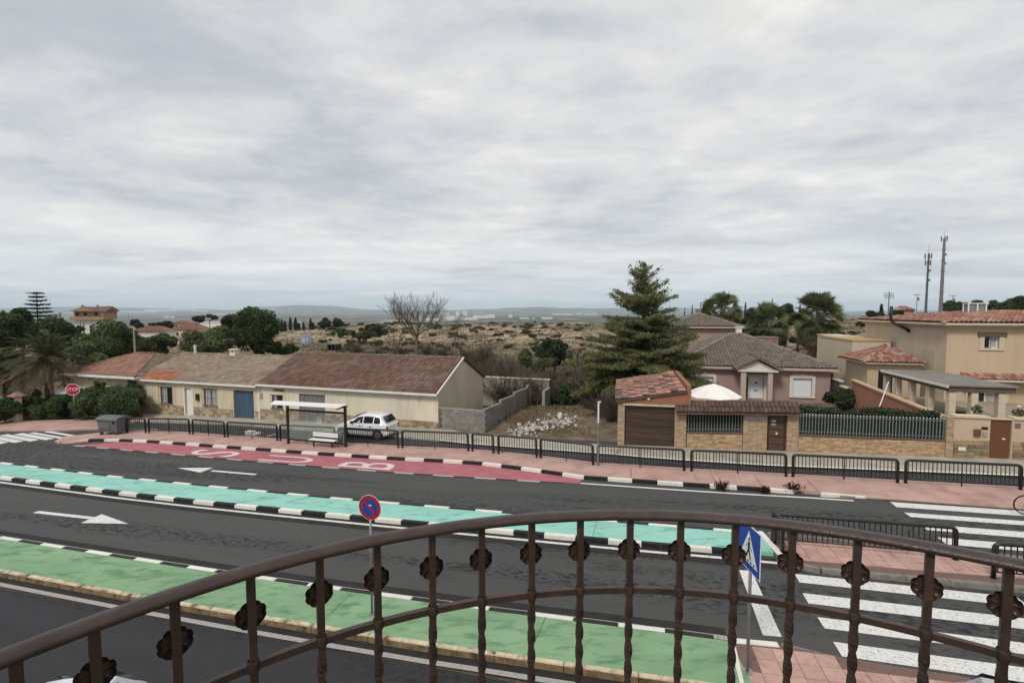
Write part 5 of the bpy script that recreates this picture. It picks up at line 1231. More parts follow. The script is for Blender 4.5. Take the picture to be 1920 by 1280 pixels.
# white buildings and plastic-roofed sheds scattered over the far plain
wb = [(812,601,26,5,2300),(835,598,14,12,2400),(848,600,18,8,2350),(858,592.5,6,9,2400),(872,592,9,9,2400),(880,600,30,5,2300),(902,597,30,6,2500),(920,596,16,7,2500),(957,595,7,5,2700),(983,598,18,3,2400),(1001,598,4,3,2400),(1023,598.5,14,4,2300),(1032,598,8,4,2350),(1055,590,38,2.2,3400),(1086,589.5,12,2.5,3600),(1104,590,14,2.2,3600),(1116,590,9,2.5,3600),(300,583,60,3,4200),(345,581.5,50,3.5,4400),(270,586,45,2,4200),(375,584,30,2,4300),(410,590,26,1.6,3600),(240,585,40,2,4300),(312,595.5,10,3,1500),(323,596,6,3,1500),(560,606.5,5,4,700)]
for i, (u, v, wpx, hpx, Yd) in enumerate(wb):
    a = hit(u, v, 900); Yd = a.y; w_ = wpx / F * Yd * .5; h_ = hpx / F * Yd; z0 = float(terrain(a.x, a.y))
    lb_ = 'pale greenhouse strip far out on the left plain' if u < 450 else 'tiny white block below the cypress row' if u < 700 else 'white factory building right of the large bare tree' if u < 925 else 'small white shed on the plain left of the cedar'
    o = empty('far_building', (a.x, a.y, min(z0, a.z)), 0, lb_, 'building', 'white buildings on the far plain')
    zb = max(a.z - o.location.z, 0)
    MB().box(-w_, w_, 0, 20, -4, zb + h_).build('wall', M('far_white', (.62, .61, .585), .9, .1, .05), o)
# ================================================================== STREET FURNITURE
m_bar = M('black_barrier_paint', (.014, .015, .015), .4, .3, 4, spec=.5)
BL = [(237,811),(275,811),(285,811),(356,813),(422,819),(521,825.5),(630,832),(750,839),(880,845),(927,849),(1007,857),(1114,871),(1285,882),(1476,892.5),(1685,904.5),(1917,917.5),(2200,934)]
def blv(u): return float(np.interp(u, [p[0] for p in BL], [p[1] for p in BL]))
bar_mesh = MB().cyl((0, 0, .17), (0, 0, .93), .0165, n=5).mesh('bar', m_bar)
def barrier(p, q, label, h=1.0, group='black railings along the pavement', cornerbars=True):
    d = q - p; L_ = Vector((d.x, d.y, 0)).length; yaw = math.atan2(d.y, d.x); pit = -math.atan2(d.z, L_)
    o = empty('barrier_railing', p, yaw, label, 'railing', group); o.rotation_euler = (0, pit, yaw)
    r = .054; c = .13; path = [(r, 0, -.05), (r, 0, h - r - c)]
    for k in range(1, 5): a = math.pi / 2 * k / 4; path.append((r + c - c * math.cos(a), 0, h - r - c + c * math.sin(a)))
    path2 = [(L_ - x, 0, z) for x, _, z in path][::-1]
    MB().tube(path + path2, r, 8).build('frame', m_bar, o, True)
    MB().cyl((r, 0, .16), (L_ - r, 0, .16), .022, n=6).build('bottom_rail', m_bar, o, True)
    for x in (r, L_ - r): MB().box(x - .07, x + .07, -.05, .05, 0, .012).build('base_plate', m_bar, o)
    if L_ > 2.6:
        MB().cyl((L_/2, 0, -.02), (L_/2, 0, h - r), .024, n=6).build('middle_post', m_bar, o, True)
        for f_ in (.25, .75): MB().cyl((L_*f_, 0, .16), (L_*f_, 0, h - r), .019, n=6).build('stiffener', m_bar, o, True)
    n = max(int(L_ / .135), 3)
    for i in range(1, n):
        x = L_ * i / n
        if L_ > 2.6 and min(abs(x - L_*f_) for f_ in (.25, .5, .75)) < .04: continue
        mobj('bar', bar_mesh, o, (x, 0, 0))
    return o
panels = [(237,275,'short railing beside the grey waste container'),(278.5,357,'railing opposite the white front door, second from the container'),(361,422.5,'railing in front of the blue garage door'),(426,521.5,'railing just left of the bus shelter'),
 (524.5,630,'railing directly behind the bus shelter glass'),(633.5,748.5,'railing in front of the parked white hatchback'),(753,880,'railing in front of the cream gable end and block wall'),(884.5,927,'shortest railing, before the block wall corner'),
 (933,1008,'narrow railing in front of the white rubble'),(1012,1114,'railing left of the bare grey post'),(1119,1285,'railing in front of the brown garage door'),(1294,1476.5,'railing in front of the dark wooden gate'),
 (1484,1686,'railing in front of the long picket fence'),(1695,1917,'railing in front of the brown metal door')]
for u0, u1, lb in panels:
    barrier(G(u0, blv(u0), KH), G(u1, blv(u1), KH), 'black tubular ' + lb)
barrier(G(1925, blv(1925), KH), G(2150, blv(2150), KH), 'black tubular railing cut off by the right picture edge')
ra, rb_ = G(1449, 1018, KH), G(1796, 1049, KH)
o = barrier(ra, rb_, 'long black railing on the crossing refuge', .98, 'black railings on the refuge')
barrier(G(1468, 1036, KH), G(1447, 1012, KH), 'short end railing closing the refuge beside the teal island', .98, 'black railings on the refuge')
barrier(G(1858, 1082, KH), G(2200, 1112, KH), 'black railing at the right end of the crossing refuge', .98, 'black railings on the refuge')

# ---- signs
m_galv = M('galvanised_steel', (.30, .305, .30), .45, .12, 5, metal=.6)
m_sred = M('sign_red', (.38, .018, .025), .45, .05); m_sblue = M('sign_blue', (.015, .06, .33), .45, .05); m_swhite = M('sign_white', (.72, .72, .72), .45, .03); m_sblack = M('sign_black', (.012, .012, .012), .5)
def disc(parent, name, r, y, mat, n=32, off_=0.0, th=.004):
    b = MB(); vs = [(r * math.cos(2*math.pi*i/n + off_), 0, r * math.sin(2*math.pi*i/n + off_)) for i in range(n)]
    b.add([(x, y, z) for x, _, z in vs] + [(x, y + th, z) for x, _, z in vs], [tuple(range(n)), tuple(range(2*n-1, n-1, -1))] + [(i, n+i, n+(i+1)%n, (i+1)%n) for i in range(n)])
    return b.build(name, mat, parent)
# no parking
b0 = G(697, 1151, .14); zc_s = PY(687.5, 951, b0.y).z
ns = empty('no_parking_sign', b0, 0, 'round no parking sign, blue with red ring, on the green island', 'sign'); hz = zc_s - b0.z
MB().cyl((0, .03, 0), (-.0, .03, hz + .12), .028, n=10).build('post', m_galv, ns, True); MB().lathe([(0, .01), (.1, .01), (.1, 0)], 10, (0, .03, 0)).build('base_plate', m_galv, ns)
pl = empty('tmp', (0, 0, 0)); 
fc = disc(ns, 'face', .31, 0, m_swhite, 36, th=.006); fc.location = (-.0, 0, hz); fc.rotation_euler = (0, 0, R(-17))
disc(fc, 'red_ring', .30, -.004, m_sred, 36); disc(fc, 'blue_field', .215, -.008, m_sblue, 36)
b = MB().box(-.29, .29, -.0125, -.0085, -.03, .03).build('red_bar', m_sred, fc); b.rotation_euler = (0, R(45), 0)
b.scale = (.74, 1, 1)
MB().box(-.02, .06, -.015, -.0126, .045, .075).build('sticker', m_swhite, fc)
bpy.data.objects.remove(pl)
# pedestrian crossing sign: square plate facing the traffic from the left
b0 = G(1401, 1258, KH); dv = R(-88)
ps = empty('crossing_sign', b0, 0, 'blue square pedestrian crossing sign seen almost edge on', 'sign'); 
zb_, zt_s = 2.36 - b0.z, 3.28 - b0.z
MB().cyl((0, 0, 0), (0, 0, zt_s - .1), .032, n=10).build('post', m_galv, ps, True); MB().lathe([(0, .012), (.11, .012), (.11, 0)], 10).build('base_plate', m_galv, ps)
sz = .46
pf = MB().box(-sz, sz, 0, .012, 0, 2*sz).build('plate', m_swhite, ps, bevel=.02); pf.location = (.0, 0, zb_); pf.rotation_euler = (0, 0, R(-90.5))
pf.location = (-.045, .0, zb_)
MB().box(-sz + .025, sz - .025, -.004, -.0005, .025, 2*sz - .025).build('blue_field', m_sblue, pf)
MB().extr([(-.36, .16), (.36, .16), (0, .80)], -.0075, -.0045).build('white_triangle', m_swhite, pf)
wk = MB(); wk.m = 0
wk.extr([(-.025, .42), (.045, .42), (.06, .58), (-.01, .60)], -.0105, -.008); wk.extr([(-.02, .43), (.03, .43), (-.06, .25), (-.11, .25)], -.0106, -.0081); wk.extr([(0, .43), (.05, .43), (.12, .25), (.07, .25)], -.0107, -.0082)
wk.extr([(.04, .56), (.055, .53), (.14, .45), (.125, .43)][::-1], -.0108, -.0083); wk.extr([(0, .57), (-.02, .55), (-.10, .46), (-.085, .45)], -.0109, -.0084)
wk.add([(.035 + .035 * math.cos(a), -.0105, .645 + .035 * math.sin(a)) for a in [2*math.pi*i/12 for i in range(12)]], [tuple(range(12))]); wk.build('walking_figure', m_sblack, pf)
for x in range(5): MB().box(-.26 + x * .115, -.26 + x * .115 + .06, -.0103, -.0079, .18, .22).build('zebra_mark', m_sblack, pf)
# stop sign
b0 = G(142, 789, .1); ss = empty('stop_sign', b0, 0, 'red octagonal STOP sign on a leaning grey post', 'sign'); zs = PY(134.5, 730, b0.y).z - b0.z
MB().cyl((0, .04, 0), (-.1, .04, zs + .3), .035, n=8).build('post', m_galv, ss, True)
f8 = disc(ss, 'face', .46, 0, m_swhite, 8, R(22.5), .008); f8.location = (-.1, 0, zs); f8.rotation_euler = (0, 0, R(22))
disc(f8, 'red_field', .425, -.004, m_sred, 8, R(22.5))
t = mobj('lettering', text_mesh('STOP', .30, m_swhite, 1.0, 1.15), f8, (0, -.0065, 0), (R(90), 0, 0))
# bare post on the pavement
b0 = G(1121, 872, KH); po = empty('bare_post', b0, 0, 'bare grey post with white upper half on the pink pavement', 'post')
zz = PY(1121.5, 752, b0.y).z - b0.z; MB().cyl((0, 0, 0), (0, 0, zz * .66), .035, n=8).build('lower_post', m_galv, po); MB().cyl((0, 0, zz * .66), (0, 0, zz), .04, n=8).build('upper_post', m_swhite, po); MB().box(-.04, .1, -.03, .03, zz - .06, zz).build('bracket', m_swhite, po)

# ---- waste container
b0 = G(184, 816, .1); b1 = G(230, 815.5, .1); yaw = math.atan2(b1.y - b0.y, b1.x - b0.x) - R(6); Lw = 1.55
wc = empty('waste_container', b0 + Vector((0, .5, 0)), yaw, 'grey four wheeled waste container on the pavement corner', 'container')
m_wc = M('grey_plastic', (.115, .122, .122), .55, .12, 3, .1, 40)
MB().add([(.1, -.42, .2), (Lw - .1, -.42, .2), (Lw - .1, .42, .2), (.1, .42, .2), (0, -.52, 1.05), (Lw, -.52, 1.05), (Lw, .52, 1.05), (0, .52, 1.05)], [(3,2,1,0),(4,5,6,7),(0,1,5,4),(1,2,6,5),(2,3,7,6),(3,0,4,7)]).build('body', m_wc, wc, bevel=.03)
lid = MB(); 
for k in range(6):
    a0, a1 = math.pi * k / 6, math.pi * (k + 1) / 6
    lid.add([(-.02, -.55 * math.cos(a0), 1.06 + .17 * math.sin(a0)), (Lw + .02, -.55 * math.cos(a0), 1.06 + .17 * math.sin(a0)), (Lw + .02, -.55 * math.cos(a1), 1.06 + .17 * math.sin(a1)), (-.02, -.55 * math.cos(a1), 1.06 + .17 * math.sin(a1))], [(0, 1, 2, 3)])
for x in (-.02, Lw + .02): lid.add([(x, -.55 * math.cos(math.pi*k/6), 1.06 + .17 * math.sin(math.pi*k/6)) for k in range(7)], [tuple(range(7))])
lid.build('lid', m_wc, wc)
MB().box(-.04, Lw + .04, -.57, -.53, 1.0, 1.08).build('rim', m_wc, wc)
MB().box(.12, Lw * .62, -.5, -.455, .45, .95).build('front_rib', m_wc, wc, bevel=.03); MB().box(Lw - .35, Lw - .2, -.535, -.5, .8, .95).build('sticker', m_iron, wc)
MB().box(.05, Lw - .05, -.5, -.46, .38, .43).build('rib', m_wc, wc)
for x in (.18, Lw - .18):
    for y in (-.34, .34):
        wh = MB().cyl((x - .035, y, .1), (x + .035, y, .1), .1, n=12).build('wheel', m_iron, wc); MB().box(x - .05, x + .05, y - .04, y + .04, .1, .22).build('bracket', m_greyd, wh)

# ---- bus shelter
p0, p1 = G(541, 831, KH), G(648.5, 837.5, KH); d = p1 - p0; yaw = math.atan2(d.y, d.x); Ls = d.length
bs = empty('bus_shelter', p0, yaw, 'black framed glass bus shelter with white roof', 'bus shelter'); sl = d.z / Ls
hS = PY(541, 757, p0.y).z - p0.z
for x in (0, Ls): MB().box(x - .06, x + .06, -.06, .06, -.05, hS + .05).build('post', m_bar, bs)
MB().box(.06, Ls - .06, -.05, .05, hS - .38, hS - .27).build('cross_beam', m_bar, bs)
MB().box(.06, Ls - .06, -.04, .04, .22, .30).build('bottom_beam', m_bar, bs)
g_sh = glass('shelter_glass', (.36, .45, .42), .16, .08)
MB().box(.07, Ls - .07, -.006, .006, .31, hS - .39).build('glass_pane', g_sh, bs)
m_rfw = M('white_shelter_roof', (.72, .72, .69), .5, .06, 2)
rp_ = [(-1.0, .15, hS + .13), (Ls + .08, .15, hS + .15), (Ls + .08, -.85, hS + .16), (-.5, -.85, hS + .12)]
MB().prism([Vector(q) for q in rp_[::-1]], .03).build('roof', m_rfw, bs)
MB().box(-.2, Ls + .1, -.08, .08, hS + .02, hS + .09).build('roof_beam', m_bar, bs)
for x in (0, Ls): MB().add([(x - .04, .08, hS + .0), (x + .04, .08, hS), (x + .04, -.8, hS + .02), (x - .04, -.8, hS + .02), (x - .04, .08, hS + .05), (x + .04, .08, hS + .05), (x + .04, -.8, hS + .055), (x - .04, -.8, hS + .055)], [(0,1,2,3),(7,6,5,4),(0,4,5,1),(1,5,6,2),(2,6,7,3),(3,7,4,0)]).build('roof_arm', m_bar, bs)
FS_ = Facade(p0, yaw)
for u0, v0, u1, v1 in ((595, 781, 603, 794), (611, 782, 618, 788)):
    q = FS_.rect(u0, v0, u1, v1); po_ = MB().box(q[0], q[1], -.02, -.008, q[2], q[3]).build('notice', M('notice_paper', (.62, .58, .56), .7, .04), bs)
    for j in range(4): MB().box(q[0] + .05, q[1] - .05, -.0235, -.0205, q[3] - .1 - j * .08, q[3] - .075 - j * .08).build('print_line', m_greyd, po_)
q0, q1 = G(590, 826.5, KH + .42), G(640, 829.5, KH + .42)
bn = empty('bench', p0 + (p1 - p0) * .46, yaw, 'white shelter bench with slatted seat and back', 'bench')
for j in range(3): MB().box(0, 1.65, -.52 + j * .13, -.41 + j * .13, .43, .46).build('seat_slat', m_rfw, bn, bevel=.01)
for j in range(2): MB().box(0, 1.65, -.11, -.08, .55 + j * .13, .66 + j * .13).build('back_slat', m_rfw, bn, bevel=.01)
for x in (.2, 1.4):
    MB().box(x - .03, x + .03, -.5, -.1, .38, .428).build('bracket', m_bar, bn); MB().box(x - .03, x + .03, -.33, -.27, -.05, .38).build('leg', m_bar, bn); MB().box(x - .03, x + .03, -.079, -.04, .38, .8).build('back_support', m_bar, bn)
bi = empty('litter_bin', p0 + (p1 - p0) * .92 + RN * .12 , yaw, 'grey litter bin at the right end of the shelter', 'bin')
MB().lathe([(0, .25), (.17, .25), (.2, .85), (.17, .85), (.15, .3)], 14).build('drum', M('bin_grey', (.09, .10, .105), .5), bi, True); MB().lathe([(.205, .8), (.215, .8), (.215, .87), (.205, .87)], 14).build('rim', m_galv, bi); MB().cyl((0, .22, -.02), (0, .22, 1.0), .025, n=6).build('post', m_bar, bi)
# wheel stops
for i, (u, v, lb) in enumerate(((475, 816, 'white concrete block on the lane behind the railings'),)):
    p = G(u, v, .0); w = empty('concrete_block', p, -RA, lb, 'block'); MB().box(-.4, .4, -.25, .25, 0, .18).build('block', m_trimw, w, bevel=.02); MB().box(-.42, .15, -.25, .1, .181, .3).build('upper_block', m_trimw, w, bevel=.02)

# ---- cars
m_tyre = M('tyre_rubber', (.014, .014, .015), .85, .2, 10); m_rim = M('wheel_rim', (.22, .225, .23), .4, .2, 8, metal=.5)
m_cg = M('car_glass', (.012, .016, .018), .05, .2, spec=.6); m_tail = M('tail_lamp_red', (.16, .012, .015), .25, .1); m_plast = M('car_black_plastic', (.02, .02, .021), .6, .2, 8)
def car(name, label, rear_left, yaw, paint, L_=3.75, W=1.62, group=None):
    c = empty(name, rear_left, yaw, label, 'car', group); hw = W / 2
    # origin on the ground below the rear-left wheel; x forward, y to the left
    ox = -.62; oy = -hw + .06
    stt = [  # x, half-width factor, sill z, waist z, belt z, roof-edge half width, roof-edge z, crown z
     (.00, .86, .36, .55, .78, .60, .80, .81), (.06, .93, .27, .55, .86, .64, .90, .92), (.20, .97, .22, .55, .92, .62, 1.02, 1.06), (.52, .99, .20, .55, .93, .555, 1.36, 1.40),
     (1.0, 1.0, .20, .55, .92, .57, 1.41, 1.455), (1.6, 1.0, .20, .55, .91, .575, 1.41, 1.46), (2.1, 1.0, .20, .55, .90, .56, 1.34, 1.39), (2.75, .99, .20, .55, .89, .64, .95, 1.0),
     (3.2, .97, .20, .55, .82, .62, .85, .90), (3.55, .92, .22, .50, .70, .58, .72, .76), (3.75, .80, .30, .46, .58, .52, .60, .62)]
    f_ = L_ / 3.75; rings = []
    for x, wf, zs_, zw, zb, wr, zr, zc in stt:
        w = hw * wf; h = [(w * .93, zs_), (w, zs_ + .12), (w, zw), (w * .975, zb), (min(wr * W / 1.62, w * .97), zr), (wr * .55, (zr + zc) / 2 + .01), (0, zc)]
        rings.append([(x * f_, y, z) for y, z in h] + [(x * f_, -y, z) for y, z in h[-2::-1]])
    b = MB(); n = len(rings[0])
    for r_ in rings: b.v += [(x + ox, y + oy, z) for x, y, z in r_]
    for i in range(len(rings) - 1):
        for j in range(n - 1): b.f.append((i*n+j, i*n+j+1, (i+1)*n+j+1, (i+1)*n+j)); b.mi.append(0)
        b.f.append((i*n+n-1, i*n, (i+1)*n, (i+1)*n+n-1)); b.mi.append(0)
    b.f.append(tuple(range(n))); b.f.append(tuple((len(rings)-1)*n + j for j in range(n-1, -1, -1))); b.mi += [0, 0]
    body = b.build('body', paint, c, True, bevel=.012)
    def side_pt(x, t, s):   # on the side glass plane: x along the car, t from belt to roof edge
        for a, d_ in zip(stt, stt[1:]):
            if a[0] <= x <= d_[0]:
                k = (x - a[0]) / (d_[0] - a[0]); L2 = lambda q: a[q] + (d_[q] - a[q]) * k
                yb, yr = hw * L2(1) * .975, L2(5); z = L2(4) + (L2(6) - L2(4)) * t; y = yb + (yr - yb) * t
                return (x * f_ + ox, s * (y + .008) + oy, z + .004)
    for s in (1, -1):
        for poly in ([(2.62, .10), (1.72, .10), (1.72, .88), (2.12, .86), (2.45, .42)], [(1.64, .10), (.98, .10), (.98, .88), (1.64, .88)], [(.90, .10), (.46, .10), (.46, .55), (.60, .86), (.90, .88)]):
            v = [side_pt(x, t, s) for x, t in poly]; MB().add(v, [tuple(range(len(v)))]).build('side_window', m_cg, c)
        for xx in (1.68, .94): 
            dl = [side_pt(xx, 0, s), side_pt(xx + .012, 0, s)]
            y = s * (hw + .003) + oy; MB().add([(xx*f_+ox, y, .3), (xx*f_+ox + .012, y, .3), dl[1], dl[0]], [(0, 1, 2, 3)]).build('door_gap', m_plast, c)
        MB().box(.6 * f_ + ox, 3.1 * f_ + ox, s * hw - .006 + oy, s * hw + .012 + oy, .50, .56).build('side_moulding', m_plast, c)
        for xx in (1.80, 1.05): MB().box(xx * f_ + ox, xx * f_ + ox + .16, s * hw - .006 + oy, s * hw + .02 + oy, .76, .80).build('door_handle', m_plast, c)
        mp_ = side_pt(2.45, .15, s); MB().box(mp_[0] - .05, mp_[0] + .07, mp_[1] - .02 if s > 0 else mp_[1] - .16, mp_[1] + .16 if s > 0 else mp_[1] + .02, mp_[2] - .02, mp_[2] + .1).build('mirror', m_plast, c, bevel=.02)
        for xw in (.62, 3.06):
            x = xw * f_ + ox; y = s * (hw - .06) + oy
            ar = MB().cyl((x, y - .02 * s, .29), (x, y + .068 * s, .29), .34, n=24).build('wheel_arch', m_plast, c)
            wh = MB().cyl((x, y - .1 * s, .285), (x, y + .072 * s, .285), .285, n=24).build('wheel', m_tyre, c, bevel=.02)
            rm = MB().cyl((x, y + .0722 * s, .285), (x, y + .082 * s, .285), .185, .165, n=20).build('rim', m_rim, wh)
            for k in range(6):
                a = math.pi * k / 3; MB().cyl((x + .1 * math.cos(a), y + .0822 * s, .285 + .1 * math.sin(a)), (x + .1 * math.cos(a), y + .086 * s, .285 + .1 * math.sin(a)), .032, n=6).build('rim_hole', m_plast, rm)
        yl = s * hw * .90 + oy
        MB().box(ox - .005, ox + .07, min(yl, yl - s * .16), max(yl, yl - s * .16), .55, .82).build('tail_lamp', m_tail, c, bevel=.02)
        MB().box(L_ + ox - .16, L_ + ox - .02, min(yl - s*.02, yl - s * .3), max(yl - s*.02, yl - s * .3), .52, .66).build('headlight', M('headlight_glass', (.45, .46, .47), .1), c, bevel=.03)
    v = [(.145 * f_ + ox, .56 + oy, .995), (.145 * f_ + ox, -.56 + oy, .995), (.44 * f_ + ox, -.50 + oy, 1.335), (.44 * f_ + ox, .50 + oy, 1.335)]
    rw = MB().add([(x - .035, y, z + .03) for x, y, z in v], [(0, 1, 2, 3)]).build('rear_window', m_cg, c); MB().cyl((.10 * f_ + ox, oy, 1.03), (.2 * f_ + ox, .35 + oy, 1.17), .012, n=4).build('wiper', m_plast, rw)
    v = [(2.17 * f_ + ox, .52 + oy, 1.355), (2.17 * f_ + ox, -.52 + oy, 1.355), (2.72 * f_ + ox, -.60 + oy, 1.005), (2.72 * f_ + ox, .60 + oy, 1.005)]
    MB().add([(x + .02, y, z + .045) for x, y, z in v], [(0, 1, 2, 3)]).build('windscreen', m_cg, c)
    MB().box(ox - .07, ox + .3, -hw * .97 + oy, hw * .97 + oy, .30, .50).build('rear_bumper', paint, c, bevel=.05); MB().box(L_ + ox - .3, L_ + ox + .06, -hw * .93 + oy, hw * .93 + oy, .26, .46).build('front_bumper', paint, c, bevel=.05)
    MB().box(ox - .012, ox + .02, -.26 + oy, .26 + oy, .58, .69).build('number_plate', m_swhite, c)
    MB().box(.3 * f_ + ox, 3.4 * f_ + ox, -hw * .8 + oy, hw * .8 + oy, .12, .2).build('underside', m_plast, c)
    return c
m_wpaint = M('white_car_paint', (.70, .71, .72), .25, .03, 2, coat=.5, spec=.5, dirt=(.5, .49, .47), dscale=1.2, dpos=(.6, .85)); m_spaint = M('silver_car_paint', (.5, .51, .54), .3, .03, 2, coat=.5, metal=.3); m_lav = M('pale_white_car_paint', (.66, .68, .75), .25, .03, 2, coat=.5)
rl = G(708, 824.5, .01); flw = G(651, 820, .01)
car('parked_car', 'small white hatchback parked beside the cream house', rl, math.atan2(RE.y, RE.x) + math.pi - R(2), m_wpaint, 3.6, 1.58)
q = PY(100, 1278, 7.6); car('parked_car', 'white car roof just visible below the balcony at lower left', (q.x + .85, 8.03, S * q.x + .004), R(-83), m_lav, 3.9)
q = PY(1860, 1280, 7.5); car('parked_car', 'silver car roof just visible below the balcony at lower right', (q.x + 1.0, 6.9, S * q.x + .004), R(-118), m_spaint, 3.9)
# ---- bicycle by the right edge
bw0 = G(1921, 964, .03); by = empty('bicycle', bw0, math.atan2(RE.y, RE.x), 'black bicycle wheel cut by the right picture edge at the crossing', 'bicycle')
for x in (0, 1.03):
    w = MB().tube([(x + .32 * math.cos(2*math.pi*k/28), 0, .34 + .32 * math.sin(2*math.pi*k/28)) for k in range(28)], .022, 6, True).build('tyre', m_tyre, by, True)
    sp = MB()
    for k in range(14): a = 2*math.pi*k/14; sp.cyl((x, .0, .34), (x + .31 * math.cos(a), 0, .34 + .31 * math.sin(a)), .0025, n=3)
    sp.build('spokes', m_galv, w); MB().cyl((x, -.05, .34), (x, .05, .34), .025, n=8).build('hub', m_galv, w)
fr = MB()
for a, b in (((0, .34), (.42, .30)), ((.42, .30), (.30, .82)), ((.42, .30), (.86, .80)), ((.30, .76), (.86, .84)), ((0, .34), (.30, .76)), ((1.03, .34), (.84, .95))): fr.cyl((a[0], 0, a[1]), (b[0], 0, b[1]), .016, n=7)
fr.build('frame', m_iron, by); MB().box(.16, .42, -.07, .07, .86, .9).build('saddle', m_plast, by, bevel=.02); MB().cyl((.82, -.27, .98), (.82, .27, .98), .014, n=6).build('handlebar', m_iron, by); MB().cyl((.42, -.1, .30), (.42, .1, .30), .08, n=14).build('chainset', m_galv, by)

# ================================================================== BALCONY RAILING
m_rail = M('brown_railing_paint', (.046, .028, .023), .38, .3, 22, .5, 90, spec=.5, dirt=(.075, .042, .031), dscale=22, dpos=(.58, .72), bdist=.003)
ZR = H0 - .477
RPX = [(0,1233),(100,1198),(260,1133),(470,1068),(600,1035),(700,1012),(810,994),(905,979),(997,969),(1087,964),(1180,963.5),(1275,966),(1380,974),(1487,984.5),(1608,1001),(1740,1023),(1895,1054),(1920,1060)]
def hplane(u, v, z): d = ray(u, v); t = (z - H0) / d.z; return Vector((d.x * t, d.y * t, z))
RP = [hplane(u, v, ZR) for u, v in RPX]
cf = np.polyfit([p.x for p in RP], [p.y for p in RP], 5)
def ry(x): return float(np.polyval(cf, x))
x_lo, x_hi = RP[0].x, RP[-1].x
def rpt(x):
    if x < x_lo: return Vector((x, ry(x_lo) + (x - x_lo) * float(np.polyval(np.polyder(cf), x_lo)), ZR))
    if x > x_hi: return Vector((x, ry(x_hi) + (x - x_hi) * float(np.polyval(np.polyder(cf), x_hi)), ZR))
    return Vector((x, ry(x), ZR))
xs = np.linspace(x_lo - .35, x_hi + .3, 110)
rail = empty('balcony_railing', (rpt(.2).x, rpt(.2).y, ZR - 1.02), 0, 'curved brown wrought iron balcony railing with flower rosettes', 'railing'); RO = rail.location
rim_path = [rpt(float(x)) - RO for x in xs]
MB().sweep(rim_path, [(-.019, -.007), (.019, -.007), (.0195, .001), (.0155, .0035), (.0135, .0065), (.006, .0095), (-.006, .0095), (-.0135, .0065), (-.0155, .0035), (-.0195, .001)]).build('handrail', m_rail, rail, True)
MB().sweep([p - Vector((0, 0, .183)) for p in rim_path], [(-.006, -.007), (.006, -.007), (.006, .007), (-.006, .007)]).build('middle_rail', m_rail, rail)
MB().sweep([p - Vector((0, 0, .95)) for p in rim_path], [(-.012, -.006), (.012, -.006), (.012, .006), (-.012, .006)]).build('bottom_rail', m_rail, rail)
# rosette: eight scalloped petals, cupped
ro = MB(); K = 64; ro.v.append((0, .004, 0))
for ri, (f_, dy) in enumerate(((.25, .001), (.55, .006), (.85, .004), (1.0, -.003))):
    for k in range(K):
        a = 2 * math.pi * k / K; lob = abs(math.cos(4 * a)) ** .6
        r_ = .0275 * f_ * (1 - (.10 * f_) * (1 - lob)); ro.v.append((r_ * math.cos(a), dy - .0028 * (1 - lob) * f_, r_ * math.sin(a)))
for k in range(K): ro.f.append((0, 1 + k, 1 + (k + 1) % K)); ro.mi.append(0)
for ri in range(3):
    for k in range(K): ro.f.append((1+ri*K+k, 1+(ri+1)*K+k, 1+(ri+1)*K+(k+1)%K, 1+ri*K+(k+1)%K)); ro.mi.append(0)
ros = ro.mesh('rosette', m_rail, True)
top = MB().box(-.007, .007, -.007, .007, -.19, -.006).mesh('baluster', m_rail)
tw_ = MB(); kk = 60
for i in range(kk + 1):
    z = -.19 - .76 * i / kk; tw = (0 if z > -.22 else min((-.22 - z) / .5, 1) * 2 * math.pi * 2.6)
    for j in range(4): a = math.pi / 4 + math.pi / 2 * j + tw; tw_.v.append((.0098 * math.cos(a), .0098 * math.sin(a), z))
for i in range(kk):
    for j in range(4): tw_.f.append((i*4+j, i*4+(j+1)%4, (i+1)*4+(j+1)%4, (i+1)*4+j)); tw_.mi.append(0)
twm = tw_.mesh('twisted_bar', m_rail)
col_m = MB().lathe([(.0095, -.012), (.0115, -.008), (.0115, .008), (.0095, .012)], 12).mesh('collar', m_rail, True)
BU = [(20,1228),(168,1172),(333,1108),(470,1068),(597,1036),(706,1011),(809,994),(903,979),(997,969),(1088,964),(1182,963.5),(1277,966),(1381,974),(1487,984.5),(1608,1001),(1741,1023),(1893,1054)]
bx = [hplane(u, v, ZR).x for u, v in BU]
bx = [bx[0] - .085] + bx + [bx[-1] + .115, bx[-1] + .23]
for x in bx:
    p = rpt(x) - RO; sl = math.atan2(rpt(x + .01).y - rpt(x - .01).y, .02)
    b = mobj('baluster', top, rail, p, (0, 0, sl)); mobj('twisted_bar', twm, b); mobj('collar', col_m, b, (0, 0, -.183))
    mobj('rosette', ros, b, (0, .0125, -.090), (0, R(22.5), 0))
# balcony slab carrying it
sp_ = [rpt(float(x)) for x in xs[::4]]
sl_ = [Vector((p.x, p.y + .08, ZR - 1.02)) for p in sp_] + [Vector((sp_[-1].x, -1.2, ZR - 1.02)), Vector((sp_[0].x, -1.2, ZR - 1.02))]
bsl = MB().prism(poly_up(sl_), .2).build('balcony_slab', m_pavl); tag(bsl, kind='structure')

hw_ = MB().box(-14, 14, -1.6, -1.25, -1.0, 9.4).box(-14, 14, -4, -1.61, 9.0, 9.3).build('balcony_house_wall', m_cream_w); tag(hw_, kind='structure')
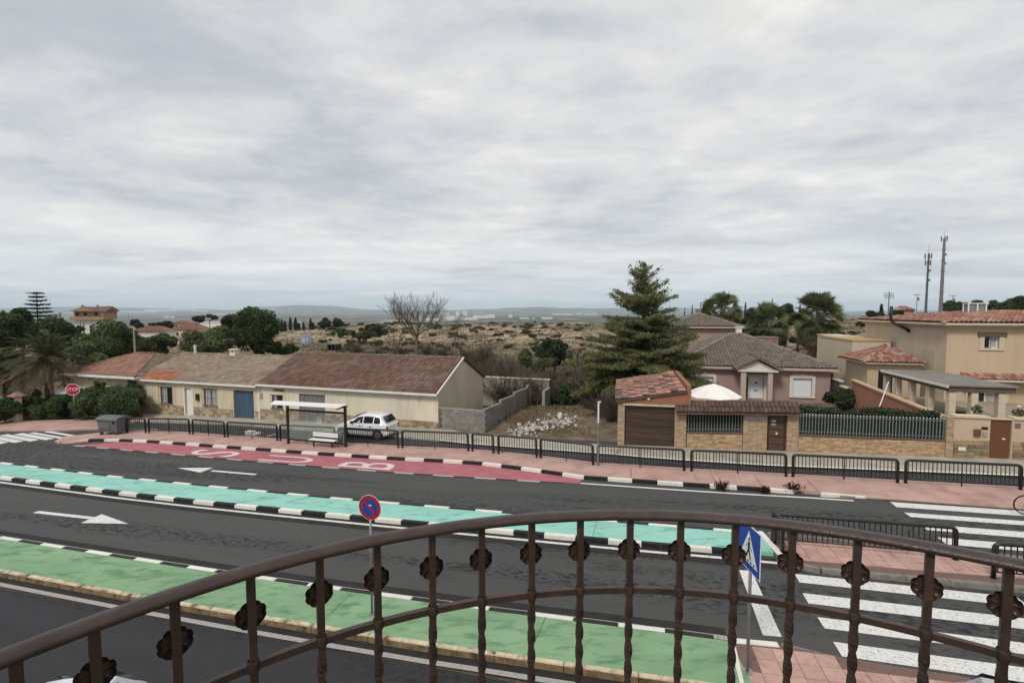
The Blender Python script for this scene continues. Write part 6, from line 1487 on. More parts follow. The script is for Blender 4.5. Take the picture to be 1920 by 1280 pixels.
# ================================================================== VEGETATION
def LM(name, col, island=.35, hue=.02, rough=.75):
    if name in MATS: return MATS[name]
    m = M(name, col, rough, .25, .6, island=island, huevar=hue, spec=.15); N, L = m.node_tree.nodes, m.node_tree.links      # leaves let some light through
    b = N['Principled BSDF']; t = N.new('ShaderNodeBsdfTranslucent'); x = N.new('ShaderNodeMixShader'); x.inputs[0].default_value = .3
    L.new(b.inputs['Base Color'].links[0].from_socket, t.inputs[0]); L.new(b.outputs[0], x.inputs[1]); L.new(t.outputs[0], x.inputs[2]); L.new(x.outputs[0], N['Material Output'].inputs[0])
    return m
L_pine = LM('pine_needles', (0.070, 0.096, 0.040)); L_dark = LM('dark_foliage', (0.050, 0.070, 0.037)); L_broad = LM('broad_foliage', (0.096, 0.132, 0.053)); L_pepper = LM('pepper_foliage', (0.140, 0.173, 0.079))
L_cedar = LM('cedar_needles', (0.157, 0.173, 0.074), .45, .025); L_palm = LM('palm_frond', (0.124, 0.147, 0.065)); L_dry = LM('dry_frond', (0.190, 0.135, 0.070), .3); L_hedge = LM('hedge_foliage', (0.091, 0.129, 0.046)); L_ivy = LM('ivy_foliage', (0.058, 0.096, 0.037))
L_scrub = LM('scrub_foliage', (0.085, 0.074, 0.045), .4); L_scrub2 = LM('grey_scrub_foliage', (0.105, 0.095, 0.068), .4); L_twig = LM('dry_twigs', (0.125, 0.098, 0.075), .3, .01); L_grass = LM('dry_grass', (0.200, 0.160, 0.085), .35, .02)
L_red = LM('reddish_weed', (0.085, 0.042, 0.028), .4); L_cyp = LM('cypress_foliage', (0.042, 0.059, 0.037), .3)
m_bark = M('bark', (.085, .065, .048), .95, .3, 4, .6, 12); m_bark2 = M('grey_bark', (.13, .11, .09), .95, .3, 4, .5, 14)
def rdir(n):
    v = rng.normal(size=(n, 3)); return v / np.linalg.norm(v, axis=1)[:, None]
def leaf_quads(P, size, asp=.55, flat=0.0):
    n = len(P); a = rdir(n); 
    if flat: a[:, 2] *= (1 - flat); a /= np.linalg.norm(a, axis=1)[:, None]
    b = rdir(n)
    if flat: b[:, 2] *= (1 - flat)
    b -= (a * b).sum(1)[:, None] * a; b /= np.linalg.norm(b, axis=1)[:, None] + 1e-9
    s = size * rng.uniform(.6, 1.35, n)[:, None]
    A = a * s; B = b * s * asp
    return np.stack([P - A, P - B * .9 + A * .1, P + A, P + B + A * .1], 1)
def clump_pts(c, r, n, inner=.55):
    d = rdir(n); rad = rng.uniform(inner ** 3, 1, n) ** (1 / 3)
    return np.asarray(c)[None] + d * rad[:, None] * np.asarray(r)[None]
def limb(b, p, q, r0, r1, n=6, bend=.12):
    p, q = Vector(p), Vector(q); m = p.lerp(q, .5) + Vector((rng.normal() * bend, rng.normal() * bend, rng.normal() * bend)) * (q - p).length
    b.tube([p, m, q], [r0, (r0 + r1) / 2, r1], n)
def tree(name, label, u, vt, Y, wpx, vb=None, mat=L_broad, nleaf=5000, nclump=24, lsize=.22, cat='tree', group=None, round_=.5, trunk=True, flat=0.0, dome=1.0, bark=None, inner=.5, seed=None):
    """crown: vt top row, vb row of the crown's lower edge, wpx its width; the base stands on the terrain"""
    nleaf = int(nleaf * 2.1); lsize *= .68
    t = PY(u, vt, Y); z0 = float(terrain(t.x, t.y)) - .1; h = t.z - z0; w = wpx / F * Y / 2
    zb = (PY(u, vb, Y).z - z0) if vb else h * .25; zb = max(zb, .0)
    o = empty(name, (t.x, t.y, z0), 0, label, cat, group)
    zc, rz_ = (h + zb) / 2, (h - zb) / 2
    cl, P = [], []
    for k in range(nclump):
        d = rdir(1)[0]; rad = rng.uniform(.15, 1) ** .5
        cr = rng.uniform(.24, .42) * min(w, rz_) * 1.15 * (1.0 if dome == 1 else 1)
        c = np.array([d[0] * rad * (w - cr * .7), d[1] * rad * (w - cr * .7), zc + d[2] * rad * (rz_ - cr * .7)])
        if dome != 1 and c[2] > zc:
            f_ = 1 - (c[2] - zc) / rz_ * (1 - dome); c[0] *= f_; c[1] *= f_
        cl.append((c, cr))
    tot = sum(c[1] ** 2 for c in cl)
    for c, cr in cl: P.append(clump_pts(c, (cr * 1.15, cr * 1.15, cr * .85), int(nleaf * cr ** 2 / tot) + 1, inner))
    P = np.concatenate(P)
    me = quads('crown', leaf_quads(P, lsize, .6, flat), mat); mobj('crown', me, o)
    if trunk:
        b = MB(); r0 = max(.05 * h * .5, .06); top_ = Vector((0, 0, max(zb + (h - zb) * .35, .3)))
        b.tube([(0, 0, -.2), (rng.normal() * .05 * h, rng.normal() * .05 * h, top_.z * .5), top_], [r0, r0 * .75, r0 * .45], 7)
        for c, cr in cl[::2]: limb(b, top_ * rng.uniform(.55, 1), c, r0 * .4, r0 * .08, 5)
        b.build('trunk', bark or m_bark, o, True)
    return o
# ---- left-hand group
tree('pine_tree', 'dark pine at the far left picture edge', 8, 574, 62, 70, 660, L_pine, 5000, 26, .26)
tree('pine_tree', 'dark ragged pine left of the norfolk pine', 36, 570, 66, 55, 655, L_dark, 4500, 24, .24, dome=.5)
tree('pine_tree', 'dark pine between norfolk pine and villa', 96, 588, 64, 70, 660, L_pine, 5000, 26, .25)
tree('broadleaf_tree', 'dark low tree right of the thick left pole', 128, 602, 68, 46, 648, L_dark, 3200, 18, .25)
tree('broadleaf_tree', 'dense green tree in front of the villa', 200, 594, 58, 104, 682, L_broad, 8000, 34, .23)
tree('broadleaf_tree', 'rounded tree beside the street pole behind hipped roof', 235, 608, 60, 50, 676, L_broad, 3600, 18, .22)
tree('broadleaf_tree', 'pale green garden tree left behind the palm', 160, 640, 50, 70, 690, L_pepper, 4200, 22, .2)
tree('broadleaf_tree', 'low bush tree below the hill villa', 120, 636, 56, 60, 676, L_dark, 3600, 20, .22)
tree('broadleaf_tree', 'rounded green tree behind the hipped roof ridge', 292, 620, 64, 88, 668, L_broad, 5200, 24, .24)
tree('broadleaf_tree', 'low tree at the foot of the downhill road', 262, 630, 80, 40, 660, L_broad, 2500, 14, .28)
tree('pepper_tree', 'light green weeping tree behind the faded roof', 388, 604, 56, 100, 672, L_pepper, 7500, 32, .21)
tree('pine_tree', 'big dense pine rising behind the faded roof', 478, 572, 60, 96, 668, L_pine, 10500, 40, .23, dome=.55)
tree('pine_tree', 'darker pine at the left shoulder of the big pine', 434, 580, 72, 38, 650, L_dark, 3500, 18, .26)
tree('shrub', 'green shrub below the big pine', 528, 640, 62, 60, 672, L_broad, 2800, 14, .2, 'shrub')
tree('broadleaf_tree', 'dark rounded tree on the left plain', 372, 590, 190, 22, 606, L_dark, 900, 10, .6); tree('broadleaf_tree', 'wide dark tree on the left skyline', 392, 589, 210, 34, 604, L_dark, 1200, 12, .6)
tree('broadleaf_tree', 'small dark tree by the far brown roof', 258, 598, 170, 26, 616, L_dark, 900, 10, .55); tree('broadleaf_tree', 'dark tree between the two far roofs', 312, 598, 185, 30, 618, L_dark, 1100, 10, .6)
tree('broadleaf_tree', 'dark clump left of the skyline house', 292, 604, 200, 40, 618, L_dark, 1100, 10, .6)
def norfolk(label, u, vt, Y, hw):
    t = PY(u, vt, Y); z0 = float(terrain(t.x, t.y)); h = t.z - z0; o = empty('norfolk_pine', (t.x, t.y, z0), 0, label, 'tree'); P = []; b = MB()
    b.tube([(0, 0, 0), (0, 0, h)], [.25, .03], 7); w = hw / F * Y
    for i in range(16):
        z = h - .25 - i * .62; L_ = min(.4 + i * .30, w)
        for k in range(7):
            a = 2 * math.pi * (k + .5 * (i % 2)) / 7 + rng.normal() * .1; e = Vector((math.cos(a) * L_, math.sin(a) * L_, z + .25 * L_ * .5)); b.cyl((0, 0, z), e, .035, .012, 4)
            for s in np.linspace(.15, 1, 26): P.append([e.x * s + rng.normal() * .07, e.y * s + rng.normal() * .07, z + (e.z - z) * s ** 1.5 + rng.normal() * .04])
            for s in np.linspace(.3, 1, 26): P.append([e.x * s + rng.normal() * .28, e.y * s + rng.normal() * .28, z + (e.z - z) * s ** 1.5 + rng.normal() * .04])
    b.build('trunk', m_bark, o); mobj('crown', quads('crown', leaf_quads(np.array(P), .2, .5, .7), L_dark), o)
norfolk('tall norfolk pine with tiered branches on left skyline', 68, 547, 78, 31)
def cypress(label, u, vt, Y, wpx, vb, group, mat=L_cyp, n=700):
    t = PY(u, vt, Y); z0 = float(terrain(t.x, t.y)) - .1; h = t.z - z0; w = wpx / F * Y / 2
    o = empty('cypress', (t.x, t.y, z0), 0, label, 'tree', group)
    z = rng.uniform(.04, 1, n); f_ = np.sin(np.clip(z * 1.0, 0, 1) ** .55 * np.pi) ** .8 * .98 + .03
    a = rng.uniform(0, 2 * np.pi, n); r = w * f_ * rng.uniform(.5, 1, n) ** .5
    P = np.stack([np.cos(a) * r, np.sin(a) * r, z * h], 1); mobj('crown', quads('crown', leaf_quads(P, w * .5, .4), mat), o); MB().cyl((0, 0, -.2), (0, 0, h * .5), w * .2, w * .06, 6).build('trunk', m_bark, o)
for i, (u, vt, w_, lb) in enumerate(((528, 599, 6, 'leftmost'), (534, 602, 6, 'second'), (544, 595, 6, 'tall third'), (554, 596, 7, 'tall fourth'), (560, 604, 5, 'short fifth'), (569, 604, 4, 'sixth'), (582, 597, 6, 'tall seventh'), (587, 604, 5, 'rightmost'))):
    cypress(lb + ' cypress in the row beyond the left roofs', u, vt, 190, w_, 620, 'cypress row')
tree('broadleaf_tree', 'left of two dark domed trees past the cypresses', 609, 596, 190, 26, 616, L_dark, 1400, 14, .5); tree('broadleaf_tree', 'right of two dark domed trees past the cypresses', 633, 595, 190, 30, 616, L_dark, 1500, 14, .5)
tree('shrub', 'dark green shrub left of the bare tree', 636, 614, 120, 32, 634, L_broad, 1500, 12, .35, 'shrub', trunk=False); tree('shrub', 'small round shrub in the scrub left of bare tree', 664, 619, 115, 20, 634, L_broad, 900, 8, .3, 'shrub', trunk=False)
tree('broadleaf_tree', 'olive green trees behind the bare tree', 700, 604, 130, 70, 632, L_scrub, 3000, 20, .35, trunk=False); tree('shrub', 'green shrub mass left below the bare tree', 690, 618, 100, 44, 640, L_broad, 1800, 12, .3, 'shrub', trunk=False)
# ---- bare trees
def bare(name, label, u, vt, Y, wpx, vf, mat=m_bark2, lv=5, nb=4, group=None, cat='tree', r0=.16, up=.35, twig=.006, seed=1, base_h=None, parent=None, at=None, hgt=None):
    rr = random.Random(seed)
    if at is None:
        t = PY(u, vt, Y); z0 = float(terrain(t.x, t.y)) - .1; h = t.z - z0; w = wpx / F * Y / 2; loc = (t.x, t.y, z0); zf = PY(u, vf, Y).z - z0
    else: loc, h, w, zf = at, hgt, wpx, vf
    o = empty(name, loc, 0, label, cat, group); b = MB()
    top_ = Vector((rr.gauss(0, .02) * h, 0, zf)); b.tube([(0, 0, -.2), (top_.x * .4, 0, zf * .5), top_], [r0, r0 * .85, r0 * .7], 7)
    tips = []
    def grow(p, d, L_, r, k):
        q = p + d * L_; mid = p + d * (L_ * .5) + Vector((rr.gauss(0, .05), rr.gauss(0, .05), rr.gauss(0, .05))) * L_
        n = 5 if k < 2 else 3; b.tube([p, mid, q], [r, r * .85, max(r * .65, twig)], n)
        if k >= lv: return
        for i in range(nb if k < 3 else 3):
            s = rr.uniform(.45, 1.0) if i else 1.0; base = p.lerp(q, s)
            v = Vector((rr.gauss(0, 1), rr.gauss(0, 1), rr.gauss(0, .7))).normalized()
            nd = (d * 1.0 + v * .62 + Vector((0, 0, up))).normalized(); grow(base, nd, L_ * rr.uniform(.58, .82), max(r * rr.uniform(.45, .62), twig), k + 1)
    for i in range(7):
        a = 2 * math.pi * i / 7 + rr.uniform(-.3, .3); el = rr.uniform(.35, 1.25)
        d = Vector((math.cos(a) * math.cos(el) , math.sin(a) * math.cos(el), math.sin(el)))
        Lm = 1 / math.sqrt((d.x ** 2 + d.y ** 2) / w ** 2 + d.z ** 2 / max(h - zf, .3) ** 2) * .52
        grow(top_ - Vector((0, 0, rr.uniform(0, .25) * zf * .5)), d, Lm, r0 * .42, 1)
    b.build('branches', mat, o); return o
bare('bare_tree', 'large leafless tree rising behind the dark brown roof', 780, 541, 52, 118, 628, lv=5, nb=4, r0=.2, twig=.009, seed=4)
bare('bare_tree', 'slender leafless sapling right of the large bare tree', 856, 574, 60, 40, 625, lv=4, nb=3, r0=.07, twig=.008, seed=9)
bare('bare_tree', 'leaning leafless tree left of the large bare trunk', 748, 600, 54, 60, 655, lv=4, nb=3, r0=.1, seed=12)
bare('bare_tree', 'small leafless almond tree beside the cedar', 1078, 644, 72, 44, 688, lv=5, nb=4, r0=.12, twig=.012, seed=15, mat=M('purple_brown_bark', (.075, .055, .05), .95, .2, 4))
bare('bare_tree', 'leafless tree standing right behind the cream gable', 962, 668, 48, 80, 722, lv=5, nb=4, r0=.11, twig=.009, seed=17)
# thicket of leafless shrubs on the slope behind the houses (templates shared)
tw_tpl = []
for s_ in range(4):
    b = MB(); rr = random.Random(40 + s_)
    for i in range(70):
        a = rr.uniform(0, 6.28); el = rr.uniform(.5, 1.45); L_ = rr.uniform(.7, 1.5); d = Vector((math.cos(a) * math.cos(el), math.sin(a) * math.cos(el), math.sin(el)))
        p = Vector((rr.gauss(0, .18), rr.gauss(0, .18), 0)); q = p + d * L_; b.cyl(p, q, .016, .006, 3, False)
        for k in range(9):
            m_ = p.lerp(q, rr.uniform(.3, 1)); e = m_ + (d + Vector((rr.gauss(0, .6), rr.gauss(0, .6), rr.gauss(0, .35)))).normalized() * rr.uniform(.2, .55); b.cyl(m_, e, .009, .004, 3, False)
    tw_tpl.append(b.mesh('twigs', L_twig))
spots = [(560,664,66,1.8),(630,652,90,2.4),(670,650,92,2.4),(710,650,90,2.4),(750,650,95,2.6),(800,648,95,2.6),(830,650,90,2.6),(770,664,60,2.2),(800,668,58,2.2),(680,672,56,2.2),(620,672,54,1.8),(885,690,52,2.6),(920,710,44,2.4),(960,712,44,2.4),(1030,715,48,2.2),(650,690,48,2.2),(690,680,52,2.4),(720,690,46,2.2),(830,690,46,2.4),(870,700,46,2.6),(905,690,50,2.6),(935,700,44,2.6),(945,722,41,2.2),(980,725,41,2.3),(1010,728,41,2.2),(1040,735,42,2.0),(1000,705,50,2.6),(890,672,60,2.6),(925,676,62,2.8),(850,668,62,2.6),(820,672,56,2.4),(740,672,58,2.4),(700,664,66,2.6),(660,664,66,2.4),(640,658,76,2.4),(960,690,56,2.6),(1095,705,60,2.4),(1110,720,46,2.4),(1130,735,41,2.2),(1085,730,46,2.0),(870,650,80,2.6),(905,655,84,2.6),(610,668,58,2.0),(590,660,70,2.0),(1115,690,70,2.6),(1150,750,37,1.6),(1105,752,38,1.5),(1135,770,34,1.3),(1145,780,32,1.2),(1120,765,36,1.2)]
for i, (u, v, Y, sc) in enumerate(spots):
    p = PY(u, v, Y); z = float(terrain(p.x, p.y)) - .05
    o = empty('bare_shrub', (p.x, p.y, z), rng.uniform(0, 6), 'leafless brown shrub in the thicket behind the houses', 'shrub', 'leafless shrubs of the thicket')
    q = mobj('twigs', tw_tpl[i % 4], o); q.scale = (sc * .95, sc * .95, sc * rng.uniform(.8, 1.15) * .9)
# ---- green bushes of the slope
tree('shrub', 'bright green bush left of the dark bush below watermark slope', 1000, 655, 58, 86, 700, L_broad, 3600, 20, .22, 'shrub', trunk=False); o_ = bpy.data.objects['shrub.005'] if 'shrub.005' in bpy.data.objects else None
tree('broadleaf_tree', 'dark dense bush tree behind the yard wall', 1034, 630, 66, 66, 692, L_dark, 4200, 22, .25)
tree('ivy_bank', 'dark ivy bank behind the vacant lot, left of the garage', 1065, 716, 41, 62, 772, L_ivy, 4200, 22, .16, 'ivy', trunk=False); tree('ivy_bank', 'dark ivy mass beside the garage wall', 1125, 728, 40, 80, 776, L_ivy, 4600, 22, .16, 'ivy', trunk=False)
# ---- cedar
def cedar(label, u, vt, Y, wpx):
    t = PY(u, vt, Y); z0 = float(terrain(t.x, t.y)) - .1; h = t.z - z0; o = empty('cedar_tree', (t.x, t.y, z0), 0, label, 'tree'); w = wpx / F * Y / 2
    b = MB(); b.tube([(0, 0, -.2), (.05, 0, h * .5), (-.05, 0, h * .97)], [.26, .17, .025], 9); P, D = [], []
    rr = random.Random(5); prof_x = [0, .04, .12, .2, .3, .42, .55, .68, .8, .9, 1.0]; prof_r = [.03, .13, .27, .33, .47, .62, .82, 1.0, 1.02, .85, .4]
    lev = 0.0
    nbr = 0
    while lev < .90:
        zf_ = lev; z = h * (1 - lev) ; wr = float(np.interp(lev, prof_x, prof_r)) * w; n = 2 if lev < .1 else 3 if lev < .2 else 5 if lev < .34 else 10
        for k in range(n):
            a = rr.uniform(0, 6.283); L_ = wr * rr.uniform(.48, 1.18)
            z += rr.uniform(-.22, .22); rise = (.75 if lev < .15 else .42 if lev < .35 else .16 if lev < .6 else -.02) * rr.uniform(.6, 1.3); droop = rr.uniform(.05, .22) * (0 if lev < .2 else 1)
            ca, sa = math.cos(a), math.sin(a); side_ = Vector((-sa, ca, 0))
            def bp(s): return Vector((ca * L_ * s, sa * L_ * s, z + L_ * (rise * s - droop * s * s + (.10 * s ** 4 if lev < .7 else 0))))
            b.tube([bp(0), bp(.35), bp(.7), bp(1)], [.05 * max(L_ / 3, .4), .035 * max(L_ / 3, .4), .02, .008], 5)
            m = max(int(L_ / .16), 4)
            for j in range(m):
                s = .12 + .9 * (j + rr.random()) / m; c = bp(min(s, 1.03)); sl = L_ * .30 * (1.15 - s) + .16
                for sg in (-1, 1):
                    for q in range(max(int(sl / .10), 2)):
                        f_ = (q + rr.random()) / max(int(sl / .10), 2); e = c + (side_ * sg * .85 + Vector((ca, sa, 0)) * .6).normalized() * sl * f_
                        for r_ in range(4): P.append((e.x + rr.gauss(0, .09), e.y + rr.gauss(0, .09), e.z - .10 * f_ * sl + rr.gauss(0, .075) + .02))
                P.append((c.x, c.y, c.z + .03))
        lev += .018 if lev < .3 else .024
    P = np.array(P)
    b.build('trunk', m_bark, o, True); mobj('crown', quads('crown', leaf_quads(P, .085, .45, .2), L_cedar), o)
    return len(P)
nced = cedar('large spreading cedar tree beside the pink house', 1207, 501, 37.5, 246)
# ---- palms
def date_palm(label, u, vc, Y, rpx):
    c = PY(u, vc, Y); z0 = float(terrain(c.x, c.y)) - .1; h = c.z - z0; L_ = rpx / F * Y; o = empty('date_palm', (c.x, c.y, z0), 0, label, 'palm')
    b = MB(); b.tube([(0, 0, -.2), (.05, 0, h * .5), (0, 0, h)], [.34, .28, .30], 10)
    for i in range(int(h / .16)):
        for k in range(7): a = 2 * math.pi * (k + .5 * (i % 2)) / 7; b.add([(math.cos(a - .2) * .29, math.sin(a - .2) * .29, i * .16), (math.cos(a + .2) * .29, math.sin(a + .2) * .29, i * .16), (math.cos(a) * .38, math.sin(a) * .38, i * .16 + .17)], [(0, 1, 2)])
    b.build('trunk', m_bark, o, True)
    def fronds(n, e0, e1, mat, name, dl, ls):
        T = []; st_ = MB()
        for i in range(n):
            a = 2 * math.pi * i * .381966 + rng.normal() * .1; el = e0 + (e1 - e0) * (i / n) + rng.normal() * .08; Lf = L_ * rng.uniform(.85, 1.15)
            d = np.array([math.cos(a), math.sin(a)]); pts = []
            for s in np.linspace(0, 1, 26): rad = Lf * (math.cos(el) * s); pts.append([d[0] * rad, d[1] * rad, h + Lf * (math.sin(el) * s - dl * s * s)])
            pts = np.array(pts); st_.tube([tuple(p) for p in pts[::5]], [.03, .025, .02, .015, .01, .006][:len(pts[::5])], 4)
            sd = np.array([-d[1], d[0], 0])
            for j in range(3, 26):
                s = j / 25; ll = ls * (.55 + .9 * math.sin(math.pi * min(s * .9 + .08, 1))); tg = pts[min(j + 1, 25)] - pts[j - 1]; tg /= np.linalg.norm(tg)
                for sg in (-1, 1):
                    for q in (0, .5):
                        p = pts[j] - (pts[j] - pts[j-1]) * q; dd = tg * .75 + sd * sg * .75 + np.array([0, 0, .22 - .25 * rng.random()]); dd /= np.linalg.norm(dd); e = p + dd * ll; e[2] -= .12 * ll
                        wv = tg * .022; m_ = p + dd * ll * .5; T.append([p - wv, m_ - wv * 1.3, e, m_ + wv * 1.3])
        mobj(name, quads(name, np.array(T), mat), o); st_.build('rachis', m_bark2, o)
    fronds(60, 1.35, -.15, LM('date_frond', (0.080, 0.094, 0.040)), 'fronds', .42, .42); fronds(26, -.2, -.95, L_dry, 'dry_fronds', .25, .34)
    return o
date_palm('bushy date palm with arching fronds at the left edge', 88, 672, 40, 86)
date_palm('lower date palm half hidden at left picture edge', 10, 690, 42, 60)
def fan_palm(label, u, vc, Y, rpx, skirt, nl=42, dead=40):
    c = PY(u, vc, Y); z0 = float(terrain(c.x, c.y)) - .1; h = c.z - z0; r = rpx / F * Y; o = empty('fan_palm', (c.x, c.y, z0), 0, label, 'palm')
    MB().tube([(0, 0, -.2), (.03, 0, h * .5), (0, 0, h)], [.3, .25, .22], 9).build('trunk', m_bark, o, True)
    def fans(n, e0, e1, mat, name, pet, size, hang):
        T = []; st_ = MB()
        for i in range(n):
            a = 2 * math.pi * i * .381966; el = e0 + (e1 - e0) * i / n + rng.normal() * .12; d = np.array([math.cos(a) * math.cos(el), math.sin(a) * math.cos(el), math.sin(el)])
            base = np.array([0, 0, h - hang * (i / n) * rng.uniform(.2, 1)]); p = base + d * pet * rng.uniform(.8, 1.1); st_.cyl(tuple(base), tuple(p), .025, .015, 4)
            sd = np.array([-math.sin(a), math.cos(a), 0]); up_ = np.cross(d, sd); ro_ = rng.normal() * .5; sd, up_ = sd * math.cos(ro_) + up_ * math.sin(ro_), up_ * math.cos(ro_) - sd * math.sin(ro_); S_ = size * rng.uniform(.85, 1.2)
            for j in range(15):
                t = -1.25 + 2.5 * j / 14; dr = d * math.cos(t) + sd * math.sin(t) + up_ * (-.10 + .1 * abs(t)); e = p + dr * S_; e[2] -= S_ * .16 * rng.uniform(.6, 1.6); m_ = p + dr * S_ * .55; wv = (sd * math.cos(t) - d * math.sin(t)) * S_ * .055
                T.append([p, m_ - wv, e, m_ + wv])
        mobj(name, quads(name, np.array(T), mat), o); st_.build('petioles', m_bark2, o)
    fans(nl, 1.4, -.75, L_palm, 'fan_leaves', r * .52, r * .48, 0.4); fans(dead, -.75, -1.4, L_dry, 'dead_skirt', r * .42, r * .5, skirt)
    fans(10, 1.45, .3, L_palm, 'young_leaves', r * .22, r * .42, .1); fans(14, -.1, -1.15, L_palm, 'lower_leaves', r * .55, r * .5, skirt * .5)
fan_palm('tallest fan palm with hanging skirt, right of the pink house', 1534, 590, 58, 51, 2.2, 50, 50)
fan_palm('fan palm against the sky above the rear pyramid roof', 1354, 580, 74, 40, 1.6); fan_palm('fan palm between its two taller neighbours', 1438, 604, 70, 46, 1.5)
# ---- dark trees on the right skyline
for u, vt, w_, lb in ((1298, 572, 5, 'thin cypress beside the flue of the pyramid roof'), (1314, 577, 6, 'cypress left of the first fan palm'), (1398, 566, 7, 'pointed cypress right of the first fan palm'), (1448, 560, 5, 'slim tall cypress left of the big fan palm'), (1653, 571, 10, 'dark cypress at the corner of the sand house roof'), (1284, 577, 4, 'small dark cypress tip over the cedar side'), (1500, 572, 7, 'dark cypress close left of the big fan palm')):
    cypress(lb, u, vt, 115, w_, 610, None)
for i, (u, vt, w_, lb) in enumerate(((1325, 567, 24, 'left of first palm'), (1420, 574, 40, 'between first and second palm'), (1470, 566, 40, 'right of the slim cypress'), (1500, 578, 50, 'behind the big palm'), (1390, 590, 60, 'low behind the bungalow roof'), (1455, 620, 70, 'below the middle palm'), (1520, 625, 40, 'below the big palm'), (1410, 622, 60, 'close behind the bungalow roof'))):
    tree('broadleaf_tree', 'dark tree ' + lb, u, vt, 100 if i < 4 else 80, w_, vt + (40 if i < 4 else 34), L_dark, 2400, 16, .3)
for i, (u, vt, w_, Y, lb) in enumerate(((1795, 561, 44, 150, 'left end of the pine wood over the sand roof'), (1830, 559, 52, 150, 'second in the pine wood over the sand roof'), (1865, 560, 56, 145, 'third in the pine wood over the sand roof'), (1898, 558, 40, 140, 'fourth in the pine wood over the sand roof'), (1920, 553, 40, 120, 'at the right picture edge above the sand roof'), (1950, 553, 50, 130, 'just past the right picture edge'))):
    tree('pine_tree', 'pine ' + lb, u, vt, Y, w_, vt + 36, L_pine, 2600, 18, .42)
tree('broadleaf_tree', 'dark tree left of the sand house roof corner', 1640, 578, 100, 26, 606, L_dark, 1500, 12, .35); tree('broadleaf_tree', 'dark bush by the far cottage', 1684, 578, 112, 36, 600, L_dark, 1500, 12, .35)
tree('shrub', 'grey scrub mass below the big palm, right side', 1560, 640, 62, 70, 690, L_scrub2, 2500, 16, .25, 'shrub', trunk=False); tree('shrub', 'leafless grey bushes left of the sand house block', 1590, 655, 56, 60, 690, L_scrub2, 2200, 14, .22, 'shrub', trunk=False); tree('shrub', 'dark scrub patch on the right hillside', 1625, 598, 130, 40, 614, L_scrub, 1200, 10, .35, 'shrub', trunk=False)
# ---- hedges and garden shrubs near the street
def leafbox(name, label, cat, line, w, h0, h1, mat, n, ls, group=None):
    P = []; L_ = [(b - a).length for a, b in zip(line, line[1:])]; tot = sum(L_); c = line[0]
    for (a, b), l in zip(zip(line, line[1:]), L_):
        m = int(n * l / tot); s = rng.uniform(0, 1, m); d = np.array(b - a); nn = np.array([-d[1], d[0], 0]) / np.linalg.norm(d[:2])
        face = rng.uniform(0, 1, m); across = np.where(face < .4, -w/2, np.where(face < .55, w/2, rng.uniform(-w/2, w/2, m))) + rng.normal(0, .06, m)
        zz = np.where(face < .55, rng.uniform(h0, h1, m), h1) + rng.normal(0, .06, m) + .08 * np.sin(s * l * 2.1)
        P.append(np.array(a)[None] + s[:, None] * d[None] + across[:, None] * nn[None] + zz[:, None] * np.array([0, 0, 1])[None])
    P = np.concatenate(P) - np.array(c)[None]
    o = empty(name, c, 0, label, cat, group); mobj('foliage', quads('foliage', leaf_quads(P, ls, .6), mat), o)
    st_ = MB()
    for (a, b) in zip(line, line[1:]):
        for s in np.linspace(.05, .95, max(int((b - a).length / .6), 2)): q = a.lerp(b, s) - c; st_.cyl((q.x, q.y, q.z - .1), (q.x + rng.normal() * .1, q.y, q.z + h1 * .8), .03, .012, 5)
    st_.build('stems', m_bark, o); return o
ha = FR.p0 + FR.d * xr_(1500) + FR.n * .75; hb_ = FR.p0 + FR.d * xr_(1768) + FR.n * .75
leafbox('hedge', 'dark clipped hedge behind the long picket fence', 'hedge', [Vector((ha.x, ha.y, S * ha.x)), Vector((hb_.x, hb_.y, S * hb_.x))], .8, .3, FR.px(1620, 772, .75)[1] + pR.z - S * (ha.x + hb_.x) / 2, L_dark, 6500, .085)
hc = FR.p0 + FR.d * xr_(1290) + FR.n * .6; hd = FR.p0 + FR.d * xr_(1390) + FR.n * .6
leafbox('hedge', 'dark hedge behind the short picket fence', 'hedge', [Vector((hc.x, hc.y, S * hc.x)), Vector((hd.x, hd.y, S * hd.x))], .5, .3, 1.75, L_dark, 2000, .085)
def bush(label, u, vt, vb, Y, wpx, mat, n, ls, nc=16, name='shrub', group=None): return tree(name, label, u, vt, Y, wpx, vb, mat, n, nc, ls, 'shrub', group, trunk=True)
bush('low green hedge shrub left of the stop sign', 75, 748, 796, 37.2, 76, L_hedge, 5000, .11, 26); bush('green hedge shrub at the foot of the stop sign', 122, 752, 796, 37.4, 64, L_hedge, 4200, .11, 22)
bush('tall leafy shrub right of the stop sign', 178, 722, 794, 37.0, 76, L_hedge, 6500, .12, 30); bush('dense leafy shrub against the low house corner', 226, 716, 790, 36.4, 80, L_broad, 6500, .12, 30); bush('dark climbing shrub hiding the first window', 256, 706, 770, 38.4, 46, L_ivy, 3200, .11, 18)
bush('slender shrub rising to the hipped eave', 190, 698, 760, 36.6, 26, L_broad, 1800, .11, 12); bush('dark tall hedge at the left edge beside the gate pillar', 6, 742, 792, 36.0, 60, L_ivy, 4200, .13, 22); bush('dark undergrowth below the date palm', 60, 728, 780, 38.0, 110, L_ivy, 5000, .14, 24); bush('shady shrub behind the white awning', 122, 722, 775, 37.6, 60, L_ivy, 3000, .13, 16)
bush('dark bush in the corner of the bungalow garden', 1583, 726, 772, 33.0, 62, L_dark, 4200, .12, 22)
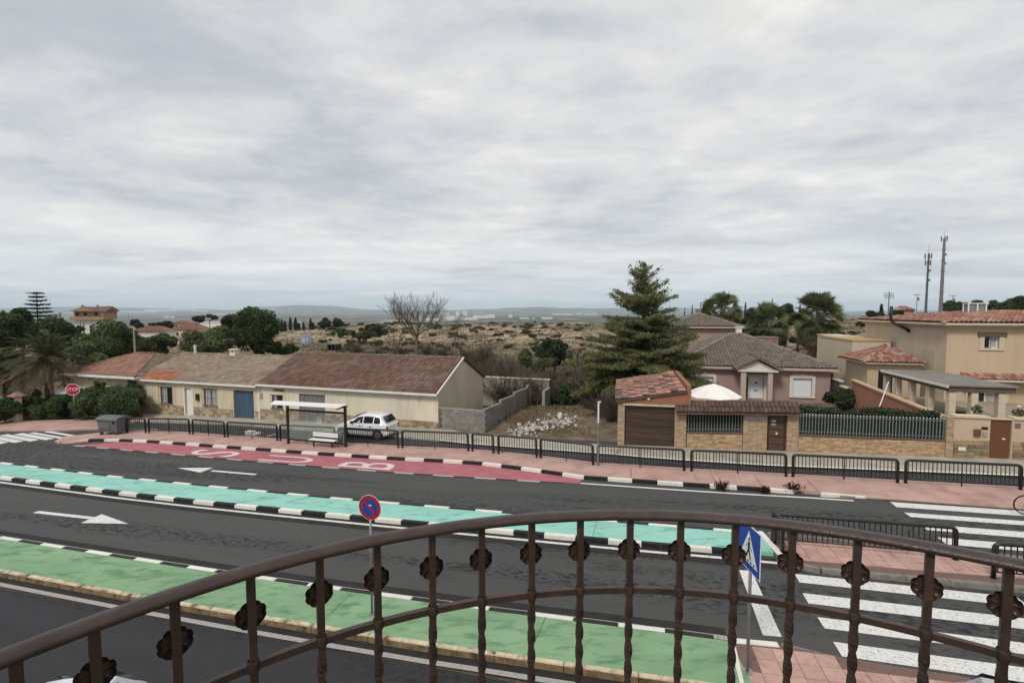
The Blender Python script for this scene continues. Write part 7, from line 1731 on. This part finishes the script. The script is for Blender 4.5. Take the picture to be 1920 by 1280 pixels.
# gate pillar with tiled cap at far left
gp0 = G(34, 789, .1); gpl = empty('gate_pillar', gp0, -R(17), 'pale gate pillar with small red tiled cap at far left', 'pillar'); zp = PY(34, 742, gp0.y).z - gp0.z
MB().box(-.2, .2, -.2, .2, -.1, zp).build('shaft', m_cream_w2, gpl); pcp = MB().add([(-.45, -.45, zp), (.45, -.45, zp), (.45, .45, zp), (-.45, .45, zp), (0, 0, zp + .32)], [(0,1,4), (1,2,4), (2,3,4), (3,0,4), (3,2,1,0)]).build('cap', m_tileH, gpl)
# potted plants on the terrace wall
def pot(label, u, v, Y, mat, fl=False):
    p = PY(u, v, Y); o = empty('potted_plant', p, 0, label, 'plant'); MB().lathe([(0, 0), (.1, 0), (.14, .2), (.12, .2)], 12).build('pot', m_tileR, o)
    P = clump_pts((0, 0, .38), (.22, .22, .2), 160, .2); mobj('leaves', quads('leaves', leaf_quads(P, .06, .5), mat), o)
    if fl: MB().lathe([(0, .03), (.05, .04), (.07, .0), (0, -.01)], 10, (.02, 0, .68)).build('flower', m_shut, o); MB().cyl((0, 0, .3), (.02, 0, .68), .01, n=5).build('stalk', L_broad, o)
pot('leafy pot plant between the pergola columns', 1831, 781, 23.0, L_broad); pot('flowering pot plant on the wall right of the brown door', 1908, 789, 22.4, L_scrub, True)
# stick leaning in the bungalow garden
a, b_ = PY(1648, 765, 27.5), PY(1666, 716, 29.0); lp_ = empty('leaning_pole', a, 0, 'pale pole leaning against the terracotta side wall', 'pole'); MB().cyl((0, 0, 0), b_ - a, .03, n=6).build('shaft', m_trimw, lp_)
# kerb weeds
for u, v, lb in ((1354, 918, 'left of the three reddish weeds at the kerb'), (1434, 924, 'middle, flattest of the three reddish kerb weeds'), (1488, 923, 'right of the three reddish weeds at the kerb')):
    p = G(u, v, .0); o = empty('kerb_weed', p, 0, lb, 'plant', 'weeds along the kerb'); T = []; hh_ = .26 if 'flattest' in lb else .42
    for k in range(70):
        a = rng.uniform(0, 6.28); el = rng.uniform(.25, 1.4); L_ = hh_ * rng.uniform(.6, 1.15); d = np.array([math.cos(a) * math.cos(el), math.sin(a) * math.cos(el) * .8, math.sin(el)]); s = np.array([-math.sin(a), math.cos(a), 0]) * .016
        T.append([np.zeros(3) - s * .4, d * L_ * .6 - s, d * L_, d * L_ * .6 + s])
        for j in range(3): q = d * L_ * rng.uniform(.5, 1); T.append([q, q + rng.normal(size=3) * .03, q + d * .07, q + rng.normal(size=3) * .03])
    mobj('blades', quads('blades', np.array(T), L_red), o); MB().cyl((0, 0, -.02), (0, 0, .05), .03, .015, 6).build('root_crown', m_bark, o)
# ---- scrub on the bare hill: separate bushes, then the small stuff
bt = []
for s_ in range(5):
    P = np.concatenate([clump_pts(rng.normal(size=3) * np.array([.45, .45, .12]) + np.array([0, 0, .42]), (.42, .42, .34), 90, .3) for _ in range(6)]); P[:, 2] = np.abs(P[:, 2])
    bt.append((quads('foliage', leaf_quads(P, .13, .6), L_scrub if s_ % 2 else L_scrub2), quads('foliage', leaf_quads(P, .13, .6), L_dark if s_ == 0 else L_scrub)))
stem_me = MB().cyl((0, 0, -.1), (.02, 0, .4), .05, .02, 6).mesh('stem', m_bark)
rs = np.random.default_rng(77); cnt = 0
while cnt < 290:
    Y = 62 + (225 - 62) * rs.uniform(0, 1) ** .8; az = rs.uniform(-.40, .16) if cnt < 240 else rs.uniform(.55, .72); x = Y * math.tan(az); z = float(terrain(x, Y))
    sc = rs.uniform(.35, 1.0) ** 1.2 * (1.0 + Y / 260)
    o = empty('scrub_bush', (x, Y, z), rs.uniform(0, 6.28), 'low dark scrub bush on the bare hill behind the roofs', 'shrub', 'scrub bushes on the hill')
    q = mobj('foliage', bt[cnt % 5][int(rs.random() < .6)], o); q.scale = (sc * 1.15, sc * 1.15, sc * .85); q = mobj('stem', stem_me, o); q.scale = (sc,) * 3; cnt += 1
n = 9000; Y = 46 + (240 - 46) * rs.uniform(0, 1, n) ** .75; az = rs.uniform(-.75, .8, n); x = Y * np.tan(az); z = terrain(x, Y)
P = np.repeat(np.stack([x, Y, z], 1), 9, 0); sz = np.repeat(rs.uniform(.12, .38, n) * (1 + Y / 200), 9)
P = P + rng.normal(size=P.shape) * np.stack([sz, sz, sz * .4], 1); P[:, 2] += sz * .45
mobj_ = mobj('ground_scrub', quads('ground_scrub', leaf_quads(P, .2, .5), L_scrub2)); tag(mobj_, 'small grey brown scrub covering the hillside', 'scrub', kind='stuff')
# grass and weeds on the vacant lot and field edges
n = 5000; T = []
xs_ = rs.uniform(-4.5, 7.5, n); ys_ = rs.uniform(28.5, 44, n); zs_ = terrain(xs_, ys_)
ok = [(x, y, z) for x, y, z in zip(xs_, ys_, zs_) if st(Vector((x, y, 0)))[1] > 28.3 and not (x > 5.2 and y < 33) and not (x < -2.0 + (y - 31) * .28)]
for x, y, z in ok:
    if math.sin(x * .9) + math.sin(y * .8 + x) + rs.normal() * .7 < -.2: continue
    for k in range(3):
        d = np.array([rs.normal() * .5, rs.normal() * .5, 1]) * rs.uniform(.08, .28); s = np.array([rs.normal(), rs.normal(), 0]) * .02; p = np.array([x + rs.normal() * .08, y + rs.normal() * .08, z]); T.append([p - s, p + d * .5 - s, p + d, p + d * .5 + s])
tag(mobj('lot_weeds', quads('lot_weeds', np.array(T), L_grass)), 'dry grass and weeds on the vacant lot', 'grass', kind='stuff')
# rubble heap
rbm = MB(); rrr = random.Random(3)
for i in range(300):
    t = rrr.random(); u = 966 + 104 * t + rrr.gauss(0, 7); v = 812 - 20 * t + rrr.gauss(0, 4.5); p = G(u, v, .0); p.z = float(terrain(p.x, p.y)) + abs(rrr.gauss(0, .16)); s = rrr.uniform(.03, .13)
    q = [p + Vector((rrr.gauss(0, 1), rrr.gauss(0, 1), rrr.gauss(0, .7))) * s for _ in range(4)]
    vs = []
    for dx in (-1, 1):
        for dy in (-1, 1):
            for dz in (-1, 1): vs.append(p + Vector((dx * s * rrr.uniform(.5, 1.1), dy * s * rrr.uniform(.5, 1.1), dz * s * rrr.uniform(.3, .8))))
    rbm.add(vs, [(0,1,3,2), (4,6,7,5), (0,4,5,1), (2,3,7,6), (0,2,6,4), (1,5,7,3)])
tag(rbm.build('rubble', M('pale_rubble', (.46, .43, .39), .95, .2, 5, island=.3)), 'heap of pale broken rubble on the vacant lot', 'rubble', kind='stuff')

# ================================================================== HAZE
HZ = 6.5e-5
hm = bpy.data.materials.new('haze'); hm.use_nodes = True; N = hm.node_tree.nodes; N.clear()
ho = N.new('ShaderNodeOutputMaterial'); pv = N.new('ShaderNodeVolumePrincipled'); pv.inputs['Density'].default_value = HZ; pv.inputs['Color'].default_value = (.74, .875, 1, 1); pv.inputs['Anisotropy'].default_value = .0
hm.node_tree.links.new(pv.outputs[0], ho.inputs['Volume'])
hz_ = MB().box(-22500, 22500, -120, 24200, -70, 330).build('haze', hm); tag(hz_, 'thin bluish haze over the plain', 'haze', kind='stuff')
